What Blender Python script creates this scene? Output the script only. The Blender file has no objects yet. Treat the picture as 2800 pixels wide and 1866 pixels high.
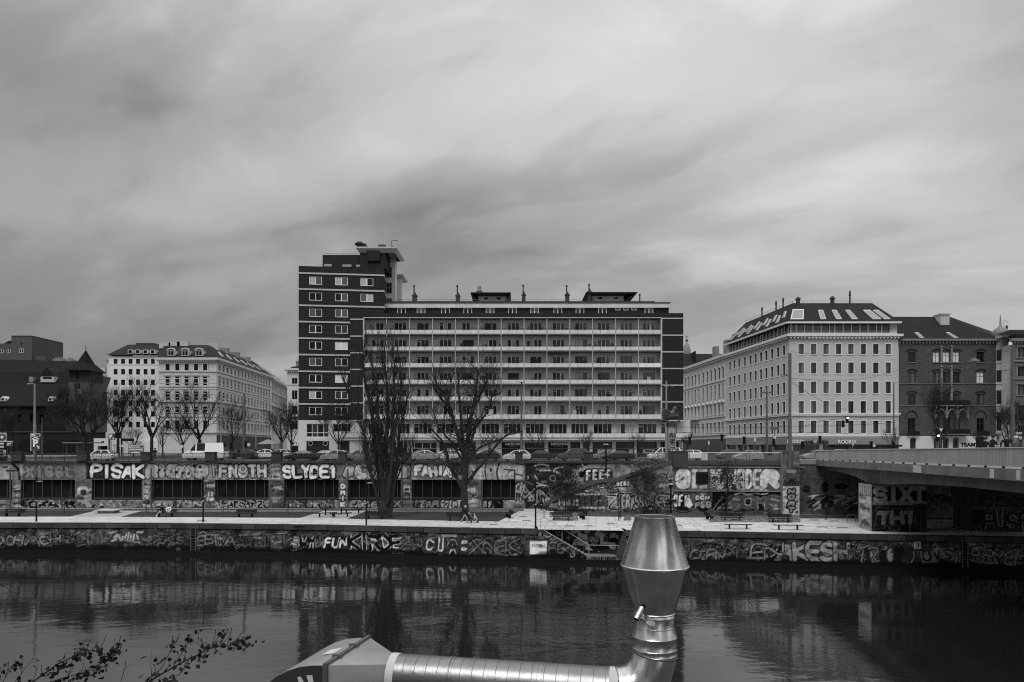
import bpy,bmesh,math,random
import numpy as np
from mathutils import Vector,Matrix
R=math.radians
random.seed(7)
F=24.0/36.0*2800.0          # focal length in photo pixels
EYE=7.9                         # eye height over the promenade (z = 0)
scene=bpy.context.scene
C=scene.collection

# ---------------------------------------------------------------- camera
cam_d=bpy.data.cameras.new('camera');cam=bpy.data.objects.new('camera',cam_d);C.objects.link(cam)
cam_d.lens=24;cam_d.sensor_width=36;cam_d.sensor_fit='HORIZONTAL'
cam_d.shift_y=(1222-933)/2800.0
cam_d.clip_start=0.1;cam_d.clip_end=6000
cam.location=(0,0,EYE);cam.rotation_euler=(R(90),0,0)
scene.camera=cam

# ---------------------------------------------------------------- sky and light
SUN_EL,SUN_AZ=R(56),R(205)
w=bpy.data.worlds.new('World');scene.world=w;w.use_nodes=True
nt=w.node_tree;nt.nodes.clear()
def N(t,**k):
    n=nt.nodes.new(t)
    for a,b in k.items():setattr(n,a,b)
    return n
def L(a,b):nt.links.new(a,b)
def M(op,a,b=None,c=None):
    n=N('ShaderNodeMath',operation=op)
    for i,x in enumerate((a,b,c)):
        if x is None:continue
        if isinstance(x,(int,float)):n.inputs[i].default_value=x
        else:L(x,n.inputs[i])
    return n.outputs[0]
def ramp(x,pts,interp='LINEAR'):
    n=N('ShaderNodeValToRGB');n.color_ramp.interpolation=interp
    el=n.color_ramp.elements
    while len(el)>1:el.remove(el[-1])
    el[0].position=pts[0][0];el[0].color=(pts[0][1],)*3+(1,)
    for p,v in pts[1:]:
        e=el.new(p);e.color=(v,)*3+(1,)
    L(x,n.inputs[0]);return n.outputs[0]
tc=N('ShaderNodeTexCoord');sx=N('ShaderNodeSeparateXYZ');L(tc.outputs['Generated'],sx.inputs[0])
dx,dy,dz=sx.outputs
zc=M('MAXIMUM',dz,0.0)
den=M('ADD',zc,0.30)
px,py=M('DIVIDE',dx,den),M('DIVIDE',dy,den)
def noise(scale,detail,rough,ang,s1,s2,off,dist=0.0):   # noise on the cloud layer, drawn out along a compass direction
    ca,sa=math.cos(R(ang)),math.sin(R(ang))
    a=M('ADD',M('MULTIPLY',px,ca),M('MULTIPLY',py,sa));b=M('SUBTRACT',M('MULTIPLY',py,ca),M('MULTIPLY',px,sa))
    c=N('ShaderNodeCombineXYZ');L(M('ADD',M('MULTIPLY',a,s1),off),c.inputs[0]);L(M('MULTIPLY',b,s2),c.inputs[1])
    n=N('ShaderNodeTexNoise');L(c.outputs[0],n.inputs['Vector'])
    n.inputs['Scale'].default_value=scale;n.inputs['Detail'].default_value=detail
    n.inputs['Roughness'].default_value=rough;n.inputs['Distortion'].default_value=dist
    return n.outputs['Fac']
big=noise(0.9,3,0.5,153,0.5,1.0,3.1,0.5)
mid=noise(2.2,5,0.5,150,0.6,1.0,6.4,0.9)
fin=noise(5.5,6,0.55,147,0.6,1.1,1.7,0.9)
cl=M('ADD',M('MULTIPLY',big,0.56),M('ADD',M('MULTIPLY',mid,0.34),M('MULTIPLY',fin,0.13)))
cloud=ramp(cl,[(0.40,0.20),(0.48,0.265),(0.55,0.335),(0.64,0.43)],'EASE')
# thinner cloud towards the right and overhead: an overcast sky is brighter at the zenith
side=M('ADD',0.97,M('MULTIPLY',dx,0.30))
zen=M('ADD',0.86,M('MULTIPLY',M('POWER',zc,0.8),0.62))
zen2=M('ADD',zen,M('MULTIPLY',M('MAXIMUM',M('SUBTRACT',dz,0.56),0.0),6.0))  # unseen sky overhead brightened further as added light on the scene
back=M('ADD',1.0,M('MULTIPLY',M('MAXIMUM',M('MULTIPLY',dy,-1.0),0.0),0.25))  # unseen sky behind the camera raised as added light
# cloud masses of this sky, with lens vignette put in at both top corners: (column, row) of the centre as seen due ahead, half widths, tilt, strength
ahead=M('MAXIMUM',dy,0.05);tx,tz=M('DIVIDE',dx,ahead),M('DIVIDE',dz,ahead)
acc=1.0
for cu,cvv,ru,rv,an,am in((1500,170,520,300,20,.26),(2200,560,480,110,24,.20),(720,470,520,90,14,.10),(1000,100,260,140,20,.10),(2500,130,320,200,20,.12),(1750,520,260,60,25,.08),
        (230,240,420,110,-18,-.08),(1330,530,560,75,19,-.12),(1800,410,230,60,24,-.12),(800,650,520,45,8,-.14),(100,640,380,60,0,-.08),(2700,330,260,130,30,-.10),(1330,612,220,16,13,-.09),(650,750,320,22,6,-.10),(1400,760,500,60,6,-.10),(2150,900,700,100,0,-.10),(0,880,500,160,0,-.08),(1480,250,200,60,15,-.10),(2450,700,360,28,20,-.07),(0,0,460,300,0,-.24),(2800,0,360,300,0,-.2),(2350,330,400,36,22,-.08),(450,560,260,40,-10,.07)):
    a0,b0=(cu-1400)/F,(1222-cvv)/F;ca,sa=math.cos(R(an)),math.sin(R(an));U_,V_2=M('SUBTRACT',tx,a0),M('SUBTRACT',tz,b0)
    U_=M('ADD',U_,M('MULTIPLY',M('SUBTRACT',mid,.5),.55));V_2=M('ADD',V_2,M('MULTIPLY',M('SUBTRACT',big,.5),.35))
    p_=M('DIVIDE',M('ADD',M('MULTIPLY',U_,ca),M('MULTIPLY',V_2,sa)),ru/F);q_=M('DIVIDE',M('SUBTRACT',M('MULTIPLY',V_2,ca),M('MULTIPLY',U_,sa)),rv/F)
    e_=M('POWER',2.718,M('MULTIPLY',M('ADD',M('MULTIPLY',p_,p_),M('MULTIPLY',q_,q_)),-1.0));acc=M('ADD',acc,M('MULTIPLY',e_,am*1.15))
cloud=M('MULTIPLY',cloud,acc)
# bright and dark bands added to the unseen sky behind, to streak the duct's reflections
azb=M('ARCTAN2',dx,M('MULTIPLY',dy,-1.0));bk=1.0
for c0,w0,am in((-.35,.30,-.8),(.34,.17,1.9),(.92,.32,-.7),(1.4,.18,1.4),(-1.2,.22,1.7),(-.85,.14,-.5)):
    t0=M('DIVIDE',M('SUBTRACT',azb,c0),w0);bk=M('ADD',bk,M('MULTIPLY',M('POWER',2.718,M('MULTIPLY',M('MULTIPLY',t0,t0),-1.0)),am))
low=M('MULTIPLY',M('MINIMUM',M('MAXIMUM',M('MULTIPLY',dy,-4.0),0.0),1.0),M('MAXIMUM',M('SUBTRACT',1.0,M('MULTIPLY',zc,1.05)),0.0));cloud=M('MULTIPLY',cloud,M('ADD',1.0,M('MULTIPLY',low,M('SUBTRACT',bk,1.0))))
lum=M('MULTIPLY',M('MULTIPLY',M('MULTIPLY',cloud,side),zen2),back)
sky=N('ShaderNodeTexSky',sky_type='NISHITA',sun_disc=False,sun_elevation=SUN_EL,sun_rotation=SUN_AZ)
bw=N('ShaderNodeRGBToBW');L(sky.outputs[0],bw.inputs[0])
bg1=N('ShaderNodeBackground');L(bw.outputs[0],bg1.inputs[0]);bg1.inputs[1].default_value=0.05
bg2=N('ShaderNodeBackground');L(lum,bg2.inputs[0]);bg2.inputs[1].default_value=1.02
mx=N('ShaderNodeMixShader');mx.inputs[0].default_value=0.93
L(bg1.outputs[0],mx.inputs[1]);L(bg2.outputs[0],mx.inputs[2])
wo=N('ShaderNodeOutputWorld');L(mx.outputs[0],wo.inputs[0])

sd=bpy.data.lights.new('sun','SUN');sun=bpy.data.objects.new('sun',sd);C.objects.link(sun)
sd.energy=1.5;sd.angle=R(30);sd.color=(1,1,1)
sdir=Vector((math.sin(SUN_AZ)*math.cos(SUN_EL),math.cos(SUN_AZ)*math.cos(SUN_EL),math.sin(SUN_EL)))
sun.rotation_euler=sdir.to_track_quat('Z','Y').to_euler()
vs=scene.view_settings;vs.view_transform='Standard';vs.look='None';vs.exposure=0.45;vs.gamma=1.0
scene.cycles.max_bounces=6;scene.cycles.transparent_max_bounces=6
scene.cycles.use_denoising=False;scene.cycles.filter_width=1.1

# ---------------------------------------------------------------- helpers
def W(u,v,D):return Vector(((u-1400)/F*D,D,EYE+(1222-v)/F*D))
def X(u,D):return(u-1400)/F*D
def Z(v,D):return EYE+(1222-v)/F*D
def G(u,v,z=0.0):                # the point of the level plane z seen at (u, v)
    D=(EYE-z)*F/(v-1222.0);return Vector((X(u,D),D,z))

MATS={}
def mat(name,base=0.3,rough=0.8,var=0.18,scale=3.0,streak=0.0,metal=0.0,bump=0.0,spec=0.12,attr=None,fine=0.06):
    if name in MATS:return MATS[name]
    m=bpy.data.materials.new(name);m.use_nodes=True;t=m.node_tree;MATS[name]=m
    b=t.nodes['Principled BSDF']
    b.inputs['Roughness'].default_value=rough;b.inputs['Metallic'].default_value=metal
    b.inputs['Specular IOR Level'].default_value=spec
    geo=t.nodes.new('ShaderNodeNewGeometry')
    def nz(sc,det,scl):
        mp=t.nodes.new('ShaderNodeMapping');mp.inputs['Scale'].default_value=scl
        t.links.new(geo.outputs['Position'],mp.inputs[0])
        n=t.nodes.new('ShaderNodeTexNoise');n.inputs['Scale'].default_value=sc;n.inputs['Detail'].default_value=det
        n.inputs['Roughness'].default_value=0.62
        t.links.new(mp.outputs[0],n.inputs['Vector']);return n.outputs['Fac']
    def mth(op,a,bb):
        n=t.nodes.new('ShaderNodeMath');n.operation=op
        for i,x in enumerate((a,bb)):
            if isinstance(x,(int,float)):n.inputs[i].default_value=x
            else:t.links.new(x,n.inputs[i])
        return n.outputs[0]
    f=nz(1.0/scale,5,(1,1,1))
    k=mth('ADD',1.0-var,mth('MULTIPLY',f,2*var))
    if streak:
        s=nz(0.9,4,(1,1,0.09));k=mth('MULTIPLY',k,mth('ADD',1.0-streak,mth('MULTIPLY',s,2*streak)))
    if fine:
        s=nz(7.0,3,(1,1,1));k=mth('MULTIPLY',k,mth('ADD',1.0-fine,mth('MULTIPLY',s,2*fine)))
    if attr:
        a=t.nodes.new('ShaderNodeAttribute');a.attribute_name=attr;k=mth('MULTIPLY',k,a.outputs['Fac'])
    else:k=mth('MULTIPLY',k,base)
    t.links.new(k,b.inputs['Base Color'])
    if bump:
        bn=t.nodes.new('ShaderNodeBump');bn.inputs['Strength'].default_value=bump;bn.inputs['Distance'].default_value=0.05
        t.links.new(nz(5.0,4,(1,1,1)),bn.inputs['Height']);t.links.new(bn.outputs[0],b.inputs['Normal'])
    return m
def brickmat(name,base,mortar,bw_,bh,off=0.5,rough=0.75,msize=0.02,var=0.25,contrast=0.25,big=0.0):
    m=mat(name,base,rough,var)
    t=m.node_tree;b=t.nodes['Principled BSDF']
    geo=t.nodes.new('ShaderNodeNewGeometry');s=t.nodes.new('ShaderNodeSeparateXYZ');t.links.new(geo.outputs['Position'],s.inputs[0])
    a=t.nodes.new('ShaderNodeMath');a.operation='ADD';t.links.new(s.outputs[0],a.inputs[0]);t.links.new(s.outputs[1],a.inputs[1])
    c=t.nodes.new('ShaderNodeCombineXYZ');t.links.new(a.outputs[0],c.inputs[0]);t.links.new(s.outputs[2],c.inputs[1])
    br=t.nodes.new('ShaderNodeTexBrick');t.links.new(c.outputs[0],br.inputs['Vector'])
    br.offset=off;br.inputs['Scale'].default_value=1.0
    br.inputs['Brick Width'].default_value=bw_;br.inputs['Row Height'].default_value=bh
    br.inputs['Mortar Size'].default_value=msize
    g1,g2=base*(1-contrast),base*(1+contrast)
    br.inputs['Color1'].default_value=(g1,g1,g1,1);br.inputs['Color2'].default_value=(g2,g2,g2,1)
    br.inputs['Mortar'].default_value=(mortar,)*3+(1,)
    old=b.inputs['Base Color'].links[0].from_socket
    mu=t.nodes.new('ShaderNodeMix');mu.data_type='RGBA';mu.blend_type='MULTIPLY';mu.inputs[0].default_value=1
    t.links.new(br.outputs['Color'],mu.inputs[6])
    dv=t.nodes.new('ShaderNodeMath');dv.operation='DIVIDE';t.links.new(old,dv.inputs[0]);dv.inputs[1].default_value=base
    t.links.new(dv.outputs[0],mu.inputs[7]);t.links.new(mu.outputs[2],b.inputs['Base Color'])
    return m

class MB:
    def __init__(s,T=None):s.v=[];s.f=[];s.m=[];s.T=T
    def face(s,pts,mi=0):
        i=len(s.v);s.v.extend([tuple(p)for p in pts]);s.f.append(tuple(range(i,i+len(pts))));s.m.append(mi)
    def box(s,x0,x1,y0,y1,z0,z1,mi=0):
        i=len(s.v)
        s.v.extend([(x0,y0,z0),(x1,y0,z0),(x1,y1,z0),(x0,y1,z0),(x0,y0,z1),(x1,y0,z1),(x1,y1,z1),(x0,y1,z1)])
        for q in((0,3,2,1),(4,5,6,7),(0,1,5,4),(1,2,6,5),(2,3,7,6),(3,0,4,7)):
            s.f.append(tuple(i+k for k in q));s.m.append(mi)
    def beam(s,a,b,wd,h,mi=0):          # box section between two points
        a,b=Vector(a),Vector(b);d=(b-a).normalized()
        up=Vector((0,0,1))if abs(d.z)<0.95 else Vector((0,1,0))
        sd_=d.cross(up).normalized()*(wd/2);u2=sd_.cross(d).normalized()*(h/2)
        i=len(s.v)
        for p in(a,b):
            for q in(-sd_-u2,sd_-u2,sd_+u2,-sd_+u2):s.v.append(tuple(p+q))
        for q in((0,1,2,3),(7,6,5,4),(0,4,5,1),(1,5,6,2),(2,6,7,3),(3,7,4,0)):
            s.f.append(tuple(i+k for k in q));s.m.append(mi)
    def tube(s,pts,rad,n=6,mi=0,cap=True):
        pts=[Vector(p)for p in pts]
        if isinstance(rad,(int,float)):rad=[rad]*len(pts)
        base=len(s.v);prev=None
        for k,p in enumerate(pts):
            if k==0:d=pts[1]-p
            elif k==len(pts)-1:d=p-pts[k-1]
            else:d=(pts[k+1]-p).normalized()+(p-pts[k-1]).normalized()
            if d.length<1e-9:d=Vector((0,0,1))
            d.normalize()
            if prev is None:
                a=Vector((1,0,0))if abs(d.x)<0.8 else Vector((0,1,0))
                prev=(a-d*a.dot(d)).normalized()
            else:
                prev=prev-d*prev.dot(d)
                prev=prev.normalized()if prev.length>1e-6 else d.orthogonal().normalized()
            q=d.cross(prev)
            st=1.0
            if 0<k<len(pts)-1:
                c=(pts[k+1]-p).normalized().dot((p-pts[k-1]).normalized());st=min(1.3,1/max(0.3,math.sqrt((1+c)/2)))
            for j in range(n):
                an=2*math.pi*j/n
                s.v.append(tuple(p+(prev*math.cos(an)+q*math.sin(an))*rad[k]*(st if n>8 else 1)))
        for k in range(len(pts)-1):
            for j in range(n):
                a=base+k*n+j;b=base+k*n+(j+1)%n
                s.f.append((a,b,b+n,a+n));s.m.append(mi)
        if cap:
            s.f.append(tuple(base+j for j in range(n))[::-1]);s.m.append(mi)
            e=base+(len(pts)-1)*n;s.f.append(tuple(e+j for j in range(n)));s.m.append(mi)
    def lathe(s,prof,c=(0,0),n=24,mi=0,a0=0.0):   # prof: (r, z)
        base=len(s.v)
        for r,z in prof:
            for j in range(n):
                an=a0+2*math.pi*j/n;s.v.append((c[0]+r*math.cos(an),c[1]+r*math.sin(an),z))
        for k in range(len(prof)-1):
            for j in range(n):
                a=base+k*n+j;b=base+k*n+(j+1)%n
                s.f.append((a,b,b+n,a+n));s.m.append(mi)
        s.f.append(tuple(base+j for j in range(n))[::-1]);s.m.append(mi)
        e=base+(len(prof)-1)*n;s.f.append(tuple(e+j for j in range(n)));s.m.append(mi)
    def prism(s,poly,y0,y1,mi=0):        # poly of (x, z), extruded along y
        i=len(s.v);n=len(poly)
        s.v.extend([(p[0],y0,p[1])for p in poly]);s.v.extend([(p[0],y1,p[1])for p in poly])
        s.f.append(tuple(range(i,i+n)));s.m.append(mi);s.f.append(tuple(range(i+2*n-1,i+n-1,-1)));s.m.append(mi)
        for k in range(n):
            a,b=i+k,i+(k+1)%n;s.f.append((a,a+n,b+n,b));s.m.append(mi)
    def prismz(s,poly,z0,z1,mi=0):
        i=len(s.v);n=len(poly)
        s.v.extend([(p[0],p[1],z0)for p in poly]);s.v.extend([(p[0],p[1],z1)for p in poly])
        s.f.append(tuple(range(i,i+n))[::-1]);s.m.append(mi);s.f.append(tuple(range(i+n,i+2*n)));s.m.append(mi)
        for k in range(n):
            a,b=i+k,i+(k+1)%n;s.f.append((a,b,b+n,a+n));s.m.append(mi)
    def mesh(s,name,mats):
        me=bpy.data.meshes.new(name)
        vv=s.v
        if s.T is not None:vv=[tuple(s.T@Vector(p))for p in vv]
        me.from_pydata(vv,[],s.f)
        if not isinstance(mats,(list,tuple)):mats=[mats]
        for m in mats:me.materials.append(m)
        if len(mats)>1:me.polygons.foreach_set('material_index',s.m)
        me.update();return me
    def build(s,name,mats,parent=None,smooth=False,fix=False):
        me=s.mesh(name,mats)
        if fix:
            bm=bmesh.new();bm.from_mesh(me);bmesh.ops.recalc_face_normals(bm,faces=bm.faces);bm.to_mesh(me);bm.free()
        if smooth:
            me.polygons.foreach_set('use_smooth',[True]*len(me.polygons))
            try:me.set_sharp_from_angle(angle=R(40))
            except Exception:pass
        return link(name,me,parent)
def link(name,data,parent=None,loc=None,rot=None):
    o=bpy.data.objects.new(name,data);C.objects.link(o)
    if loc is not None:o.location=loc
    if rot is not None:o.rotation_euler=rot
    if parent is not None:
        o.parent=parent
        if loc is None and 'wl' in TH.get(parent.name,{}):o.location=-TH[parent.name]['wl']
    return o
TH={}
def tag(o,label=None,cat=None,group=None,kind=None):
    for k,x in(('label',label),('category',cat),('group',group),('kind',kind)):
        if x:o[k]=x
    return o
def thing(name,label,cat,loc=(0,0,0),group=None,rz=0.0,world=True):
    """Empty at the base; with world=True the parts are given in world coordinates."""
    o=bpy.data.objects.new(name,None);C.objects.link(o);o.location=loc;o.rotation_euler=(0,0,rz)
    o.empty_display_size=0.3
    tag(o,label,cat,group)
    if world:TH[o.name]={'wl':Vector(loc)}
    return o
def wloc(parent):                     # world location of a thing and of its parts
    p=Vector((0,0,0))
    return TH[parent.name]['wl']if parent.name in TH else p
def copy_tree(o,parent=None):
    c=o.copy();C.objects.link(c)
    if parent:c.parent=parent
    for ch in list(o.children):copy_tree(ch,c)
    return c
def struct(name,mb,m,smooth=False):
    o=mb.build(name,m,smooth=smooth);o['kind']='structure';return o
def facade(mb,x0,x1,z0,z1,ops,depth=0.25,mi=0,y=0.0,ri=None):
    """wall in the plane y (facing -y) with openings (xa, xb, za, zb) and their reveals"""
    xs=sorted(set([x0,x1]+[o[0]for o in ops]+[o[1]for o in ops]))
    zs=sorted(set([z0,z1]+[o[2]for o in ops]+[o[3]for o in ops]))
    xs=[a for a in xs if x0<=a<=x1];zs=[a for a in zs if z0<=a<=z1]
    for j in range(len(zs)-1):
        zm=(zs[j]+zs[j+1])/2;run=None
        row=[o for o in ops if o[2]<zm<o[3]]
        for i in range(len(xs)-1):
            xm=(xs[i]+xs[i+1])/2
            hole=any(o[0]<xm<o[1]for o in row)
            if not hole and run is None:run=xs[i]
            if hole and run is not None:
                mb.face([(run,y,zs[j]),(xs[i],y,zs[j]),(xs[i],y,zs[j+1]),(run,y,zs[j+1])],mi);run=None
        if run is not None:
            mb.face([(run,y,zs[j]),(xs[-1],y,zs[j]),(xs[-1],y,zs[j+1]),(run,y,zs[j+1])],mi)
    ri=mi if ri is None else ri
    for a,b,c,d in ops:
        e=y+depth
        mb.face([(a,y,c),(a,y,d),(a,e,d),(a,e,c)],ri);mb.face([(b,y,d),(b,y,c),(b,e,c),(b,e,d)],ri)
        mb.face([(a,y,c),(a,e,c),(b,e,c),(b,y,c)],ri);mb.face([(a,y,d),(b,y,d),(b,e,d),(a,e,d)],ri)
WCACHE={}
def glassmat(name,base,spec=0.3,rough=0.06):return mat(name,base,rough,0.3,1.2,spec=spec,fine=0)
GLASS={'d':glassmat('glass_dark',0.007),'m':glassmat('glass_mid',0.035),'g':glassmat('glass_grey',0.09),
         'c':glassmat('glass_curtain',0.40,0.4,0.2),'b':mat('blind_pale',0.6,0.6,0.1)}
FRAMES={'w':mat('frame_white',0.8,0.5,0.08),'d':mat('frame_dark',0.035,0.5,0.1),'g':mat('frame_grey',0.25,0.5,0.1)}
def window(parent,T,ang,x,z,wd,h,bars=(),hbars=(),fr=0.06,tones='d',frame='w',y=0.2,name='window',dep=0.06):
    """casement window: frame (part) and pane (sub-part); x = centre, z = sill height; bars at fractions of the width"""
    key=(round(wd,2),round(h,2),bars,hbars,fr,frame)
    if key not in WCACHE:
        f=MB();a=wd/2
        f.box(-a,-a+fr,0,dep,0,h);f.box(a-fr,a,0,dep,0,h)
        f.box(-a+fr,a-fr,0,dep,0,fr);f.box(-a+fr,a-fr,0,dep,h-fr,h)
        for bx in bars:
            fx,fw=(bx if isinstance(bx,tuple)else(bx,fr*1.3));c=-a+wd*fx
            f.box(c-fw/2,c+fw/2,0.003,dep,fr,h-fr)
        for hb in hbars:
            hz,xa,xb=(hb if isinstance(hb,tuple)else(hb,0,1))
            f.box(-a+fr+(wd-2*fr)*xa,-a+fr+(wd-2*fr)*xb,0.006,dep,h*hz-fr/2,h*hz+fr/2)
        WCACHE[key]=f.mesh(name,FRAMES[frame])
    bf=[0.0]+[b[0]if isinstance(b,tuple)else b for b in bars]+[1.0]
    ts=''.join(tones[i%len(tones)]for i in range(len(bf)-1))
    pk=(round(wd,2),round(h,2),tuple(bf),ts)
    if pk not in WCACHE:
        g=MB();ms=sorted(set(ts));a=wd/2
        for i in range(len(bf)-1):
            xa,xb=-a+wd*bf[i]+(0.02 if i==0 else 0),-a+wd*bf[i+1]-(0.02 if i==len(bf)-2 else 0)
            g.box(xa,xb,dep*0.5,dep*0.5+0.02,0.02,h-0.02,ms.index(ts[i]))
        WCACHE[pk]=g.mesh('pane',[GLASS[c]for c in ms])
    p=T@Vector((x,y,z))-wloc(parent)
    o=link(name,WCACHE[key],parent,loc=p,rot=(0,0,ang))
    q=link('pane',WCACHE[pk],o,loc=(0,0,0))
    return o
def text_mesh(s,size,depth=0.02,bold=0.0,shear=0.0):
    cu=bpy.data.curves.new('t','FONT');cu.body=s;cu.size=size;cu.extrude=depth/2;cu.offset=bold;cu.shear=shear
    cu.align_x='CENTER';cu.align_y='CENTER';cu.resolution_u=3
    o=bpy.data.objects.new('t',cu);C.objects.link(o)
    dg=bpy.context.evaluated_depsgraph_get();dg.update()
    me=bpy.data.meshes.new_from_object(o.evaluated_get(dg));bpy.data.objects.remove(o);return me
def text(s,loc,size,m,parent,rz=0.0,depth=0.02,bold=0.0,shear=0.0,sx=1.0,name='lettering'):
    me=text_mesh(s,size,depth,bold,shear);me.materials.clear();me.materials.append(m)
    me.transform(Matrix.Scale(sx,4,(1,0,0)))
    me.transform(Matrix.Rotation(R(90),4,'X'))
    return link(name,me,parent,loc=Vector(loc)-(wloc(parent)if parent else Vector()),rot=(0,0,rz))

# ================================================================ painted walls (pigment, and a painted shadow line below the embankment coping)
rng=np.random.default_rng(11)
def vnoise(h,w_,sy,sx_,seed):
    r=np.random.default_rng(seed);gy,gx=int(h/sy)+3,int(w_/sx_)+3
    g=r.random((gy,gx));y=np.arange(h)/sy;x=np.arange(w_)/sx_
    y0=y.astype(int);x0=x.astype(int);fy=(y-y0)[:,None];fx=(x-x0)[None,:]
    fy=fy*fy*(3-2*fy);fx=fx*fx*(3-2*fx)
    a=g[y0][:,x0];b=g[y0][:,x0+1];c=g[y0+1][:,x0];d=g[y0+1][:,x0+1]
    return(a*(1-fx)+b*fx)*(1-fy)+(c*(1-fx)+d*fx)*fy
GL={'A':"002640 1232",'B':"00063645443303 3342413000",'C':"4536160501103041",'D':"00062644422000",
'E':"46060040 0333",'F':"000646 0333",'G':"45361605011030414323",'H':"0006 4046 0343",'I':"2026",'J':"3631201001",'K':"0006 460340",
'L':"060040",'M':"0006234640",'N':"00064046",'O':"163645413010010516",'P':"00063645443303",'Q':"163645413010010516 2240",
'R':"00063645443303 2340",'S':"453616050413334241301001",'T':"0646 2620",'U':"060110304146",'V':"062046",'W':"0610233046",
'X':"0046 0640",'Y':"062346 2320",'Z':"06460040",'0':"163645413010010516",'1':"152620",'2':"05163645440040",'3':"0516364544334241301001",
'4':"30360242",'5':"460603334241301001",'6':"36160501103041423303",'7':"064610",'9':"10304145361605041343",
'8':"163645441302011030414233040516",'!':"2622 2020",'-':"1333",'.':"2020",' ':"",'#':"1016 3036 0242 0444"}
def gstrokes(ch):
    out=[]
    for s in GL.get(ch,'').split():
        out.append([(int(s[i])/4.0,int(s[i+1])/6.0)for i in range(0,len(s)-1,2)])
    return out
def chaikin(p,n=2):
    for _ in range(n):
        q=[p[0]]
        for a,b in zip(p[:-1],p[1:]):
            q.append((a[0]*.75+b[0]*.25,a[1]*.75+b[1]*.25));q.append((a[0]*.25+b[0]*.75,a[1]*.25+b[1]*.75))
        q.append(p[-1]);p=q
    return p
class Canvas:
    def __init__(s,u0,u1,v0,v1,base=0.2,res=1.25):
        s.u0,s.v0,s.res=u0,v0,res;s.w=int((u1-u0)/res)+2;s.h=int((v1-v0)/res)+2
        s.A=np.full((s.h,s.w),base)
    def win(s,u0,v0,u1,v1):
        a=max(0,int((u0-s.u0)/s.res));b=min(s.w,int((u1-s.u0)/s.res)+2)
        c=max(0,int((v0-s.v0)/s.res));d=min(s.h,int((v1-s.v0)/s.res)+2)
        if a>=b or c>=d:return None
        U=(np.arange(a,b)*s.res+s.u0)[None,:];V=(np.arange(c,d)*s.res+s.v0)[:,None]
        return(slice(c,d),slice(a,b)),U,V
    def blend(s,sl,al,tone):s.A[sl]=s.A[sl]*(1-al)+tone*al
    def rect(s,u0,v0,u1,v1,tone,a=1.0,soft=0.0,grain=0.0):
        r=s.win(u0-2,v0-2,u1+2,v1+2)
        if r is None:return
        sl,U,V=r
        al=np.clip(np.minimum(np.minimum(U-u0,u1-U),np.minimum(V-v0,v1-V))/max(s.res,soft)+0.5,0,1)*a
        if grain:al=al*np.clip(vnoise(al.shape[0],al.shape[1],6,9,int(u0*7+v0)%9999)*(1+2*grain)-grain+0.35,0,1)
        s.blend(sl,al,tone)
    def ell(s,u,v,ru,rv,tone,a=1.0,ring=None,soft=1.2):
        r=s.win(u-ru-3,v-rv-3,u+ru+3,v+rv+3)
        if r is None:return
        sl,U,V=r;m=min(ru,rv)
        d=(np.sqrt(((U-u)/ru)**2+((V-v)/rv)**2)-1)*m
        if ring:al=np.clip(ring/2-np.abs(d+ring/2)+0.5,0,1)*a
        else:al=np.clip(-d/soft+0.5,0,1)*a
        s.blend(sl,al,tone)
    def poly(s,pts,tone,a=1.0,ol=None,ow=1.2):
        us=[p[0]for p in pts];vs_=[p[1]for p in pts]
        r=s.win(min(us)-3,min(vs_)-3,max(us)+3,max(vs_)+3)
        if r is None:return
        sl,U,V=r;ins=np.zeros(np.broadcast(U,V).shape,bool);dm=np.full(ins.shape,1e9)
        for(x0,y0),(x1,y1)in zip(pts,pts[1:]+pts[:1]):
            with np.errstate(divide='ignore',invalid='ignore'):
                c=((y0>V)!=(y1>V))&(U<(x1-x0)*(V-y0)/((y1-y0)if y1!=y0 else 1e-9)+x0)
            ins^=c;dm=np.minimum(dm,s._seg(U,V,x0,y0,x1,y1))
        sd_=np.where(ins,-dm,dm)
        if ol is not None:s.blend(sl,np.clip(ow-sd_+0.5,0,1)*a,ol)
        s.blend(sl,np.clip(-sd_+0.5,0,1)*a,tone)
    @staticmethod
    def _seg(U,V,x0,y0,x1,y1):
        dx_,dy_=x1-x0,y1-y0;l=dx_*dx_+dy_*dy_+1e-9
        t=np.clip(((U-x0)*dx_+(V-y0)*dy_)/l,0,1);return np.hypot(U-x0-t*dx_,V-y0-t*dy_)
    def stroke(s,lines,th,tone,ol=None,ow=1.5,a=1.0,hi=None,sh=None):
        us=[p[0]for l in lines for p in l];vs_=[p[1]for l in lines for p in l]
        if not us:return
        if ol is not None and ol<0.1:ow=ow*1.5;th=th*.86 if th>2.5 else th
        e=th+ow+4;r=s.win(min(us)-e,min(vs_)-e,max(us)+e,max(vs_)+e)
        if r is None:return
        sl,U,V=r;d=np.full(np.broadcast(U,V).shape,1e9)
        for l in lines:
            if len(l)==1:d=np.minimum(d,np.hypot(U-l[0][0],V-l[0][1]))
            for p,q in zip(l[:-1],l[1:]):d=np.minimum(d,s._seg(U,V,p[0],p[1],q[0],q[1]))
        if sh is not None:
            d2=np.roll(np.roll(d,2,0),2,1);s.blend(sl,np.clip(th+ow-d2+0.5,0,1)*a,sh)
        if ol is not None:s.blend(sl,np.clip(th+ow-d+0.5,0,1)*a,ol)
        if tone is not None:s.blend(sl,np.clip(th-d+0.5,0,1)*a,tone)
        if hi is not None:
            d3=np.roll(np.roll(d,1,0),1,1);s.blend(sl,np.clip(1.0-np.abs(d3-th*0.45),0,1)*0.5*a,hi)
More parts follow.
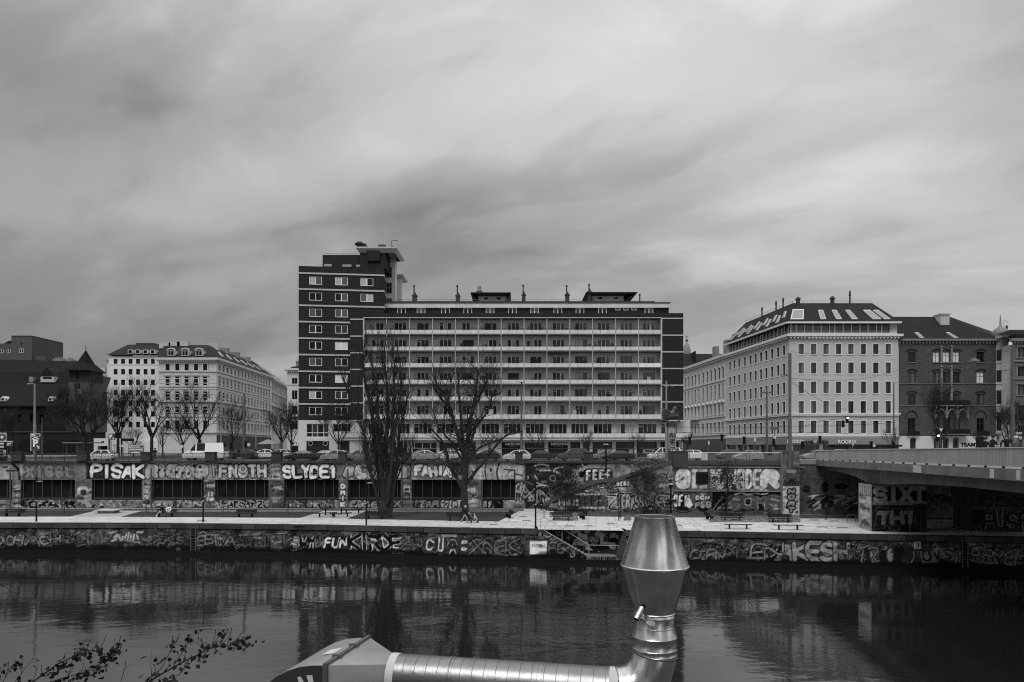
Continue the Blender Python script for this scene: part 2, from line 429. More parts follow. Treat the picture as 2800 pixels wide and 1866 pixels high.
    def text(s,t,u0,v0,u1,v1,tone=0.6,ol=0.02,th=2.0,ow=1.3,seed=1,jit=0.06,slant=0.0,gap=0.16,round_=1,wide=None,a=1.0,hi=None,sh=None,vert=False,halo=None):
        rd=random.Random(seed);n=len(t);jit*=1.3
        cw=(u1-u0)/n if not vert else(u1-u0);ch_=(v1-v0)if not vert else(v1-v0)/n
        if halo is not None:
            for i in range(n*3):
                s.ell(u0+(u1-u0)*rd.random(),v0+(v1-v0)*rd.random(),cw*0.6,min(14,(v1-v0)*0.35),halo,0.85,soft=3)
        items=[]
        for i,c in enumerate(t):
            g=gstrokes(c)
            if not g:continue
            x0=u0+i*cw if not vert else u0;y0=v0 if not vert else v0+i*ch_
            m=th+ow*0.5;gx=cw*gap/2 if not vert else 0
            ax,bx=x0+m*.8+gx,x0+cw-m*.8-gx;ay,by=y0+m,y0+ch_-m
            if c in 'I!':ax,bx=(ax+bx)/2-3,(ax+bx)/2+3
            dy_=rd.uniform(-jit,jit)*ch_*0.6;an=rd.uniform(-jit,jit)*1.5
            ls=[]
            for l in g:
                pts=[]
                for(x,y)in l:
                    x+=rd.uniform(-jit,jit);y+=rd.uniform(-jit,jit)*0.7
                    px_=ax+(bx-ax)*x+slant*y*(by-ay)+an*(y-.5)*(bx-ax);py_=by-(by-ay)*y+dy_
                    pts.append((px_,py_))
                if round_ and len(pts)>2:pts=chaikin(pts,round_)
                ls.append(pts)
            items.append(ls)
        for ls in items:
            s.stroke(ls,th,tone,ol,ow,a,hi,sh)
    def wild(s,u0,v0,u1,v1,seed,tones=(0.3,0.5),ol=0.02,line=0.6,th=3.0,n=None,bg=None):
        rd=random.Random(seed);w_,h_=u1-u0,v1-v0;n=n or max(2,int(w_/(h_*0.62)))
        if bg is not None:s.rect(u0,v0,u1,v1,bg,0.9,3)
        t=''.join(rd.choice('ASRKENOMZBTWHX')for _ in range(n))
        for k in range(n*2):
            x,y=u0+w_*rd.random(),v0+h_*rd.random()
            p=[(x,y),(x+rd.uniform(-1,1)*h_*.5,y+rd.uniform(-1,1)*h_*.4),(x+rd.uniform(-1,1)*h_*.7,y+rd.uniform(-1,1)*h_*.5)]
            p=[(min(max(a_,u0+2),u1-2),min(max(b_,v0+2),v1-2))for a_,b_ in p]
            s.stroke([chaikin(p,2)],th*rd.uniform(.5,.9),rd.choice(tones),ol,1.4)
        s.text(t,u0,v0+1,u1,v1-1,rd.choice(tones),ol,th,1.5,seed,0.13,gap=-0.25,round_=2)
        for k in range(n*3):
            x,y=u0+w_*rd.random(),v0+h_*rd.random()
            p=[(x,y)]+[(x+rd.uniform(-1,1)*h_*.3,y+rd.uniform(-1,1)*h_*.3)for _ in range(3)]
            p=[(min(max(a_,u0),u1),min(max(b_,v0),v1))for a_,b_ in p]
            s.stroke([chaikin(p,2)],0.45,line if rd.random()<.6 else ol,None,0,0.8)
    def tags(s,u0,v0,u1,v1,n,seed,tones=(0.5,0.02),size=(7,14),th=0.5):
        rd=random.Random(seed)
        for _ in range(n):
            h_=rd.uniform(*size)*0.6;k=rd.randint(3,6);w_=h_*0.75*k
            x=rd.uniform(u0,max(u0+1,u1-w_));y=rd.uniform(v0,max(v0+1,v1-h_))
            s.text(''.join(rd.choice('AERKSOMNTLUIV')for _ in range(k)),x,y,x+w_,y+h_,rd.choice(tones),None,th,0,rd.random(),0.12,0.2,a=rd.uniform(.5,.9))
    def joints(s,u0,v0,u1,v1,du,dv,tone,a=0.5,th=0.7,offset=True,seed=3):
        rd=random.Random(seed);y=v0;k=0
        while y<=v1:
            s.rect(u0,y-th/2,u1,y+th/2,tone,a)
            x=u0+(du/2 if(k%2 and offset)else 0)
            while x<=u1:
                s.rect(x-th/2,y,x+th/2,min(y+dv,v1),tone,a*0.8);x+=du
            y+=dv;k+=1
    def blobs(s,u0,v0,u1,v1,n,seed,tones,r=(3,12),a=0.5):
        rd=random.Random(seed)
        for _ in range(n):s.ell(rd.uniform(u0,u1),rd.uniform(v0,v1),rd.uniform(*r),rd.uniform(*r)*.7,rd.choice(tones),a*rd.uniform(.4,1),soft=4)
    def weather(s,seed,amp=0.35,streak=0.3):
        s.A*=(1-amp/2)+amp*(vnoise(s.h,s.w,14,30,seed)*.6+vnoise(s.h,s.w,4,6,seed+1)*.4)
        s.A*=(1-streak/2)+streak*vnoise(s.h,s.w,60,4,seed+2)
    def layer(s,u0,v0,u1,v1,n,seed,tones=(.45,.02,.3)):   # later scrawls, drips and buffed patches over everything
        rd=random.Random(seed)
        for _ in range(n):
            x,y=rd.uniform(u0,u1),rd.uniform(v0,v1);k=rd.random();t=rd.choice(tones)
            if k<.35:s.stroke([chaikin([(x+rd.uniform(-2,2)+i*rd.uniform(2,5),y+rd.uniform(-5,5))for i in range(rd.randint(4,8))],2)],rd.uniform(.5,1.0),t,a=rd.uniform(.5,.95))
            elif k<.6:s.rect(x,y,x+1,y+rd.uniform(4,12),t,rd.uniform(.3,.7))
            elif k<.8:s.ell(x,y,rd.uniform(2,6),rd.uniform(2,5),t,.8,ring=1.0)
            else:s.rect(x,y,x+rd.uniform(4,14),y+rd.uniform(2,7),t*.7,rd.uniform(.3,.6),2)
    def sample(s,u,v):
        x=np.clip((u-s.u0)/s.res,0,s.w-1.001);y=np.clip((v-s.v0)/s.res,0,s.h-1.001)
        x0=x.astype(int);y0=y.astype(int);fx=x-x0;fy=y-y0;A=s.A
        return(A[y0,x0]*(1-fx)+A[y0,x0+1]*fx)*(1-fy)+(A[y0+1,x0]*(1-fx)+A[y0+1,x0+1]*fx)*fy
def linD(pl,u):                     # depth of a wall polyline [(X, Y), ...] seen at column u
    k=(u-1400)/F
    for(xa,ya),(xb,yb)in zip(pl[:-1],pl[1:]):
        ra,rb=xa/ya,xb/yb
        if(k<=rb or(xb,yb)==pl[-1]):
            t=(k*ya-xa)/((xb-xa)-k*(yb-ya));return ya+t*(yb-ya)
    return pl[-1][1]
PAINT=mat('painted_wall',1.0,0.85,0.10,2.0,attr='paint',bump=0.15)
def wall_mesh(name,cv,pl,u0,u1,z0,z1,parent=None,dz_=0.075,step=1.6,holes=(),ztop=None,zbot=None,thick=0.0):
    """vertical wall sheet between columns u0 and u1, following the polyline pl, coloured from the canvas"""
    us=np.arange(u0,u1+step*.5,step);extra=[h for q in holes for h in(q[0],q[1])]
    us=np.unique(np.concatenate([us,extra,[u1]]));us=us[(us>=u0)&(us<=u1)]
    n=max(2,int((z1-z0)/dz_)+1);zs=np.linspace(z0,z1,n)
    zs=np.unique(np.concatenate([zs,[h for q in holes for h in(q[2],q[3])]]))if len(holes)else zs
    D=np.array([linD(pl,u)for u in us]);xs=(us-1400)/F*D
    ZZ=np.repeat(zs[:,None],len(us),1)
    if ztop is not None:top=np.array([ztop(u)for u in us]);ZZ=z0+(ZZ-z0)/(z1-z0)*(top-z0)[None,:]
    VV=1222+(EYE-ZZ)*F/D[None,:];UU=np.repeat(us[None,:],len(zs),0)
    col=cv.sample(UU,VV);col=0.4*(np.clip(col,0,0.62)/0.4)**1.55
    co=np.stack([np.repeat(xs[None,:],len(zs),0),np.repeat(D[None,:],len(zs),0),ZZ],-1).reshape(-1,3)
    nu,nz_=len(us),len(zs);ii=(np.arange(nz_-1)[:,None]*nu+np.arange(nu-1)[None,:])
    keep=np.ones(ii.shape,bool);um=(us[:-1]+us[1:])/2;zm=(zs[:-1]+zs[1:])/2
    for a,b,c,d in holes:keep&=~(((um>a)&(um<b))[None,:]&((zm>c)&(zm<d))[:,None])
    ii=ii[keep];fc=np.stack([ii,ii+1,ii+1+nu,ii+nu],-1)
    me=bpy.data.meshes.new(name);me.vertices.add(len(co))
    wl=wloc(parent)if parent else Vector((0,0,0))
    me.vertices.foreach_set('co',(co-np.array(wl)).ravel())
    me.loops.add(fc.size);me.loops.foreach_set('vertex_index',fc.ravel().astype(np.int32))
    me.polygons.add(len(fc));me.polygons.foreach_set('loop_start',np.arange(len(fc),dtype=np.int32)*4)
    me.update(calc_edges=True)
    at=me.attributes.new('paint','FLOAT','POINT');at.data.foreach_set('value',np.clip(col,0.004,0.8).ravel().astype(np.float32))
    me.materials.append(PAINT)
    return link(name,me,parent,loc=(0,0,0))

# ================================================================ the setting
EDGE=[(-160,70.8),(-52.8,70.6),(-37.7,70.3),(-20.3,68.9),(-5.3,66.2),(21.9,62.8),(44.6,59.5),(170,41)]   # promenade edge
WALL=[(-190,87.6),(-66,87.5),(0,87.0),(2.6,86.9),(19.8,86.4),(60,86.0)]
RW=[(19.0,81.0),(34.0,79.3),(60,76.4),(140,67)]
WATER_Z,QUAY=-3.1,5.95
def Ze(u,v,pl):return Z(v,linD(pl,u))
def pavmat():
    m=mat('paving_slabs',0.40,0.85,0.16,4.0,bump=0.05);t=m.node_tree;b=t.nodes['Principled BSDF']
    geo=t.nodes.new('ShaderNodeNewGeometry');mp=t.nodes.new('ShaderNodeMapping');mp.inputs['Rotation'].default_value=(0,0,R(7))
    t.links.new(geo.outputs['Position'],mp.inputs[0])
    br=t.nodes.new('ShaderNodeTexBrick');t.links.new(mp.outputs[0],br.inputs['Vector']);br.inputs['Scale'].default_value=1
    br.inputs['Brick Width'].default_value=2.1;br.inputs['Row Height'].default_value=1.5;br.inputs['Mortar Size'].default_value=0.05
    br.offset=0.37
    br.inputs['Color1'].default_value=(.86,)*3+(1,);br.inputs['Color2'].default_value=(1.1,)*3+(1,);br.inputs['Mortar'].default_value=(.5,)*3+(1,)
    old=b.inputs['Base Color'].links[0].from_socket;mu=t.nodes.new('ShaderNodeMix');mu.data_type='RGBA';mu.blend_type='MULTIPLY';mu.inputs[0].default_value=1
    t.links.new(old,mu.inputs[6]);t.links.new(br.outputs['Color'],mu.inputs[7]);t.links.new(mu.outputs[2],b.inputs['Base Color']);return m
M_pav=pavmat();M_grass=mat('turf',0.032,1.0,0.5,1.5,fine=0.4,bump=0.6)
M_asph=mat('asphalt',0.045,0.9,0.2,4);M_dasph=mat('path_asphalt',0.05,0.9,0.15,5)
M_conc=mat('concrete',0.20,0.85,0.25,2.5,streak=0.3,bump=0.2);M_dconc=mat('dark_concrete',0.05,0.85,0.3,2,streak=0.3,bump=0.2)
M_metal=mat('painted_metal',0.10,0.5,0.2);M_black=mat('black_metal',0.012,0.45,0.2);M_steel=mat('galvanised',0.38,0.5,0.2,metal=0.3)
M_wood=mat('bench_wood',0.015,0.6,0.3);M_dark=mat('dark_interior',0.008,0.9,0.3);M_white=mat('white_paint',0.75,0.5,0.06)
M_grey=mat('grey_paint',0.3,0.6,0.1);M_stone=mat('granite',0.22,0.8,0.3,1.0)

# water
wm=bpy.data.materials.new('river_water');wm.use_nodes=True;t=wm.node_tree;b=t.nodes['Principled BSDF']
b.inputs['Base Color'].default_value=(.008,.008,.008,1);b.inputs['Roughness'].default_value=0.06;b.inputs['IOR'].default_value=1.85
b.inputs['Specular IOR Level'].default_value=0.5
geo=t.nodes.new('ShaderNodeNewGeometry')
def wn(sc,scl,det,rot=0.0,dist=0.0):
    mp=t.nodes.new('ShaderNodeMapping');mp.inputs['Scale'].default_value=scl;mp.inputs['Rotation'].default_value=(0,0,rot)
    t.links.new(geo.outputs['Position'],mp.inputs[0]);n=t.nodes.new('ShaderNodeTexNoise');n.inputs['Scale'].default_value=sc
    n.inputs['Detail'].default_value=det;n.inputs['Distortion'].default_value=dist;t.links.new(mp.outputs[0],n.inputs['Vector']);return n.outputs['Fac']
fine_w=wn(1.7,(0.45,1.0,1),4,R(6),0.4);mid_w=wn(0.5,(0.5,1.0,1),3,R(-12),0.8);patch=wn(0.075,(0.8,1.6,1),3,R(15),1.0)
rp=t.nodes.new('ShaderNodeValToRGB');t.links.new(patch,rp.inputs[0]);rp.color_ramp.elements[0].position=0.44;rp.color_ramp.elements[1].position=0.62
rp.color_ramp.elements[0].color=(.12,)*3+(1,);rp.color_ramp.elements[1].color=(1,)*3+(1,)
def wmth(op,a,bb):
    n=t.nodes.new('ShaderNodeMath');n.operation=op
    for i,x in enumerate((a,bb)):
        if isinstance(x,(int,float)):n.inputs[i].default_value=x
        else:t.links.new(x,n.inputs[i])
    return n.outputs[0]
hgt=wmth('ADD',wmth('MULTIPLY',wmth('MULTIPLY',fine_w,rp.outputs[0]),0.32),wmth('MULTIPLY',mid_w,0.26))
bn=t.nodes.new('ShaderNodeBump');bn.inputs['Strength'].default_value=0.5;bn.inputs['Distance'].default_value=0.1
t.links.new(hgt,bn.inputs['Height']);t.links.new(bn.outputs[0],b.inputs['Normal'])
g=MB();g.face([(-400,-60,WATER_Z),(400,-60,WATER_Z),(400,95,WATER_Z),(-400,95,WATER_Z)]);struct('water',g,wm)
g=MB();g.face([(-1500,-60,-5),(1500,-60,-5),(1500,95,-5),(-1500,95,-5)]);struct('canal_bed',g,M_dconc)

# quay street level: one sheet reaching the horizon, and the near terrace under the camera
g=MB();pts=[(x,y+0.05)for x,y in[(-190,87.5),(0,87.0),(19.8,86.2),(20.0,81.2),(34,79.6),(60,76.7),(140,67.3),(3000,60)]]
g.face([(-3000,-4000,4.2),(3000,-4000,4.2),(3000,-9,4.2),(-3000,-9,4.2)]);g.face([(x,y,QUAY)for x,y in pts]+[(3000,4000,QUAY),(-3000,4000,QUAY),(-3000,87.5,QUAY)]);struct('ground',g,mat('far_ground',0.09,0.95,0.3,8))
g=MB();g.face([(-400,92.5,QUAY+.006),(400,92.5,QUAY+.006),(400,112,QUAY+.006),(-400,112,QUAY+.006)])
g.face([(-82,112,QUAY+.006),(-52,112,QUAY+.006),(-62,420,QUAY+.006),(-80,420,QUAY+.006)])
g.face([(33,112,QUAY+.006),(54,112,QUAY+.006),(50,420,QUAY+.006),(36,420,QUAY+.006)]);struct('road',g,M_asph)
g=MB()
for y in(97.2,102.2,107.2):
    x=-200
    while x<200:g.box(x,x+3,y,y+.12,QUAY+.008,QUAY+.012);x+=9
struct('road_markings',g,M_white)
g=MB();g.box(-55,29,112,122.5,QUAY-.1,QUAY+.13);g.box(56,200,112,145,QUAY-.1,QUAY+.13);g.box(-200,-82,112,200,QUAY-.1,QUAY+.13)
struct('pavement',g,mat('pavement_grey',0.2,0.9,0.2,3))
# promenade: paving, grass, path
g=MB();wl_=[(-190,87.6),(-66,87.5),(0,87),(19.8,86.4),(60,86),(170,70)]
g.face([(x,y,0)for x,y in EDGE]+[(x,y,0)for x,y in wl_[::-1]]);struct('promenade',g,M_pav)
def gpoly(pts,z):return[tuple(G(u,v,z)[:2])+(z,)for u,v in pts]
g=MB();z=.005
for P_ in([(-900,1397),(262,1397),(192,1413),(-900,1413)],[(385,1398.5),(884,1398.5),(820,1416.5),(330,1413.5)],[(1000,1398.5),(1418,1398.5),(1362,1426.5),(948,1419)]):
    g.face(gpoly(P_[::-1],z))
o=struct('lawn',g,M_grass);
g=MB()
g.face(gpoly([(-900,1391),(1432,1393),(1432,1397.2),(-900,1396.2)][::-1],.010))
g.face(gpoly([(1515,1398),(1900,1403),(2195,1408.5),(2372,1411),(2372,1418),(2185,1418),(1640,1413),(1512,1411)][::-1],.010))
g.face(gpoly([(2372,1411),(2900,1419),(2900,1427),(2372,1418)][::-1],.010))
struct('cycle_path',g,M_dasph)
g=MB();g.face(gpoly([(196,1412.6),(264,1397.6),(383,1399),(326,1412.6)][::-1],.008));g.face(gpoly([(822,1415.8),(886,1399),(998,1399),(946,1418)][::-1],.008))
struct('paved_areas',g,mat('light_setts',0.27,0.9,0.3,0.6,fine=0.3))
g=MB()
for u,v,w_ in((540,1423,24),(760,1432,30),(800,1434,30),(1340,1433,20),(1420,1412,20),(1430,1422,20),(1405,1443,18),(1545,1437,20),(1600,1437,20),(1660,1431,20),(2215,1421,24),
             (2270,1424,22),(2235,1440,26),(2290,1442,26),(1895,1451,22),(1855,1436,9),(2400,1447,30),(1262,1441,22)):
    a=G(u,v,.012);b_=G(u+w_,v,.012);c=G(u+w_+2,v+2.4,.012);d=G(u-3,v+2.4,.012)
    g.face([tuple(d),tuple(c),tuple(b_),tuple(a)])
struct('drain_covers',g,mat('worn_slab',0.13,0.9,0.2))

# ---------------------------------------------------------------- lower embankment wall
cv=Canvas(-160,2960,1420,1600,0.06,1.2)
U=np.arange(cv.w)*cv.res+cv.u0;V=np.arange(cv.h)[:,None]*cv.res+cv.v0
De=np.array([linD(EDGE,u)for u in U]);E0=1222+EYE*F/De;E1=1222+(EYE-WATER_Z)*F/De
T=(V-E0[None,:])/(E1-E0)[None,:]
lvl=np.where(T<0.155,0.13,np.where(T<0.185,0.03,np.where(T<0.62,0.10,np.where(T<0.74,0.07,0.022))))  # the thin dark band below the coping is a painted shadow line
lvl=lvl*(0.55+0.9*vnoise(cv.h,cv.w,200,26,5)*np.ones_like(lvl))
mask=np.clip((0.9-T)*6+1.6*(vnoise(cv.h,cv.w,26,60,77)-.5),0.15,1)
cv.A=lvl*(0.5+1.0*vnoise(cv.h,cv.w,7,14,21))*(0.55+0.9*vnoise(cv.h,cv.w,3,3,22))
for k in range(-4,97):
    u=k*31+(k*7)%5;cv.rect(u,1425,u+1,1600,0.01,0.35)
cv.joints(-160,1455,2960,1520,17,7.2,0.02,0.35,0.6)
def T_(t,u0,v0,u1,v1,tone,ol,th,ow,**k):cv.text(t,u0,v0,u1,v1,tone,ol,th,ow,**k)
T_('AUTS',62,1434,108,1446,0.12,None,0.5,0,seed=3)
for i in range(5):cv.ell(14+i*14,1480+(i%2)*4,11,12,0.24-.02*i,0.9);cv.ell(14+i*14,1480+(i%2)*4,11,12,0.012,1,ring=1.6)
cv.tags(6,1474,60,1492,3,4,(0.02,));cv.blobs(70,1450,160,1485,22,8,(0.28,0.2,0.05),(4,12),0.5)
cv.stroke([chaikin([(70,1490),(90,1462),(105,1485),(108,1492)],2)],2.5,0.2,0.02,1);cv.stroke([chaikin([(40,1470),(62,1452),(82,1470)],2)],1,0.2)
cv.rect(213,1453,219,1482,0.3,0.5,2);cv.text('UOD',238,1458,282,1490,None,0.2,1.0,0.3,seed=5)
for x0,y0,x1,y1 in((301,1458,319,1453),(306,1480,318,1475),(312,1471,320,1463),(324,1464,328,1476),(334,1476,336,1469),(341,1472,346,1462),(351,1465,349,1476),(358,1462,357,1480),(366,1462,364,1480),
                       (375,1456,391,1455),(374,1462,378,1476),(369,1482,382,1484),(352,1458,353,1461)):cv.stroke([[(x0,y0),(x1,y1)]],2.4,0.5,None,0,.85)
cv.blobs(300,1478,420,1492,14,12,(0.14,0.03),(6,14),0.5)
T_('OLV',430,1458,492,1482,0.24,None,2.2,0,seed=4,a=.8);cv.blobs(430,1455,520,1490,12,44,(0.13,0.02),(5,12),0.4)
T_('RIUD',538,1464,645,1490,0.17,None,3.2,0,seed=6,a=.8);cv.text('GB',648,1460,690,1492,0.12,0.03,2.0,0.6,seed=2)
for x in(693,738):cv.rect(x,1465 if x<700 else 1461,x+36,1503,0.012);cv.rect(x+2,1467 if x<700 else 1463,x+34,1501,0.14,.95)
cv.stroke([[(704,1478),(720,1478),(720,1490),(704,1490),(704,1478)]],.8,0.01);cv.stroke([[(752,1472),(760,1472),(760,1484),(752,1484),(752,1472)]],.8,0.01)
cv.stroke([[(730,1466),(730,1502),(742,1502)]],1.1,0.012);cv.stroke([[(690,1504),(765,1506)],[(693,1463),(778,1459),(776,1474)]],.5,0.5,a=.7)
cv.tags(650,1455,690,1470,2,8,(0.5,))
T_('SWM',800,1466,862,1502,0.03,0.012,4.0,1.0,seed=9,sh=None);T_('SWM',800,1466,862,1502,None,0.5,5.2,0.0,seed=9)if False else None
def outl(t,u0,v0,u1,v1,fill,line,th,seed,**k):
    k.setdefault('jit',.09)       # dark fill with a thin pale outline
    cv.text(t,u0,v0,u1,v1,line,None,th+1.7,0,seed=seed,**k);cv.text(t,u0,v0,u1,v1,fill,None,th,0,seed=seed,**k)
outl('SWM',798,1466,864,1500,0.012,0.5,4.0,9,gap=-.15);cv.text('S',800,1470,820,1498,0.4,None,1.2,0)
cv.rect(884,1466,946,1500,0.02,.6,4);T_('FUN',884,1468,948,1500,0.66,0.008,3.3,2.2,seed=10,slant=0.18,gap=-.1,round_=1,jit=.05)
outl('KIRDE',953,1462,1096,1508,0.010,0.6,4.8,14,gap=-0.2,round_=0)
cv.tags(1100,1465,1150,1500,4,17,(0.22,0.16));T_('SEEN',1100,1470,1150,1498,None,0.15,.5,.4,seed=19)
cv.text('CUAB',1158,1466,1286,1516,0.6,None,7.2,0,seed=21,gap=-0.1,jit=.05);cv.text('CUAB',1158,1466,1286,1516,0.08,None,5.4,0,seed=21,gap=-0.1,jit=.05)
cv.rect(1206,1462,1250,1469,0.4,.7,2)
for u,v in((1308,1498),(1352,1499),(1412,1502)):
    cv.ell(u,v,22,22,0.012,1);cv.ell(u,v,20.5,20.5,0.085,1)
cv.stroke([chaikin([(1285,1480),(1300,1468),(1320,1476)],2),chaikin([(1330,1470),(1345,1480),(1358,1470)],2),chaikin([(1385,1520),(1398,1480),(1440,1478)],2)],2.4,0.03)
T_('91',1352,1494,1370,1508,0.02,None,.8,0,seed=3);T_('MUM',1295,1488,1322,1506,0.015,None,.9,0,seed=6,jit=.2);T_('MW',1400,1490,1426,1512,0.012,None,1.0,0,seed=7,jit=.2)
T_('REMY',1378,1467,1414,1474,0.5,None,.6,0,seed=7);cv.text('AUTA',1434,1452,1482,1470,None,0.26,.6,.4,seed=5)
cv.stroke([chaikin([(1430,1478),(1455,1470),(1468,1482),(1490,1476),(1502,1478),(1505,1500),(1515,1520)],2)],1.2,0.01)
cv.blobs(1430,1475,1505,1520,14,31,(0.14,0.2),(6,12),.5)
cv.rect(1449,1480,1495,1516,0.66,1,1);T_('KIROGRAS',1455,1488,1492,1496,0.02,None,.6,0,seed=5);cv.ell(1479,1494,4,4.5,0.02,1,ring=1)
cv.wild(1500,1480,1590,1518,33,(0.2,0.12,0.3),0.015,0.4,2.0);cv.rect(1505,1507,1560,1520,0.02,.7,4)
# right part
cv.tags(1862,1455,1990,1466,6,41,(0.22,0.3));cv.text('OMGST',1865,1474,1978,1478,0.2,None,.5,0)
T_('ITDER',1884,1484,1976,1512,0.16,0.015,3.2,1.2,seed=43,jit=.12,gap=-.1);cv.stroke([chaikin([(1880,1530),(1900,1495),(1935,1487),(1975,1490),(1980,1530)],2)],2.0,0.012)
T_('OM IS DU',1990,1488,2046,1500,0.24,None,.6,0,seed=4);cv.ell(2030,1504,22,20,0.22,.8,ring=1);cv.text('SOM',1944,1520,1976,1532,0.16,None,.6,0,seed=2)
cv.wild(2050,1488,2132,1532,52,(0.03,0.05),0.012,0.3,2.6)
T_('AKESH',2132,1482,2322,1538,0.32,0.012,6.6,2.2,seed=55,gap=-0.25,jit=.08,round_=1);cv.blobs(2132,1486,2318,1530,24,57,(0.2,0.38),(4,10),.45)
cv.tags(2190,1482,2340,1520,5,58,(0.02,0.5),(8,16));cv.ell(2294,1512,11,14,0.02,1,ring=1.2);cv.ell(2294,1512,6,8,0.02,1,ring=1)
cv.text('PMECH',2348,1494,2470,1542,0.035,0.012,7.0,1.0,seed=61,gap=-.05)
for u in(2388,2434):cv.ell(u,1518,9,22,0.32,.9,soft=5);cv.ell(u,1518,9.5,22.5,0.02,1,ring=1.2)
cv.poly([(2490,1496),(2478,1512),(2464,1522),(2466,1540),(2480,1545),(2496,1540),(2503,1525),(2498,1508)],0.07,1,0.01,1.5);cv.ell(2472,1524,3,2,0.01);cv.ell(2482,1523,3,2,0.01);cv.stroke([chaikin([(2497,1508),(2501,1522),(2492,1538)],2)],1.2,0.3)
cv.rect(2500,1482,2518,1501,0.5);T_('9',2503,1484,2515,1499,0.02,None,1.5,0,jit=0)
cv.poly([(2515,1508),(2535,1505),(2540,1515),(2558,1498),(2608,1497),(2612,1534),(2565,1526),(2565,1538),(2520,1540)],0.24,.95,0.012,1.6)
cv.text('OVS',2520,1504,2606,1534,0.05,0.3,3.0,.8,seed=5,jit=.14)
cv.ell(2620,1527,8,8,0.25,1,ring=1.4);T_('DB',2665,1506,2730,1546,0.2,0.04,7,1,seed=62);T_('NSE',2732,1508,2800,1545,0.2,0.03,4,1.5,seed=63);cv.blobs(2655,1505,2860,1548,24,64,(0.12,0.2,0.05),(6,12),.5)
cv.tags(2640,1480,2672,1500,5,65,(0.35,));T_('WE BLAME SOCIETY WHEN WE ARE',2684,1470,2880,1479,0.45,None,.6,0,seed=66)
cv.tags(2360,1464,2620,1482,12,67,(0.3,0.18));cv.tags(900,1438,1460,1450,8,68,(0.03,));cv.tags(2080,1462,2330,1470,8,69,(0.02,));cv.tags(500,1436,900,1447,5,70,(0.03,))
cv.tags(2800,1490,2950,1540,6,71,(0.3,),(10,25))
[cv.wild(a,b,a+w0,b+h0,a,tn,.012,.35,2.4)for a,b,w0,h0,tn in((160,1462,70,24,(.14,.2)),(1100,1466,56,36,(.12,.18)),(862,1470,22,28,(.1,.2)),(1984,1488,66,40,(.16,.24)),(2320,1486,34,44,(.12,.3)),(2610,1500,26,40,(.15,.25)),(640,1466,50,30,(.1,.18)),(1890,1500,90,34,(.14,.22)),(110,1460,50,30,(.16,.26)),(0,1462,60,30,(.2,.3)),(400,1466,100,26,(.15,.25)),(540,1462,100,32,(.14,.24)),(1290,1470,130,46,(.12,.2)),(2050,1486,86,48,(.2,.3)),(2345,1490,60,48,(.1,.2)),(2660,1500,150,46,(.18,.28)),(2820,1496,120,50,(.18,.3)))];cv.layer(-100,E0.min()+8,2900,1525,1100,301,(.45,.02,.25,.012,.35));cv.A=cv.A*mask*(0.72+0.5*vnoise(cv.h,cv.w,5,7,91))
EW=thing('embankment_wall','long dark stone embankment wall covered in graffiti rising from the water','embankment wall',(0,66,WATER_Z))
SL0,SL1,RC1=1471.0,1604.0,1712.0
LZ=-2.45
def stair_top(u):
    if u<1478:return 0.0
    if u<SL1:return LZ*(u-1478)/(SL1-1478)
    return LZ
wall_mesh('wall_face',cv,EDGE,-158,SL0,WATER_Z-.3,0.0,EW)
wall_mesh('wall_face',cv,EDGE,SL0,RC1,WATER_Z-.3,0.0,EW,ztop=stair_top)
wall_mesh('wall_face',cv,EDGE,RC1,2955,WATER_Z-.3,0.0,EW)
def Pe(u,off=0.0,z=0.0):
    D=linD(EDGE,u);p=Vector((X(u,D),D,z));return p+Vector((0.13,0.99,0))*off
g=MB()
for a,b_ in((-158,SL0),(RC1,2955)):
    u=a
    while u<b_:
        e=min(u+40,b_);p,q=Pe(u),Pe(e);h=0.03
        g.face([(p.x,p.y-.12,h-.5),(q.x,q.y-.12,h-.5),(q.x,q.y-.12,h-.06),(p.x,p.y-.12,h-.06)]);g.face([(p.x,p.y-.12,h-.06),(q.x,q.y-.12,h-.06),(q.x,q.y+.0,h),(p.x,p.y+.0,h)])
        g.face([(p.x,p.y,h),(q.x,q.y,h),(q.x,q.y+.5,h),(p.x,p.y+.5,h)]);g.face([(p.x,p.y+.5,h),(q.x,q.y+.5,h),(q.x,q.y+.5,0),(p.x,p.y+.5,0)])
        g.face([(p.x,p.y-.12,h-.5),(p.x,p.y,h-.5),(q.x,q.y,h-.5),(q.x,q.y-.12,h-.5)])
        u=e
g.build('coping',brickmat('coping_stone',.045,.012,1.35,.9,off=0,rough=.9,var=.6,contrast=.4,msize=.03),EW)
g=MB();u=-158
while u<2950:                         # footing ledge at the waterline
    p,q=Pe(u),Pe(u+40);g.beam((p.x,p.y-.15,WATER_Z+.12),(q.x,q.y-.15,WATER_Z+.12),.5,.42);u+=40
g.build('footing',mat('wet_stone',0.008,0.6,0.4,2),EW)
# stair recess: back wall mural, steps, landing
RB=[(x,y+1.75)for x,y in EDGE]
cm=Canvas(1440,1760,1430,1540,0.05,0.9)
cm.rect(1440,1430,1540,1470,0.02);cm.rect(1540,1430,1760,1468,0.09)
T=cm.text
T('ISOKRAS',1494,1446,1520,1451,0.45,None,.5,0);T('VICTOR',1514,1453,1533,1458,0.5,None,.5,0);T('VERA',1518,1460,1534,1466,0.5,None,.5,0)
cm.poly([(1539,1448),(1552,1455),(1562,1464),(1572,1470),(1560,1480),(1556,1488),(1550,1478),(1546,1465)],0.10,1,0.015)
cm.stroke([[(1549,1471),(1560,1471)],[(1554,1466),(1554,1476)]],.5,0.6)
cm.poly([(1560,1449),(1577,1446),(1590,1455),(1592,1460),(1606,1460),(1608,1478),(1592,1476),(1578,1492),(1565,1492),(1568,1480),(1580,1468),(1578,1458),(1562,1460)],0.40,1,0.012)
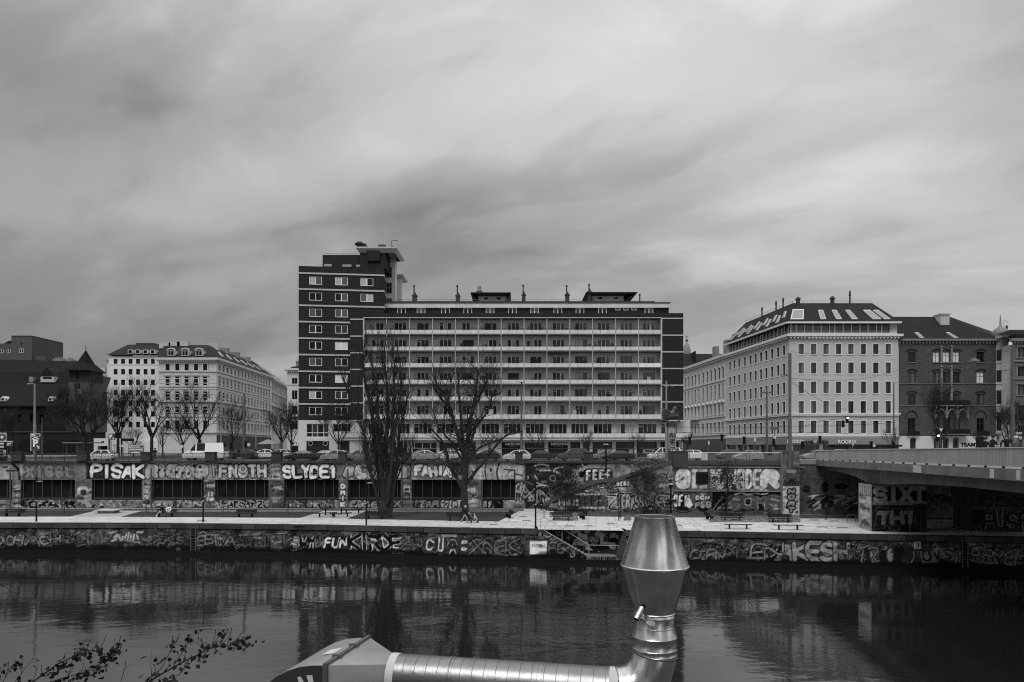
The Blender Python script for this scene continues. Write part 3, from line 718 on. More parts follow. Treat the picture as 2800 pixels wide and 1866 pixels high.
cm.poly([(1575,1480),(1608,1478),(1612,1495),(1622,1506),(1598,1504),(1597,1493),(1577,1491)],0.42,1,0.012)
cm.rect(1590,1494,1600,1505,0.02);cm.rect(1592,1494,1598,1505,0.12)
cm.rect(1598,1452,1612,1458,0.4);cm.poly([(1625,1462),(1637,1446),(1648,1460),(1651,1482),(1682,1484),(1690,1500),(1694,1505),(1672,1503),(1660,1490),(1642,1490),(1640,1470)],0.40,1,0.012)
cm.ell(1617,1474,9,8.5,0.20);cm.ell(1630,1474,9,8.5,0.20);cm.poly([(1609,1477),(1638,1477),(1624,1495)],0.20)
for i in range(16):
    r_=random.Random(i);cm.ell(1612+r_.random()*24,1470+r_.random()*12,.9,.9,0.6)
cm.rect(1652,1454,1663,1482,0.09,1);cm.stroke([[(1651,1463),(1651+a,1463+b_)]for a,b_ in((9,-6),(10,8),(-5,-7),(0,-11),(0,12),(-6,6))],.45,0.6)
cm.rect(1664,1456,1672,1476,0.015);T('S',1665,1458,1671,1474,0.4,None,.7,0);cm.rect(1672,1458,1684,1470,0.42);cm.poly([(1684,1462),(1712,1465),(1712,1482),(1690,1482),(1690,1474),(1684,1474)],0.42,1,.012)
cm.rect(1687,1448,1695,1464,0.012);cm.ell(1691,1452,2,3,0.4,1,ring=.8);cm.ell(1691,1459,1.5,1.5,0.4)
cm.rect(1635,1505,1700,1517,0.02,.9);cm.ell(1662,1509,16,6,0.10);cm.ell(1637,1508,2,2,.4);cm.ell(1680,1510,3,3,.4,1,ring=1);cm.ell(1641,1511,3,3,.3,1,ring=1)
cm.stroke([[(1584,1472),(1640,1488),(1760,1488)]],.01,0.1)
cm.A*=(0.75+0.4*vnoise(cm.h,cm.w,5,8,5))
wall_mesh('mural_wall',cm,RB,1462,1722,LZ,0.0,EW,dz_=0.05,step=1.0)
g=MB();ns=13;p0,p1=Pe(1478),Pe(SL1)
for k in range(ns):
    a=p0.lerp(p1,k/ns);b_=p0.lerp(p1,(k+1)/ns);zt=LZ*(k+0.85)/ns
    g.prismz([(a.x,a.y+.01),(b_.x+.03,b_.y+.01),(b_.x+.25,b_.y+1.72),(a.x+.22,a.y+1.72)],LZ-.5,zt)
g.build('steps',mat('step_stone',0.22,0.85,0.35,1.0),EW)
g=MB();a,b_=Pe(SL1),Pe(RC1)
g.prismz([(a.x,a.y),(b_.x,b_.y),(b_.x+.25,b_.y+1.74),(a.x+.25,a.y+1.74)],LZ-.6,LZ);g.build('landing',M_conc,EW)
g=MB();a,b_=Pe(RC1-26,.02),Pe(RC1,.02);g.prism([(a.x,LZ),(b_.x+.1,LZ),(b_.x+.1,0),(b_.x-.2,0)],b_.y,b_.y+1.8);g.box(X(1471,66)-.3,X(1471,66),65.5,67.6,LZ,0)
g.build('side_wall',M_dconc,EW)
g=MB();e=p1+Vector((0,.02,LZ+.12));s_=p0+Vector((.3,.02,-.05));g.beam(s_,e,.05,.07);g.build('stair_edge',mat('edge_strip',0.28,0.6),EW)
hr=thing('stair_handrail','thin bent steel handrail beside the steps down to the water','handrail',tuple(Pe(1477,.3)))
g=MB();a=Pe(1477,.25);b_=Pe(1610,.25);c=Pe(1692,.25)
g.tube([a+Vector((0,0,0)),a+Vector((0,0,1.02)),a+Vector((.2,0,1.1)),a+Vector((.55,0,1.05)),b_+Vector((0,0,LZ+1.0)),c+Vector((0,0,LZ+1.0)),c+Vector((0,0,LZ))],.035,6);g.build('rail',M_steel,hr)
g=MB();m_=a.lerp(b_,.45);g.tube([m_+Vector((0,0,LZ*.45)),m_+Vector((0,0,LZ*.45+1.0))],.03,6);g.build('post',M_steel,hr);g=MB();g.tube([b_+Vector((0,0,LZ)),b_+Vector((0,0,LZ+1.0))],.03,6);g.build('post',M_steel,hr)
for u,zt in((530,0.0),(2637,0.0)):          # ladders in their slots
    lt=thing('wall_ladder','dark iron ladder set into the embankment wall '+('at the left part of the canal' if u<1000 else 'under the bridge at the far right'),'ladder',tuple(Pe(u,0,WATER_Z)),group='ladders on the embankment wall')
    g=MB();p=Pe(u);g.box(p.x-.28,p.x+.28,p.y-.03,p.y-.01,WATER_Z,zt-.25);g.build('slot',M_dark,lt)
    g=MB()
    for s_ in(-1,1):g.box(p.x+s_*.24-.03,p.x+s_*.24+.03,p.y-.14,p.y-.08,WATER_Z,zt-.2)
    g.build('stile',M_metal,lt);z=WATER_Z+.2
    while z<zt-.3:g=MB();g.box(p.x-.24,p.x+.24,p.y-.13,p.y-.10,z,z+.035);z+=.28;g.build('rung',M_metal,lt)

# ---------------------------------------------------------------- upper quay wall, left gallery part
cv=Canvas(-160,1500,1255,1400,0.26,1.2)
cv.A=0.25*(0.8+0.4*vnoise(cv.h,cv.w,20,30,4))
bays=[(-118,33),(57,205),(251,389),(414,557),(588,734),(777,926),(952,1098),(1126,1268),(1314,1408)]
oz0,oz1=1.1,3.68
for a,b_ in bays:                                             # concrete panels of the band: joints and bolts
    u=a-6
    while u<b_+8:
        cv.rect(u,1266,u+.8,1311,0.05,.55);u+=13.4
for(p,q)in zip(bays[:-1],bays[1:]):cv.joints(p[1],1268,q[0],1392,40,13,0.06,.6,.8,False)
cv.joints(1408,1268,1434,1392,40,13,0.06,.6,.8,False)
cv.rect(-100,1266,33,1311,0.36,.9);cv.poly([(28,1266),(36,1266),(56,1284),(56,1313),(50,1313),(50,1289)],0.02);cv.rect(16,1286,50,1289.5,.015);cv.rect(8,1276,22,1280,.015)
cv.rect(54,1268,66,1300,0.4,.9,3);cv.rect(62,1272,208,1311,0.15,.75,5);cv.text('XIGGL',66,1272,202,1310,0.19,0.06,6.0,1.0,seed=81,jit=.07,gap=0,round_=2,hi=0.5)
cv.rect(236,1266,392,1311,0.055,.9,2);cv.text('PISAK',248,1266,392,1312,0.6,0.008,5.2,2.4,seed=82,jit=.05,gap=-.22,round_=1,slant=.03);cv.text('22',236,1302,249,1310,0.02,None,1.2,0,seed=1,jit=0)
cv.rect(398,1266,560,1311,0.34,.9,2);cv.blobs(400,1270,560,1308,18,83,(0.15,0.2),(5,12),.7);cv.text('RIEMMB',402,1267,566,1311,0.38,0.010,9.0,1.4,seed=83,jit=.05,gap=-.3)
for u in range(432,560,16):cv.rect(u,1272+(u*7)%22,u+7,1279+(u*7)%22,.012,1);cv.ell(u+8,1276+(u*5)%26,2.6,3.2,.4,1);cv.ell(u+8,1276+(u*5)%26,3,3.6,.01,1,ring=1)
cv.rect(583,1266,742,1311,0.36,.95,2);cv.rect(584,1282,590,1305,.03);cv.wild(586,1268,740,1310,840,(.3,.42),.02,.5,1.6);cv.text('FNOTH',598,1268,730,1309,0.46,0.012,5.0,1.8,seed=84,jit=.02,gap=-.05,round_=0)
cv.ell(664,1283,12,13,.42);cv.ell(664,1283,12.5,13.5,.01,1,ring=1.4);cv.ell(664,1282,5,6,.02);cv.ell(664,1282,2.2,4,.4)
for x in(595,732):
    cv.stroke([[(x,1272),(x,1306)]]+[[(x-4,y-3),(x,y),(x+4,y-3)]for y in range(1276,1306,5)],.5,.02)
cv.stroke([chaikin([(612+i*2.5,1270+(i%2)*4)for i in range(9)],1)],.7,.03)
cv.rect(744,1266,765,1311,0.45,.8,2);cv.tags(744,1268,765,1310,6,85,(.02,),(8,14),.8)
cv.rect(768,1266,946,1311,0.2,.8,3);cv.blobs(770,1266,945,1311,60,86,(.06,.3,.12),(2,6),.8);cv.text('SLYDE1',774,1269,924,1310,0.66,0.010,5.2,1.9,seed=86,gap=-.2,sh=.02,round_=1,jit=.04)
for t_,a,b_ in(('WAY',781,799),('GRAFFITI',806,842),('TTC',849,870),('MHS!',880,906)):cv.text(t_,a,1294,b_,1303,0.012,None,1.1,0,seed=a,jit=.08)
cv.rect(944,1266,1112,1311,0.36,.9,2);cv.text('ALBCS',940,1268,1118,1312,0.42,0.010,11.0,1.6,seed=87,gap=-.3,jit=.08);cv.rect(985,1275,1010,1283,.06,.8,2)
cv.rect(1112,1266,1124,1311,0.06,.6);cv.rect(1126,1266,1246,1311,0.28,.9,3);cv.blobs(1130,1268,1240,1310,30,88,(.45,.12),(3,8),.7);cv.text('FAHIA',1134,1271,1234,1305,0.62,0.012,5.2,1.6,seed=89,gap=-.3,round_=0,jit=.08)
cv.stroke([chaikin([(1240,1272+i*8),(1252,1270+i*8),(1262,1276+i*7)],1)for i in range(4)],3.2,.10,.03,1)
cv.rect(1284,1266,1432,1311,0.40,.9,2)
for u,v in[(1308+i*13,1278+j*24)for i in range(8)for j in range(2)]:cv.ell(u,v,1.6,1.6,.05,.8)
cv.stroke([chaikin([(1330,1267),(1325,1285),(1330,1312)],2)],1.5,.02);cv.stroke([chaikin([(1365,1267),(1357,1290),(1362,1312)],2)],2.0,.02);cv.rect(1339,1281,1345,1290,.03)
cv.stroke([[(1378,1284),(1407,1286),(1407,1311),(1390,1311)],[(1410,1268),(1432,1272)],[(1408,1296),(1430,1302)]],1.6,.02);cv.rect(1288,1306,1295,1312,.015)
for u in range(-110,1430,13):
    for v in(1278,1300):cv.ell(u,v,1.0,1.0,.10,.5)
# low parapet under the openings
P0,P1=1368,1389
cv.rect(-100,1366,33,1391,.25,.8);cv.stroke([chaikin([(0,1384),(12,1378),(24,1384),(30,1376)],2)],1.2,.02)
def par(t,a,b_,fill,ol,th,ow,bg,seed,**k):
    cv.rect(a-1,1366,b_+1,1391,bg,.9,1);cv.text(t,a,P0-1,b_,P1+1,fill,ol,th,ow+.5,seed=seed,**k)
    rd=random.Random(seed)
    for _ in range(int((b_-a)/5)):x,y=rd.uniform(a,b_-8),rd.uniform(P0,P1-3);cv.stroke([chaikin([(x,y)]+[(x+rd.uniform(-4,10),y+rd.uniform(-7,7))for _ in range(2)],2)],rd.uniform(.4,1.2),rd.choice((.5,.012,.3)))
par('SOKAIR',58,205,.014,.45,3.6,1.1,.16,91,gap=-.3,jit=.1);par('TWOER',252,389,.22,.4,6.2,.8,.02,92,gap=-.2,jit=.05)
par('FSIGN',418,555,.33,.03,4.6,1.0,.12,93,gap=-.1,round_=2);par('TEAMSARZE',590,735,.014,.48,2.6,.9,.25,94,gap=-.15,jit=.12)
par('PERSE',779,834,.16,.012,3.2,1.2,.06,95,gap=-.2);par('OPER',838,912,.20,.012,4.2,1.5,.12,96,gap=-.1);par('CRYERTX',958,1096,.30,.014,2.8,1.4,.18,97,gap=-.2,jit=.12)
par('IZAR',1128,1200,.28,.014,3.2,1.4,.10,98,gap=-.1);par('ERGNT',1206,1262,.45,.014,2.4,1.4,.2,99,gap=-.2,jit=.12)
cv.rect(1316,1366,1434,1392,.25,.8);par('MF',1320,1348,.42,.012,2.8,2.6,.2,100,gap=.1);par('LOD',1352,1374,.03,.012,2,1.5,.12,101);cv.rect(1378,1357,1404,1392,.3,.9);cv.tags(1376,1356,1432,1390,9,102,(.03,.5),(6,14))
# pillars
pil=[(33,57),(205,251),(389,414),(557,588),(734,777),(926,952),(1098,1126),(1268,1314),(1408,1436)]
for i,(a,b_)in enumerate(pil):
    cv.rect(a,1313,b_,1391,(.22,.16,.2,.12,.13,.16,.2,.18,.12)[i],.75,2);cv.tags(a+1,1316,b_-1,1388,9+i%3,110+i,(.5,.012,.45,.02),(6,15),.8)
cv.ell(45,1336,9,9,.4,1);cv.rect(36,1336,54,1390,.3,.6);cv.tags(35,1340,55,1390,10,131,(.012,.55),(6,16),1.2)
cv.ell(227,1344,17,14,.5,.9);cv.ell(228,1346,9,7,.04,.9);cv.poly([(225,1356),(232,1350),(240,1355),(246,1350),(250,1362),(246,1372),(252,1385),(236,1390),(230,1372)],.33,1,.012);cv.tags(208,1345,246,1388,8,132,(.012,.5),(6,14),1)
cv.tags(390,1320,412,1388,12,133,(.5,.6,.02),(8,16),1.2);cv.text('12',566,1346,584,1357,.6,None,1.2,0,seed=5);cv.text('FAM',565,1359,584,1370,.62,None,1.4,0,seed=6);cv.rect(563,1322,583,1340,.05,.6);cv.tags(564,1322,584,1342,4,134,(.4,),(8,12),1)
cv.rect(745,1316,776,1390,.05,.5,3);cv.tags(738,1316,775,1388,14,135,(.3,.2,.4),(6,14),.8)
for i,c in enumerate('OMIK'):
    y=1322+i*16.5;cv.text(c,928,y,946,y+17,.55,.012,3.0,1.4,seed=i+9)
cv.ell(1112,1334,9,10,.5,1);cv.rect(1103,1334,1121,1345,.45,1);cv.rect(1106,1336,1118,1342,.02);cv.ell(1112,1357,9,10,.14,1,soft=2);cv.ell(1112,1357,9.5,10.5,.01,1,ring=1.4);cv.rect(1105,1359,1118,1361,.4)
cv.text('OHOE',1282,1320,1308,1328,.05,None,.8,0);cv.text('JAZ',1281,1334,1300,1340,.6,None,.8,0);cv.ell(1292,1367,7,6,.5,.9);cv.ell(1289,1366,1.6,2,.01);cv.ell(1295,1366,1.6,2,.01);cv.tags(1280,1344,1308,1388,8,137,(.5,.012),(6,14),1)
cv.wild(1409,1319,1440,1367,140,(.35,.5),.012,.6,2.2)
cv.layer(-100,1268,1430,1390,420,302,(.45,.015,.25,.02));cv.A*=(0.78+0.4*vnoise(cv.h,cv.w,5,8,6));cv.A*=(0.85+0.3*vnoise(cv.h,cv.w,40,4,7))
QW=thing('quay_wall','long upper quay retaining wall with dark barred gallery openings and colourful graffiti','retaining wall',(0,87.5,0))
QW['label']='long upper quay retaining wall with dark gallery openings and graffiti panels'
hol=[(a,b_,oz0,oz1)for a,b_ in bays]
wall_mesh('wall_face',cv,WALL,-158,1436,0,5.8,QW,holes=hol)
g=MB()
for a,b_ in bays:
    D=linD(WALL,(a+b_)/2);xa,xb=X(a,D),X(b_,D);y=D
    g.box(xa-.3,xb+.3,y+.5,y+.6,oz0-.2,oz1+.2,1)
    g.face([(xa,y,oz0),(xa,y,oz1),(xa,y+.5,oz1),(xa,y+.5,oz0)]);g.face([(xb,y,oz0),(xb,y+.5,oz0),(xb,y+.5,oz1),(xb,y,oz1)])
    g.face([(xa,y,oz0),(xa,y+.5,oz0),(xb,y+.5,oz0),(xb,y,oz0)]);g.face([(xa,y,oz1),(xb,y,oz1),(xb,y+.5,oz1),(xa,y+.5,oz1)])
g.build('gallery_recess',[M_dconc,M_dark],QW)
for a,b_ in bays:
    D=linD(WALL,(a+b_)/2);xa,xb=X(a,D),X(b_,D);g=MB();x=xa+.15
    while x<xb:g.box(x-.03,x+.03,D+.28,D+.34,oz0,oz1);x+=1.22
    g.box(xa,xb,D+.2,D+.25,oz0+.12,oz0+.17);g.box(xa,xb,D+.2,D+.25,oz0+.3,oz0+.34)
    g.build('gallery_grille',mat('grille_grey',0.09,0.6),QW)
def ledge(pl,u0,u1,z0,z1,out,m,parent,back=.5):
    g=MB();n=max(2,int((u1-u0)/60));P=[Vector((X(u,linD(pl,u)),linD(pl,u),0))for u in np.linspace(u0,u1,n)]
    for p,q in zip(P[:-1],P[1:]):
        g.prismz([(p.x,p.y-out),(q.x,q.y-out),(q.x,q.y+back),(p.x,p.y+back)],z0,z1)
    return g.build('ledge',m,parent)
M_ledge=mat('ledge_stone',0.045,0.85,0.35,2,bump=.2)
ledge(WALL,-158,1838,5.8,6.08,.22,M_ledge,QW)
ledge(WALL,-158,1430,0.0,0.08,.12,M_ledge,QW,back=0.0)
# recess wall behind the staircase
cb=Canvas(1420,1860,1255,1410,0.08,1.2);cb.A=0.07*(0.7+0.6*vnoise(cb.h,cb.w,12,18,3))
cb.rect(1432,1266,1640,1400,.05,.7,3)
for k in range(26):
    r_=random.Random(900+k);x,y=1438+r_.random()*160,1270+r_.random()*60
    cb.stroke([chaikin([(x,y)]+[(x+r_.uniform(-22,22),y+r_.uniform(-14,14))for _ in range(3)],2)],r_.choice((.5,.6,.8)),r_.choice((.16,.12,.2)))
for pts,th in(([(1462,1275),(1478,1269),(1500,1273)],1.6),([(1475,1288),(1505,1287)],1.2),([(1515,1284),(1530,1278),(1540,1278)],1.2),([(1515,1288),(1530,1294)],3),([(1443,1302),(1446,1312),(1440,1311)],1),([(1462,1300),(1470,1312)],1),([(1590,1268),(1595,1274)],1.5)):
    cb.stroke([chaikin(pts,2)],th,.55)
cb.ell(1512,1308,9,8,.55,1,ring=1.4);cb.wild(1432,1318,1500,1372,150,(.3,.45),.012,.6,2.4);cb.wild(1500,1322,1600,1392,151,(.1,.2,.5),.014,.5,2.2)
cb.poly([(1540,1318),(1575,1285),(1610,1270),(1720,1266),(1800,1266),(1720,1310),(1640,1330)],.34,.95);cb.blobs(1560,1270,1720,1325,20,152,(.5,.12,.25),(4,10),.6)
cb.rect(1596,1286,1676,1322,.012);cb.text('FEEF',1600,1283,1672,1316,.62,.012,3.4,2.4,seed=153,round_=0,jit=.04)
cb.ell(1590,1298,8,9,.012);cb.blobs(1680,1270,1730,1300,8,154,(.02,.5),(3,7),.8);cb.text('IONULG',1480,1362,1560,1378,.5,None,1.6,0,seed=155,slant=-.2);cb.tags(1720,1268,1790,1290,8,156,(.02,.5))
cb.layer(1436,1268,1840,1395,260,303,(.5,.012,.3,.02));cb.A*=(0.75+.45*vnoise(cb.h,cb.w,4,6,8))
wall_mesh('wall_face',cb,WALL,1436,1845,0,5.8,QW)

# ---------------------------------------------------------------- staircase block in front of it
SW=[(2.0,84.4),(19.0,81.0),(22,80.7)]
cs=Canvas(1470,1850,1255,1410,0.2,1.2);cs.A=0.24*(0.75+.5*vnoise(cs.h,cs.w,15,20,9))
cs.rect(1735,1285,1842,1345,.22,.8,4);cs.rect(1478,1338,1625,1400,.08,.8,4)
for u,v,r_ in((1790,1306,10),(1812,1304,12),(1830,1302,9),(1806,1326,26),(1780,1328,16)):cs.ell(u,v,r_,r_*.85,.012);cs.ell(u,v,r_-1.6,r_*.85-1.6,.2)
cs.ell(1806,1326,23,19,.19);cs.text('TRIR',1782,1330,1812,1340,.02,None,1.2,0);cs.tags(1800,1320,1830,1335,4,160,(.5,))
cs.wild(1600,1300,1690,1345,161,(.35,.5,.2),.02,.5,2.5);cs.rect(1683,1318,1722,1332,.012);cs.text('UEBO',1685,1316,1722,1330,.5,.012,1.8,1.2,seed=5);cs.text('YOKO',1692,1334,1712,1340,.5,None,.8,0)
cs.rect(1560,1350,1660,1392,.10,.8,3);cs.text('MORS',1584,1352,1658,1392,.12,.012,8,1.6,seed=162,gap=-.3);
for i in range(8):cs.ell(1578+i*10,1352,6,3.5,.42);cs.ell(1578+i*10,1352,6,3.5,.02,1,ring=1)
for i in range(7):cs.ell(1584+i*11,1389,5,3.5,.42)
cs.text('18',1566,1366,1582,1384,.55,None,1.4,0,seed=3);cs.wild(1660,1350,1722,1394,163,(.02,.03),.55,.6,2.2);cs.wild(1722,1346,1838,1394,164,(.42,.3),.012,.3,3.0)
cs.text('TIN',1500,1366,1560,1384,.5,None,1.6,0,seed=7);cs.tags(1490,1372,1600,1398,14,165,(.45,.02),(6,12),.7);cs.rect(1470,1394,1842,1404,.05,.7,2);cs.tags(1560,1394,1830,1402,12,166,(.3,),(5,9))
cs.text('GRASS',1700,1350,1760,1392,.4,.012,3,1.5,seed=9,gap=-.2);cs.layer(1480,1275,1840,1400,200,304,(.45,.012,.02));cs.A*=(.75+.45*vnoise(cs.h,cs.w,4,6,12))
SW_base=lambda u:0.0
FL=[(1482,1383),(1548,1350),(1632,1316),(1682,1313),(1736,1294),(1840,1262)]
def zstair(u):
    for(a,va),(b_,vb)in zip(FL[:-1],FL[1:]):
        if u<=b_:
            t_=max(0,(u-a)/(b_-a));za,zb=Z(va,linD(SW,a)),Z(vb,linD(SW,b_));return za+t_*(zb-za)
    return Z(1262,81)
ST=thing('quay_staircase','graffiti covered two flight staircase climbing from the promenade to the quay','staircase',(X(1700,82.5),82.5,0))
wall_mesh('wall_face',cs,SW,1484,1841,0,5.7,ST,ztop=lambda u:zstair(u)-.02)
g=MB();n=34
for k in range(n):
    u,u2=1484+k*356/n,1484+(k+1)*356/n;D=linD(SW,u);z=zstair((u+u2)/2)
    g.box(X(u,D),X(u2,D)+.03,D+.18,D+2.0,max(0,z-1.2),z-.08 if 1632<u<1682 else z-.05)
g.build('steps',M_conc,ST)
g=MB()
for(a,va),(b_,vb)in zip(FL[:-1],FL[1:]):
    pa,pb=Vector((X(a,linD(SW,a)),linD(SW,a)-.02,Z(va,linD(SW,a)))),Vector((X(b_,linD(SW,b_)),linD(SW,b_)-.02,Z(vb,linD(SW,b_))));g.beam(pa,pb,.3,.42)
g.build('stringer',mat('stringer_dark',0.07,0.8,0.2),ST)
def railing_along(pts,h,parent,step=.16,m=M_metal,r=.03,mid=True):
    g=MB();top=[p+Vector((0,0,h))for p in pts];g.tube(top,r,5);g.build('handrail',m,parent)
    g=MB();g.tube([p+Vector((0,0,.14))for p in pts],.02,4)
    for p,q in zip(pts[:-1],pts[1:]):
        n=max(1,int((q-p).length/step))
        for i in range(n+1):
            b_=p.lerp(q,i/n);g.box(b_.x-.012,b_.x+.012,b_.y-.012,b_.y+.012,b_.z+.1,b_.z+h)
    g.build('balusters',m,parent)
railing_along([Vector((X(u,linD(SW,u)),linD(SW,u)-.05,Z(v,linD(SW,u))+.2))for u,v in FL[1:]],.95,ST)
railing_along([Vector((X(u,linD(SW,u))+.2,linD(SW,u)+1.9,Z(v,linD(SW,u))+.1))for u,v in FL[:1]+FL[1:]],.95,ST,step=.3)
# ---------------------------------------------------------------- right wall part
cr=Canvas(1830,2960,1225,1440,0.2,1.2);cr.A=0.16*(0.7+.6*vnoise(cr.h,cr.w,20,26,13))
cr.rect(1841,1275,2130,1344,.14,.7,3)
for c,a,b_ in(('O',1850,1886),('D',1960,1984),('N',1994,2014),('R',2016,2037),('D',2040,2058),('E',2060,2079),('R',2081,2129)):
    cr.text(c,a-3,1281,b_+3,1340,.50,.05,(b_-a)*.23+1,1.2,seed=1,jit=.02,gap=0)
cr.rect(1851,1290,1885,1332,.50,1,6);cr.poly([(1860,1312),(1870,1304),(1873,1306),(1864,1316)],.04)
cr.rect(1892,1283,1908,1336,.46,1,3);cr.rect(1912,1282,1934,1291,.42);cr.rect(1912,1326,1934,1336,.36);cr.rect(1943,1283,1957,1336,.50,1,4);cr.poly([(1946,1310),(1952,1303),(1955,1305),(1949,1313)],.05)
cr.rect(1903,1291,1937,1325,.010)
cr.rect(1841,1342,1948,1345,.02);cr.blobs(1950,1338,2140,1346,40,170,(.5,),(2,4),.9);cr.blobs(1960,1290,2000,1340,26,171,(.06,),(1,3),1)
cr.rect(1841,1346,1896,1404,.16,.9,2);cr.ell(1868,1376,28,22,.012,.9);cr.text('OFIL',1842,1352,1894,1388,.6,.012,3.2,2.0,seed=172,gap=-.1);cr.poly([(1880,1360),(1890,1366),(1895,1382),(1884,1391),(1872,1380)],.6,1,.012);cr.stroke([chaikin([(1844,1396),(1868,1404),(1892,1396)],2)],2,.05)
cr.rect(1897,1346,1945,1404,.17,.9,2);cr.ell(1922,1378,21,22,.014,.9);cr.text('DON',1902,1354,1940,1368,.5,.012,2.2,1.4,seed=173,gap=-.1);cr.text('PSG',1901,1370,1944,1392,.36,.012,3.0,1.6,seed=174,gap=-.2);cr.ell(1921,1351,6,3,.5,1,ring=1.4)
cr.rect(1948,1344,2140,1396,.016);cr.text('SOMS',1992,1352,2134,1396,.52,None,6.6,0,seed=175,gap=-.1,jit=.05);cr.text('SOMS',1992,1352,2134,1396,.15,None,5.6,0,seed=175,gap=-.1,jit=.05)
cr.poly([(1995,1376),(2012,1366),(2022,1385),(2008,1396)],.16,1,.5,.8)
cr.stroke([chaikin([(1950,1394),(1965,1372),(1975,1362)],1),chaikin([(1960,1396),(1978,1378)],1)],.8,.5);cr.stroke([chaikin([(2010,1352),(2030,1347),(2042,1354),(2060,1348),(2085,1352),(2100,1350)],2)],1.4,.5)
cr.text('MZLCS KROE',1962,1386,2002,1392,.5,None,.6,0);cr.text('DEDX',2115,1389,2134,1394,.5,None,.6,0);cr.rect(1948,1396,2140,1410,.12,.8);cr.tags(1950,1396,2138,1405,10,176,(.02,.3),(6,10))
cr.rect(2186,1225,2960,1440,.13,.95);cr.blobs(2190,1290,2960,1410,60,177,(.07,.18),(8,22),.5)
cr.rect(2186,1309,2960,1312,.10,.8)
for k in range(20):
    r_=random.Random(700+k);x,y=2205+r_.random()*150,1352+r_.random()*36
    cr.stroke([chaikin([(x,y),(x+r_.uniform(8,30),y-r_.uniform(2,10)),(x+r_.uniform(10,40),y+r_.uniform(-3,9)),(x+4,y+12)],2)],r_.choice((.8,1.6,2.2)),r_.choice((.35,.2,.05,.5)),.015,.8,.9)
for u,v,a_,b2 in((2256,1332,10,15),(2205,1338,11,10),(2300,1330,20,8)):cr.ell(u,v,a_,b2,.022,1);cr.ell(u,v,a_,b2,.10,.8,ring=1);cr.stroke([chaikin([(u-a_*.6,v),(u,v-4),(u+a_*.6,v+2)],1)],.6,.12)
cr.tags(2195,1290,2215,1305,3,178,(.12,));cr.text('KRASS',2540,1350,2650,1385,.03,.09,4,.8,seed=179,gap=-.2);cr.blobs(2540,1370,2650,1400,20,180,(.09,.14),(6,12),.5);cr.ell(2613,1342,14,14,.02,1)
cr.layer(1842,1278,2138,1400,130,305,(.3,.03));cr.layer(2190,1290,2900,1400,120,306,(.1,.02));cr.A*=(.75+.45*vnoise(cr.h,cr.w,4,6,14));cr.A[:,:]*=(.85+.3*vnoise(cr.h,cr.w,50,5,15))
RWT=thing('quay_wall','right part of the quay wall with huge pale block letters and a boarded window','retaining wall',(27,80.2,0))
wall_mesh('wall_face',cr,RW,1840,2955,0,5.85,RWT)
g=MB();g.box(X(1841,81),X(1841,81)+.3,81,86.3,0,5.9);g.build('return_wall',M_dconc,RWT)
ledge(RW,1880,2141,5.75,6.25,.15,mat('parapet_dark',0.06,0.8,0.25),RWT);ledge(RW,1843,2200,5.45,5.56,.10,M_conc,RWT,0);ledge(RW,1841,2141,2.62,2.74,.14,M_conc,RWT,0)
ledge(RW,2186,2955,5.85,6.4,.1,M_conc,RWT,3)
g=MB();D=80.6
for i in range(4):
    for j in range(4):xa,za=X(1903+i*8.4,D),Z(1325-j*8.4,D);g.box(xa,xa+.33,D-.06,D-.02,za,za+.33)
g.build('window_board',M_black,RWT);g=MB();g.tube([(X(1936,80.5),80.3,5.5),(X(1936,80.5),80.3,2.7)],.05,5);g.tube([(X(2138,79.4),79.2,5.5),(X(2138,79.4),79.2,3.4)],.06,5);g.build('drainpipe',M_metal,RWT)
# big pier blocks
cp=Canvas(2130,2195,1225,1415,.2,1.0);cp.A=0.15*(.6+.8*vnoise(cp.h,cp.w,14,10,16));cp.rect(2141,1312,2186,1330,.2,.8);cp.text('JAKOB',2142,1315,2184,1328,.12,.03,2,1,seed=3)
cp.rect(2140,1330,2187,1415,.46,1);cp.blobs(2141,1332,2186,1405,34,190,(.015,),(1,4),1)
for i,c in enumerate('NORT'):cp.text(c,2152,1334+i*17,2176,1352+i*17,.3,.012,3.4,2.2,seed=i,slant=.05)
cp.tags(2168,1260,2186,1308,5,191,(.04,.3));cp.A*=(.75+.4*vnoise(cp.h,cp.w,4,6,17))
PB=thing('bridge_pylon','massive concrete pier block at the bridge end with a lamp column on it','pier',(X(2163,78.8),78.8,0))
wall_mesh('pier_face',cp,[(X(2140.5,78.9),78.9),(X(2186,78.4),78.4)],2140.5,2186,0,Z(1233,78.6),PB,dz_=.05,step=1.0)
x0,x1=X(2140.5,78.9),X(2186,78.4);g=MB();g.box(x0+.005,x1-.005,78.93,82,0,Z(1233,78.6)-.01)
g.box(X(2157,78.5),X(2170,78.5),78.2,78.5,Z(1308,78.5),Z(1285,78.5));g.build('pier_block',M_conc,PB)
QP=thing('quay_pier','dark square stone pier at the top of the staircase','pier',(X(1862,80.8),80.8,5.4))
g=MB();D=80.7;g.box(X(1839,D),X(1880,D),D-.1,D+2.2,Z(1276,D),Z(1236,D));g.box(X(1838,D),X(1881,D),D-.15,D+2.25,Z(1236,D),Z(1233.5,D));g.build('pier_block',mat('pier_dark',.05,.8,.4,1.2,streak=.4),QP)

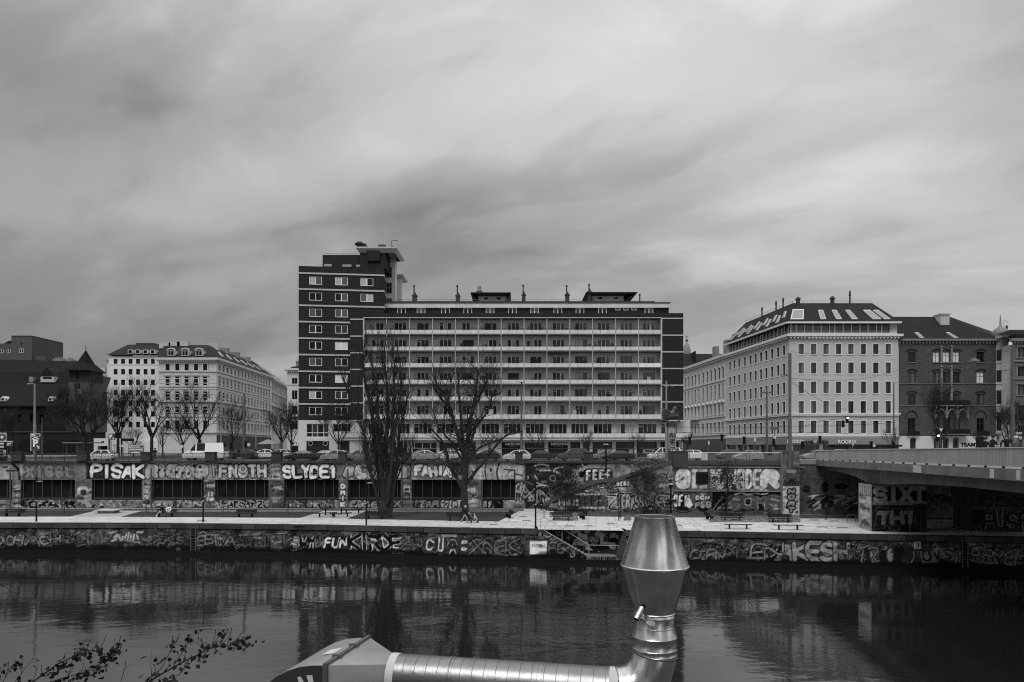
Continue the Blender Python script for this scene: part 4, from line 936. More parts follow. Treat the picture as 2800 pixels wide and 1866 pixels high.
# ================================================================ buildings
M_tile=brickmat('dark_tile_cladding',0.016,0.034,0.42,0.42,off=0.0,msize=0.035,contrast=0.12)
M_plaster=mat('pale_plaster',0.40,0.85,0.12,5,streak=0.12);M_render_w=mat('white_render',0.52,0.8,0.12,4,streak=0.15)
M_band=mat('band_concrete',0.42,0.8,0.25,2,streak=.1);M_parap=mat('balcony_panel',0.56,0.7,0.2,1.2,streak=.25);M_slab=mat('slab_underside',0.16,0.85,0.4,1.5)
M_logg=mat('loggia_wall',0.50,0.85,0.3,1.6,streak=.2);M_roof=mat('roof_metal',0.05,0.6,0.3,3);M_tiles=brickmat('roof_tiles',0.016,0.009,0.35,0.28,rough=.8,contrast=.3);M_slate=mat('roof_slate',0.013,0.7,0.35,1.5,fine=.3)
M_joint=mat('joint_dark',0.03,.8);M_shop=mat('shop_dark',0.014,0.3,0.4,1.5,spec=.5);M_trim=mat('trim_light',0.5,.8,.12,2);M_ornw=mat('ornate_stucco',0.46,.85,.25,1.2,fine=.2)
M_brick=brickmat('old_brick',0.055,0.09,0.5,0.16,msize=0.02,contrast=.35);M_church=mat('rubble_stone',0.014,0.9,0.5,1.2,fine=.35,streak=.2)
I4=Matrix.Identity(4)
rd=random.Random(5)

# ---- the long balcony slab
D0=120.0
def x_(u):return X(u,D0)
def z_(v):return Z(v,D0)
SB=thing('apartment_block','long nine storey apartment block with thirteen columns of white balconies','apartment block',(x_(1400),D0,QUAY))
bay=[994.7+62.6*i for i in range(14)]
PV=[(903,913.5),(948.7,959),(994,1004.8),(1039.3,1050),(1085,1096),(1134,1146)]    # parapet top, bottom
tops=[871,915.5,961.5,1007,1052,1098.5]
T1=Matrix.Translation((0,D0+1.55,0))
g=MB(T1);ops=[];WN=[]
for r in range(6):
    zs_=Z(PV[r][0],D0+1.6);hh=Z((883,929,974.5,1019,1064.5,1109.5)[r],D0+1.6)-zs_
    for c in range(13):
        xc=x_(bay[c]+62.6*.53);ops.append((xc-1.07,xc+1.07,zs_-.35,zs_+hh));WN.append((r,c,xc,zs_-.35,hh+.35))
facade(g,x_(bay[0]),x_(bay[-1]),z_(1148),z_(871),ops,.16)
g.build('loggia_wall',M_logg,SB)
for r,c,xc,zz,hh in WN:
    q=rd.random();pal=c>=8
    tn=rd.choice(['ddd','ddm','dcd','mmm','dmd','cdd','ddd','ddc'])if not pal else rd.choice(['ggg','mgg','gmg','ddg','mmm','ccg'])
    fr='g' if(pal and rd.random()<.35)else 'w'
    if q<.5:b_,hb=((.34,.14),(.67,.14)),()
    elif q<.68:b_,hb=((.34,.12),(.67,.08)),((.76,0,.33),)
    elif q<.84:b_,hb=((.36,.08),(.66,.14)),((.76,.67,1),)
    elif q<.94:b_,hb=((.6,.1),),()
    else:b_,hb=(),()
    if r==5:hb=((.76,0,.33),)if c%2 else((.76,.67,1),);b_=((.34,.09),(.67,.09))
    window(SB,T1,0,xc,zz,2.14,hh,b_,hb,.07,tn,fr,y=.12)
g=MB()                                         # balcony slabs and their soffits
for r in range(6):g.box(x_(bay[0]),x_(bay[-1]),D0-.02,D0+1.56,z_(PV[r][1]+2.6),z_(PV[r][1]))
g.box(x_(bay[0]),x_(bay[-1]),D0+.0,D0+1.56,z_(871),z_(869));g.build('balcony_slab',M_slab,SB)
for r in range(6):
    for c in range(13):
        g=MB();xa,xb=x_(bay[c])+.07,x_(bay[c+1])-.07;w3=(xb-xa)/3;za,zb=z_(PV[r][1]-0.3),z_(PV[r][0])
        brt=2 if(r,c)==(2,12)else 0
        for k in range(3):g.box(xa+k*w3+.02,xa+(k+1)*w3-.02,D0-.10,D0-.06,za,zb,brt)
        g.box(xa,xb,D0-.05,D0-.02,za,zb-.02,1);g.box(xa,xb,D0-.07,D0-.03,zb+.24,zb+.28,1)
        for k in range(4):xx=xa+k*w3;g.box(xx-.015,xx+.015,D0-.055,D0-.025,zb,zb+.26,1)
        g.build('balcony_parapet',[M_parap,M_joint,M_white],SB)
for c in range(1,13):
    g=MB();g.box(x_(bay[c])-.055,x_(bay[c])+.055,D0-.04,D0+.08,z_(1148),z_(870.5));g.build('bay_post',M_band,SB)
for u in(bay[0],bay[-1]):
    g=MB();s_=1 if u>1400 else-1;g.box(x_(u)-.12,x_(u)+.12,D0-.12,D0+1.6,z_(1148),z_(869));g.build('end_fin',M_band,SB)
rb=random.Random(77);M_plant=mat('balcony_plant',.015,.9,.5,.3);CL=[mat('clutter_dark',.03,.8),mat('clutter_mid',.16,.8),mat('clutter_pale',.5,.8)]
for r in range(6):
    for c in range(13):
        xa,xb,zf=x_(bay[c])+.3,x_(bay[c+1])-.3,z_(PV[r][1]);q=rb.random()
        if q<.3 or(r,c)in((0,8),(2,8)):
            g=MB()
            for k in range(rb.randint(2,5)):
                px0,hh0=rb.uniform(xa,xb),rb.uniform(.5,1.2)
                for _ in range(26):p=Vector((px0+rb.gauss(0,.16),D0+.35+rb.gauss(0,.12),zf+.6+rb.random()*hh0));g.tube([p,p+Vector((rb.uniform(-.15,.15),0,rb.uniform(-.1,.15)))],.035,3)
            g.build('balcony_plants',M_plant,SB)
        if q>.55:
            g=MB();k=rb.randint(0,2);a=rb.uniform(xa,xb-.8);g.box(a,a+rb.uniform(.3,.8),D0+1.0,D0+1.3,zf+.1,zf+rb.uniform(1.1,1.9));g.build('balcony_furniture',CL[k],SB)
        if q>.86:g=MB();a=rb.choice((xa,xb-.5));g.box(a,a+.5,D0+1.3,D0+1.5,zf+1.5,zf+1.85);g.build('wall_unit',CL[2],SB)
g=MB();g.prism([(x_(bay[8])+.2,z_(962.5)),(x_(bay[9])-.2,z_(962.5)),(x_(bay[9])-.2,z_(967)),(x_(bay[8])+.2,z_(967))],D0+.1,D0+1.2);g.build('awning',CL[0],SB)
# brick ends, brick parapet band, attic
g=MB();g.box(x_(958),x_(bay[0])-.12,D0-.1,D0+12,z_(1149),z_(857));g.box(x_(bay[-1])+.12,x_(1868),D0-.1,D0+12,z_(1149),z_(857))
g.box(x_(bay[0])-.12,x_(bay[-1])+.12,D0-.1,D0+.35,z_(868.4),z_(857));g.box(x_(1045),x_(1838),D0+2.6,D0+11,z_(866),Z(841,122.6));g.build('brick_wall',M_tile,SB)
g=MB();g.box(x_(bay[0]),x_(bay[-1]),D0+.36,D0+12,z_(869),z_(858));g.box(x_(958),x_(1868),D0+1.8,D0+12,z_(1250),z_(1148));g.build('core',M_logg,SB)
g=MB()
for k in range(7):
    v=(869,915,960.5,1006,1051.5,1097,1148)[k]
    for a,b_ in((958,994),(1809.5,1868)):
        vv=v+(5 if(a<1000 and k<6)else 2.5);g.box(x_(a),x_(b_)+.03,D0-.16,D0+.5,z_(vv+1.6),z_(vv-1.6))
g.box(x_(994),x_(1810),D0-.16,D0-.1,z_(870.5),z_(868.4));g.build('white_band',M_band,SB)
g=MB();g.box(x_(1043.5),x_(1840),D0+2.2,D0+11.4,Z(841.5,122.2),Z(829.5,122.2));g.box(x_(1043),x_(1841),D0+2.1,D0+11.5,Z(829.5,122.1),Z(826.5,122.1),1);g.box(x_(1052),x_(1800),D0+3,D0+11,Z(829.5,122.1),Z(824,123),1)
g.build('attic_fascia',[M_logg,M_roof],SB)
TA=Matrix.Translation((0,D0+2.55,0))
for u in(1097,1151,1218,1279,1340,1401,1462,1525.5,1586,1647.5,1775):window(SB,TA,0,x_(u)*1.02,Z(862,122.6),1.5,1.3,((.5,.12),),(),.08,rd.choice(['dd','dm','md','gg']),'w',y=0,name='attic_window')
for u in(1690,1712,1734):window(SB,TA,0,x_(u)*1.02,Z(849,122.6),.9,.5,(),(),.08,'g','w',y=0,name='attic_window')
g=MB();
for u in range(1050,1590,1):pass
g.tube([(x_(1070),D0+2.4,Z(820,122.4)),(x_(1590),D0+2.4,Z(820,122.4))],.02,4)
for u in range(1070,1592,20):g.tube([(x_(u),D0+2.4,Z(827,122.4)),(x_(u),D0+2.4,Z(820,122.4))],.015,4)
g.build('roof_rail',M_metal,SB)
def chimney(u,v0,w_,pipe=None,cap=True,D=D0+4,parent=SB,pots=True):
    g=MB();h=w_/2/F*D;x=X(u,D);g.box(x-h,x+h,D-h,D+h,Z(830,D),Z(v0,D));g.box(x-h*1.25,x+h*1.25,D-h*1.25,D+h*1.25,Z(v0+2.5,D),Z(v0,D))
    if pots:g.lathe([(h*.45,Z(v0,D)),(h*.3,Z(v0-7,D))],(x+h*.3,D),8)
    if pipe:g.lathe([(.13,Z(v0,D)),(.11,Z(pipe+3,D)),(.2,Z(pipe+3,D)),(.2,Z(pipe,D)),(.05,Z(pipe-1,D))],(x-h*.3,D),8)
    g.build('chimney',mat('chimney_brick',0.05,.85,.4,1),parent)
for u,v0,w_,p in((1134,808,12,781),(1252,808,11,781),(1432,806,10,780),(1551,806,11,781),(1612,797,9,778),(1750,827,4,805)):chimney(u,v0,w_,p)
for u0,u1,va in((1288,1397,805),(1600,1739,804)):     # flared roof huts
    hut=MB();D=D0+5;a,b_=X(u0+20,D),X(u1-(12 if u0<1400 else 34),D);hut.box(a,b_,D,D+4,Z(828,D),Z(va+2,D),0)
    y0,y1=D-1.6,D+5.6;zt,zb=Z(va,D),Z(va+1.6,D);A=[(X(u0,D),y0),(X(u1,D),y0),(X(u1,D),y1),(X(u0,D),y1)];B_=[(a+.2,D),(b_-.2,D),(b_-.2,D+4),(a+.2,D+4)]
    for k in range(4):
        p,q=A[k],A[(k+1)%4];r_,s_=B_[(k+1)%4],B_[k]
        hut.face([(p[0],p[1],zb),(q[0],q[1],zb),(r_[0],r_[1],Z(va+19 if k!=0 else va+6,D)),(s_[0],s_[1],Z(va+19 if k!=0 else va+6,D))],1)
    hut.prismz(A,zb,zt,1);hut.box(a+1,a+1.8,D-.03,D,Z(va+14,D),Z(va+9,D),2);hut.box(b_-1.8,b_-1,D-.03,D,Z(va+14,D),Z(va+9,D),2);hut.build('roof_hut',[M_logg,mat('hut_roof',.07,.7),M_joint],SB)
g=MB();D=D0+5;g.lathe([(.38,Z(806,D)),(.38,Z(800,D)),(.6,Z(800,D)),(.6,Z(798,D)),(.35,Z(797,D)),(.35,Z(785,D))],(X(1311,D),D-.3),12);g.build('chimney',M_conc,SB)
# first floor
zf0,zf1=z_(1198),z_(1149);T2=Matrix.Translation((0,D0+1.1,0));g=MB(T2);ops=[];F1=[]
cols=[(1004,1046,'w3'),(1074,1118,'w3'),(1129,1179,'d'),(1192,1240,'d'),(1254,1302,'d'),(1315,1365,'a'),(1377,1424,'d'),(1437,1488,'d'),(1502,1552,'e'),(1563,1610,'a'),(1625,1676,'a'),(1687,1738,'c'),(1748,1799,'d'),(1811,1856,'d')]
for a,b_,s_ in cols:ops.append((x_(a),x_(b_),z_(1189),z_(1158)));F1.append((a,b_,s_))
facade(g,x_(905),x_(1892),zf0,zf1,ops,.2);g.build('first_floor_wall',M_render_w,SB)
for a,b_,s_ in F1:
    bb=((.28,.06),(.5,.06),(.76,.06))if s_ in 'de' else((.25,.06),(.5,.06),(.75,.06));window(SB,T2,0,(x_(a)+x_(b_))/2,z_(1189),x_(b_)-x_(a),z_(1158)-z_(1189),bb,((.72,0,.27),)if s_=='d' else(),.07,rd.choice(['dddd','dmdd','ddmd'])if s_!='c' else 'cdcc','w',y=.1)
g=MB();g.box(x_(905),x_(1892),D0-.3,D0+1.3,z_(1202),z_(1197));g.box(x_(905),x_(1892),D0-.34,D0-.3,z_(1204),z_(1200.5),1);g.build('balcony_slab',[M_slab,M_band],SB)
u=905
while u<1890:
    e=min(u+20.9*3,1892);g=MB();n=int(round((e-u)/20.9))
    for k in range(max(1,n)):
        a=u+k*20.9;g.box(x_(a)+.02,x_(min(a+20.9,1892))-.02,D0-.3,D0-.26,z_(1196.5),z_(1186))
    g.box(x_(u),x_(e),D0-.25,D0-.22,z_(1196.5),z_(1186.5),1);g.box(x_(u),x_(e),D0-.28,D0-.24,z_(1183),z_(1182.3),1);g.build('balcony_parapet',[M_parap,M_joint],SB);u=e
g=MB()
for a,b_ in((1762,1772),(1652,1664)):
    for k in range(14):g.lathe([(.02,z_(1187)),(.16,z_(1185)),(.1,z_(1182)),(.01,z_(1180))],(x_(rd.uniform(a,b_)),D0+rd.uniform(0,.3)),6)
g.build('planting',mat('balcony_plant',.02,.9),SB)
# ground floor
g=MB();GP=[(905,918),(1000,1008),(1060,1070),(1110,1126),(1192,1200),(1300,1372),(1425,1436),(1490,1500),(1554,1561),(1588,1596),(1614,1622),(1676,1686),(1737,1744),(1800,1809),(1822,1830),(1860,1870)]
for a,b_ in GP:g.box(x_(a),x_(b_),D0+1.0,D0+1.5,QUAY,z_(1201))
g.box(x_(905),x_(1870),D0+.7,D0+1.05,z_(1209),z_(1202),0);g.build('ground_floor_pillars',M_render_w,SB)
g=MB();g.box(x_(905),x_(1870),D0+1.6,D0+1.75,QUAY,z_(1202));g.build('shopfront',M_shop,SB)
g=MB()
for a,b_ in((1000,1060),(1126,1192),(1208,1290),(1440,1488),(1500,1552)):g.box(x_(a),x_(b_),D0+1.5,D0+1.58,z_(1227),z_(1225.5));g.box(x_(a),x_(b_),D0+1.5,D0+1.58,z_(1211),z_(1209.5))
for a,b_ in((1130,1175),(1080,1120),(1262,1304)):
    for k in range(3):xx=x_(a+(b_-a)*k/2);g.box(xx-.06,xx+.06,D0+1.45,D0+1.58,z_(1226),z_(1210))
g.build('shop_window_frame',FRAMES['w'],SB)
g=MB();g.box(x_(1360),x_(1870),D0-.3,D0+.2,z_(1227.5),z_(1226));
for a,b_ in((1636,1675),(1762,1795),(1723,1735)):g.box(x_(a),x_(b_),D0+1.4,D0+1.5,z_(1240),z_(1229),1)
g.build('awning_rail',[M_dconc,M_render_w],SB)
for u0,u1 in((1375,1424),(1501,1553)):
    s_=thing('shop_sign','dark shop sign reading landhaus '+('nearest the street lamp post' if u0<1400 else 'behind the parked light grey car'),'shop sign',(x_((u0+u1)/2),D0+.9,z_(1226)),group='landhaus shop signs')
    g=MB();g.box(x_(u0),x_(u1),D0+.8,D0+.95,z_(1226),z_(1208));g.build('board',M_black,s_)
    text('LANDHAUS',(x_(u0+31),D0+.78,z_(1214.5)),.62,M_white,s_,bold=.02,sx=.95);text('feinkost & wein',(x_(u0+28),D0+.78,z_(1221)),.28,M_grey,s_)
    g=MB();g.tube([(x_(u0+6),D0+.78,z_(1213)),(x_(u0+10),D0+.78,z_(1213)),(x_(u0+12),D0+.78,z_(1215)),(x_(u0+10),D0+.78,z_(1217)),(x_(u0+6),D0+.78,z_(1217))],.05,4);g.build('emblem',M_white,s_)
for u,s in((1655,'kopie'),(1778,'kopie'),(1238,'NERO'),(1018,'VILPEDIA')):
    text(s,(x_(u),D0+1.37 if u>1500 else D0+.66,z_(1233.5)if u>1500 else z_(1206)),.55 if u>1500 else .5,M_black if u>1500 else M_white,SB,bold=.02)

# ---- the dark tower
TW=thing('apartment_tower','dark tile clad apartment tower with pale bands at the left end of the balcony block','apartment tower',(X(930,119.5),119.5,QUAY))
pa,pb=Vector((X(816.5,119.0),119.0,0)),Vector((X(1050,120.7),120.7,0));ang=math.atan2(pb.y-pa.y,pb.x-pa.x);TT=Matrix.Translation(pa)@Matrix.Rotation(ang,4,'Z');LT=(pb-pa).length
def tx(u):D=linD([(pa.x,pa.y),(pb.x,pb.y)],u);return(Vector((X(u,D),D,0))-pa).length
zt_=lambda v:Z(v,119.0)
g=MB(TT);bandv=[747,790.8,835.2,879.8,925,970,1015.6,1060.4,1105,1149.5];ops=[];TWN=[]
for r in range(9):
    for c,(a,b_)in enumerate(((845,880.5),(916,951),(985.5,1020.5))):
        if c==2 and r>1:continue
        vt=bandv[r]+8.2;vb=vt+22
        ops.append((tx(a),tx(b_),zt_(vb),zt_(vt)));TWN.append((r,c,(tx(a)+tx(b_))/2,zt_(vb),tx(b_)-tx(a),zt_(vt)-zt_(vb)))
zsp=zt_(868);xl=tx(976);facade(g,0,LT,zsp,zt_(727.5),[o for o in ops if o[2]>zsp],.14);facade(g,0,xl,zt_(1149.5),zsp,[o for o in ops if o[2]<zsp],.14);g.box(.01,xl,.3,7,zt_(1149.5),zsp);ops=[];g.face([(0,0,zt_(1149.5)),(0,0,zt_(727.5)),(0,7,zt_(727.5)),(0,7,zt_(1149.5))][::-1]);g.box(0.01,LT-.01,.3,7,zsp,zt_(729))
g.face([(LT,0,zsp),(LT,6,zsp),(LT,6,zt_(727.5)),(LT,0,zt_(727.5))]);g.build('brick_wall',M_tile,TW)
TN=['cg','cg','cd','dd','dg','gc','gm','gg','md','mm','dd','bb','gm','md','dd','bb','cd','mm','dd','dd']
for i,(r,c,x,z,wd,hh)in enumerate(TWN):window(TW,TT,ang,x,z,wd,hh,((.5,.16 if i%3 else .08),),(),.09,TN[i%len(TN)],'w',y=.06)
g=MB(TT)
for v in bandv[:9]:
    lim=LT if v<840 else xl-.3
    g.box(-.05,lim+.05,-.10,.3,zt_(v+2.2),zt_(v-2.0))
    if v<840:g.box(LT+.05,LT+.08,-.1,6,zt_(v+2.2),zt_(v-2.0))
g.box(-.03,LT*.64,-.06,7,QUAY+9.4-9.4,zt_(1149.5))if False else None
g.build('white_band',M_band,TW)
g=MB(TT);ops=[(tx(838),tx(900),zt_(1196),zt_(1159)),(tx(910),tx(960),zt_(1182),zt_(1159))];gx=[(tx(838),tx(900),QUAY,zt_(1206)),(tx(930),tx(956),QUAY,zt_(1206))]
facade(g,-.02,tx(994),QUAY,zt_(1149.5),ops+gx,.35,y=-.12);g.face([(-.02,-.12,QUAY),(-.02,-.12,zt_(1149.5)),(-.02,7,zt_(1149.5)),(-.02,7,QUAY)]);g.box(0,tx(994),.4,7,QUAY,zt_(1149.5),1);g.build('base_wall',[M_render_w,M_shop],TW)
window(TW,TT,ang,tx(869),zt_(1196),tx(900)-tx(838),zt_(1159)-zt_(1196),((.25,.07),(.5,.07),(.76,.07)),(.33,),.09,'dmdm','w',y=.0);window(TW,TT,ang,tx(935),zt_(1182),tx(960)-tx(910),zt_(1159)-zt_(1182),((.3,.07),(.45,.07),(.82,.07)),(),.09,'dddd','w',y=.0)
g=MB(TT)
for u in(849,890):g.tube([(tx(u)+.4*math.cos(a*.52),-.1,zt_(1213)+.4*math.sin(a*.52))for a in range(13)],.06,4)
g.build('round_lamp',M_grey,TW)
# penthouse, stair tower and flared roofs
g=MB();g.box(X(882,122),X(1000,122),122,127,Z(731,122),Z(697.5,122));g.box(X(984,121.5),X(1054.5,121.5),121.5,127.5,Z(735,121.5),Z(685,121.5));g.box(X(1004,121.2),X(1038,121.2),121.1,121.5,Z(713,121),Z(685,121));g.build('penthouse',M_tile,TW)
g=MB();g.box(X(842,123),X(884,123),123,127,Z(731,122),Z(718,122));g.build('stair_tower',M_render_w,TW);g=MB();g.box(X(1055.5,126),X(1081,126),126,127.9,Z(830,126),Z(690,126));g.build('stair_tower',M_render_w,TW);g=MB();g.box(X(1084,131),X(1098,131),131,131.9,Z(830,131),Z(755,131));g.build('stair_tower',M_render_w,TW)
TS=Matrix.Translation((0,125.98,0))
for va,vb in((731,760),(773,803),(816,826)):window(TW,TS,0,X(1064,126),Z(vb,126),1.1,Z(va,126)-Z(vb,126),((.5,.08),),(.5,),.1,'dd','g',y=-.03)
def flared(u0,u1,vt,vb,D,y1,a,b_,vin,m,nm='flared_roof'):
    g=MB();A=[(X(u0,D),D-.7),(X(u1,D),D-.7),(X(u1,D),y1),(X(u0,D),y1)];B_=[(a,D),(b_,D),(b_,y1-2),(a,y1-2)];zt,zb,zi=Z(vt,D),Z(vb,D),Z(vin,D)
    g.prismz(A,zb,zt)
    for k in range(4):
        p,q=A[k],A[(k+1)%4];r_,s_=B_[(k+1)%4],B_[k];g.face([(p[0],p[1],zb),(q[0],q[1],zb),(r_[0],r_[1],zi),(s_[0],s_[1],zi)])
    g.build(nm,m,TW)
flared(975,1087,678,682,121.5,129.3,X(986,121.5),X(1080,121.5),692,mat('flared_roof_concrete',.42,.7));flared(1084,1104,752,756,131,136,X(1085,131),X(1097,131),764,mat('flared_roof_concrete',.42,.7))
g=MB();g.lathe([(.15,Z(678,122)),(.5,Z(676,122)),(.9,Z(671,122)),(.5,Z(665,122)),(.1,Z(663,122))],(X(985,122),121.5),14);g.prism([(X(992,122),Z(676,122)),(X(1004,122),Z(676,122)),(X(1001,122),Z(668,122)),(X(992,122),Z(668,122))],121.5,123)
g.prism([(X(1035,122),Z(681,122)),(X(1053,122),Z(681,122)),(X(1053,122),Z(669,122)),(X(1034,122),Z(669,122))],122,124);g.lathe([(.1,Z(683,122)),(.4,Z(678,122)),(.28,Z(674,122)),(.05,Z(672,122))],(X(1072,122),122),10)
g.tube([(X(1071,124),124,Z(682,124)),(X(1071,124),124,Z(658,124)),(X(1088,124),124,Z(658,124))],.05,4);g.build('roof_equipment',M_dconc,TW)
for a,b_ in((886,907),(937,943),(944,961),(974,991)):
    g=MB();g.box(X(a,121.9),X(b_,121.9),121.85,121.95,Z(729+(a-880)*.02,121.9),Z(722.5+(a-880)*.02,121.9));g.build('penthouse_window',mat('pane_pale',.3,.3),TW)
g=MB();g.tube([(X(888,122),122.2,Z(693,122)),(X(980,122),122.2,Z(694,122))],.03,4)
for u in range(888,984,16):g.tube([(X(u,122),122.2,Z(698,122)),(X(u,122),122.2,Z(693,122))],.02,4)
g.build('roof_rail',M_metal,TW)

# ---- generic town house facades
def wallframe(p,q,z0=QUAY):
    p,q=Vector((p[0],p[1],0)),Vector((q[0],q[1],0));a=math.atan2(q.y-p.y,q.x-p.x);return Matrix.Translation(p)@Matrix.Rotation(a,4,'Z'),a,(q-p).length
def townfacade(bld,p,q,ztop,rows,cols,wd,wallm,surround=None,bars=((.5,.07),),hb=(.62,),frame='d',tone='d',deco=None,cornice=None,base=None,zbase=QUAY,depth=.22,rowtone=None,name='wall',bands=()):
    """rows: [(z sill, height)], cols: positions along p->q in metres"""
    T,a,Ln=wallframe(p,q);g=MB(T);ops=[(c-wd/2,c+wd/2,z,z+h)for z,h in rows for c in cols]
    facade(g,0,Ln,zbase,ztop,ops,depth)
    if surround is not None:
        s=.16
        for c0,c1,z0,z1 in ops:
            g.box(c0-s,c0,-.05,0,z0-s,z1+s,1);g.box(c1,c1+s,-.05,0,z0-s,z1+s,1);g.box(c0,c1,-.05,0,z1,z1+s,1);g.box(c0-s,c1+s,-.09,0,z0-s-.06,z0,1)
    for i,(z,h)in enumerate(rows):
        d=(deco or '')[i]if deco and i<len(deco)else '-'
        for c in cols:
            if d=='p':g.prism([(c-wd*.95,z+h+.45),(c+wd*.95,z+h+.45),(c,z+h+1.0)],-.35,0,1);g.box(c-wd*.95,c+wd*.95,-.3,0,z+h+.3,z+h+.45,1)
            if d in 'ph':g.box(c-wd*.8,c+wd*.8,-.25,0,z+h+.2,z+h+.38,1);g.box(c-wd*.75,c+wd*.75,-.22,0,z-.2,z-.05,1)
            if d in 'phq':g.box(c-wd*.72,c-wd*.5,-.12,0,z-.05,z+h+.2,1);g.box(c+wd*.5,c+wd*.72,-.12,0,z-.05,z+h+.2,1)
            if d=='a':
                g.tube([(c+(wd*.6)*math.cos(t_),-.06,z+h-.1+wd*.45*math.sin(t_))for t_ in[math.pi*k/8 for k in range(9)]],.1,4,1)
    for z,hh,out in bands:g.box(-.05,Ln+.05,-out,0,z,z+hh,1)
    if cornice:
        z,hh,out=cornice;g.box(-out*.8,Ln+out*.8,-out,.2,z+hh*.45,z+hh,1);g.box(-out*.3,Ln+out*.3,-out*.6,0,z+hh*.2,z+hh*.45,1);x=.2
        while x<Ln:g.box(x,x+.22,-out*.75,0,z,z+hh*.45,1);x+=.62
    g.build(name,[wallm,surround or wallm],bld)
    for i,(z,h)in enumerate(rows):
        for c in cols:
            t_=rowtone(i)if rowtone else tone;window(bld,T,a,c,z,wd,h,bars,hb,.07,t_,frame,y=depth-.06)
    return T,a,Ln
zr=lambda v:Z(v,143.0)
rows1=[(zr(968.9),zr(941.3)-zr(968.9)),(zr(1021.8),zr(992)-zr(1021.8)),(zr(1076),zr(1044)-zr(1076)),(zr(1130.5),zr(1097.4)-zr(1130.5)),(zr(1184.6),zr(1151)-zr(1184.6))]
cnr=(X(2158,143),143.0);far=(X(1985,175),175.0);rgt=(X(2456.5,143),143.0)
def ucols(p,q,us):return[(Vector((X(u,linD([p,q]if p[0]/p[1]<q[0]/q[1]else[q,p],u)),linD([p,q]if p[0]/p[1]<q[0]/q[1]else[q,p],u),0))-Vector((p[0],p[1],0))).length for u in us]
M_r1=mat('corner_house_plaster',0.42,0.85,0.08,6,streak=.06);M_r1t=mat('corner_house_trim',0.6,0.8,0.1,2)
RB1=thing('corner_house','large pale five storey corner house with skylights in its dark roof and a glazed attic','town house',(cnr[0],cnr[1],QUAY))
bands=[(zr(1137),.35,.3),(zr(1194),.5,.15)]
townfacade(RB1,cnr,rgt,zr(926),rows1,[X(u,143)-cnr[0]for u in(2190.5,2224.5,2258.5,2292.5,2326.5,2360.5,2394.5,2428.5)],1.13,M_r1,M_r1t,hb=(.68,),tone='d',rowtone=lambda i:rd.choice(['dd','dm','mg','md','gm']),bands=bands,zbase=zr(1200))
townfacade(RB1,far,cnr,zr(926),rows1,ucols(far,cnr,[2143.8,2127.5,2111.3,2095.7,2081,2066.3,2052.5,2036.6,2021,2008.5,1996.2]),1.13,M_r1,M_r1t,hb=(.68,),rowtone=lambda i:'dd',bands=bands,zbase=zr(1200))
def cornice(T,Ln,z,hh,out,m,bld,dent=True):
    g=MB(T);g.box(-out,Ln+out,-out,.3,z+hh*.5,z+hh);g.box(-out*.5,Ln+out*.5,-out*.55,0,z+hh*.3,z+hh*.5);x=0
    while x<Ln and dent:g.box(x,x+.3,-out*.8,0,z+.05,z+hh*.3);x+=.75
    g.build('cornice',m,bld)
Tf,af,Lf=wallframe(cnr,rgt);Tsd,asd,Ls=wallframe(far,cnr)
cornice(Tf,Lf,zr(927),zr(914.5)-zr(927),.7,M_r1t,RB1);cornice(Tsd,Ls,zr(927),zr(914.5)-zr(927),.7,M_r1t,RB1)
cornice(Tf,Lf,zr(1136),.45,.35,M_r1t,RB1);cornice(Tsd,Ls,zr(1136),.45,.35,M_r1t,RB1)
for T,Ln in((Tf,Lf),(Tsd,Ls)):               # glazed attic storey, ground floor
    g=MB(T);g.box(0.3,Ln-.3,.5,.6,zr(914.5),zr(884),0);x=.5
    while x<Ln-.5:
        g.box(x-.09,x+.09,.3,.5,zr(913),zr(886),1);x+=1.75 if int(x*7)%3 else 1.1
    g.box(.2,Ln-.2,.1,.2,zr(914.5),zr(910),1);g.box(.2,Ln-.2,.12,.15,zr(906),zr(905.3),1);g.box(Ln-1.6 if T is Tf else 0.2,Ln-.2 if T is Tf else 1.4,.15,.5,zr(914.5),zr(884),2);g.build('glazed_attic',[glassmat('attic_glass',.05),M_r1t,M_r1],RB1)
    g=MB(T);g.box(0,Ln,.25,.4,QUAY,zr(1215));x=2.0;g.build('shopfront',M_shop,RB1)
    g=MB(T);g.box(-.02,Ln+.02,-.12,.3,zr(1216),zr(1198));x=0
    while x<Ln:g.box(x,x+.8,-.06,.3,QUAY,zr(1216));x+=6.2
    g.build('fascia_band',mat('fascia_grey',.2,.7),RB1)
g=MB(Tf);g.box(9,23,-1.2,-.1,zr(1222),zr(1217));g.build('awning',M_black,RB1)
# roof
ze=zr(882);zrg=Z(829.5,149.5);C0,C1,C2=Vector((cnr[0]-.6,cnr[1]-.6,ze)),Vector((rgt[0]+.2,rgt[1]-.6,ze)),Vector((far[0]-.6,far[1],ze))
R0=Vector((X(2189,143)+1.0,149.5,zrg));R1_=Vector((X(2423,143)+.5,149.5,zrg));R2_=Vector((X(2034,173)+.5,173.0,zrg));
g=MB();B1_,B2_=Vector((rgt[0],158,ze)),Vector((far[0]+14,far[1]+2,ze));B0_=Vector((cnr[0]+14,158,ze))
g.face([C0,C1,R1_,R0]);g.face([C2,C0,R0,R2_]);g.face([C1,B1_,R1_]);g.face([C2,R2_,B2_]);g.face([R0,R1_,B1_,B0_]);g.face([R2_,R0,B0_,B2_]);g.build('roof',M_tiles,RB1)
g=MB();g.beam(C0+Vector((0,-.1,-.15)),C1+Vector((0,-.1,-.15)),.5,.35);g.beam(C2+Vector((-.1,0,-.15)),C0+Vector((-.1,0,-.15)),.5,.35);g.build('eaves',M_r1t,RB1)
def onplane(A,B_,Cp,Dp,s,t_):return A.lerp(B_,s).lerp(Dp.lerp(Cp,s),t_)
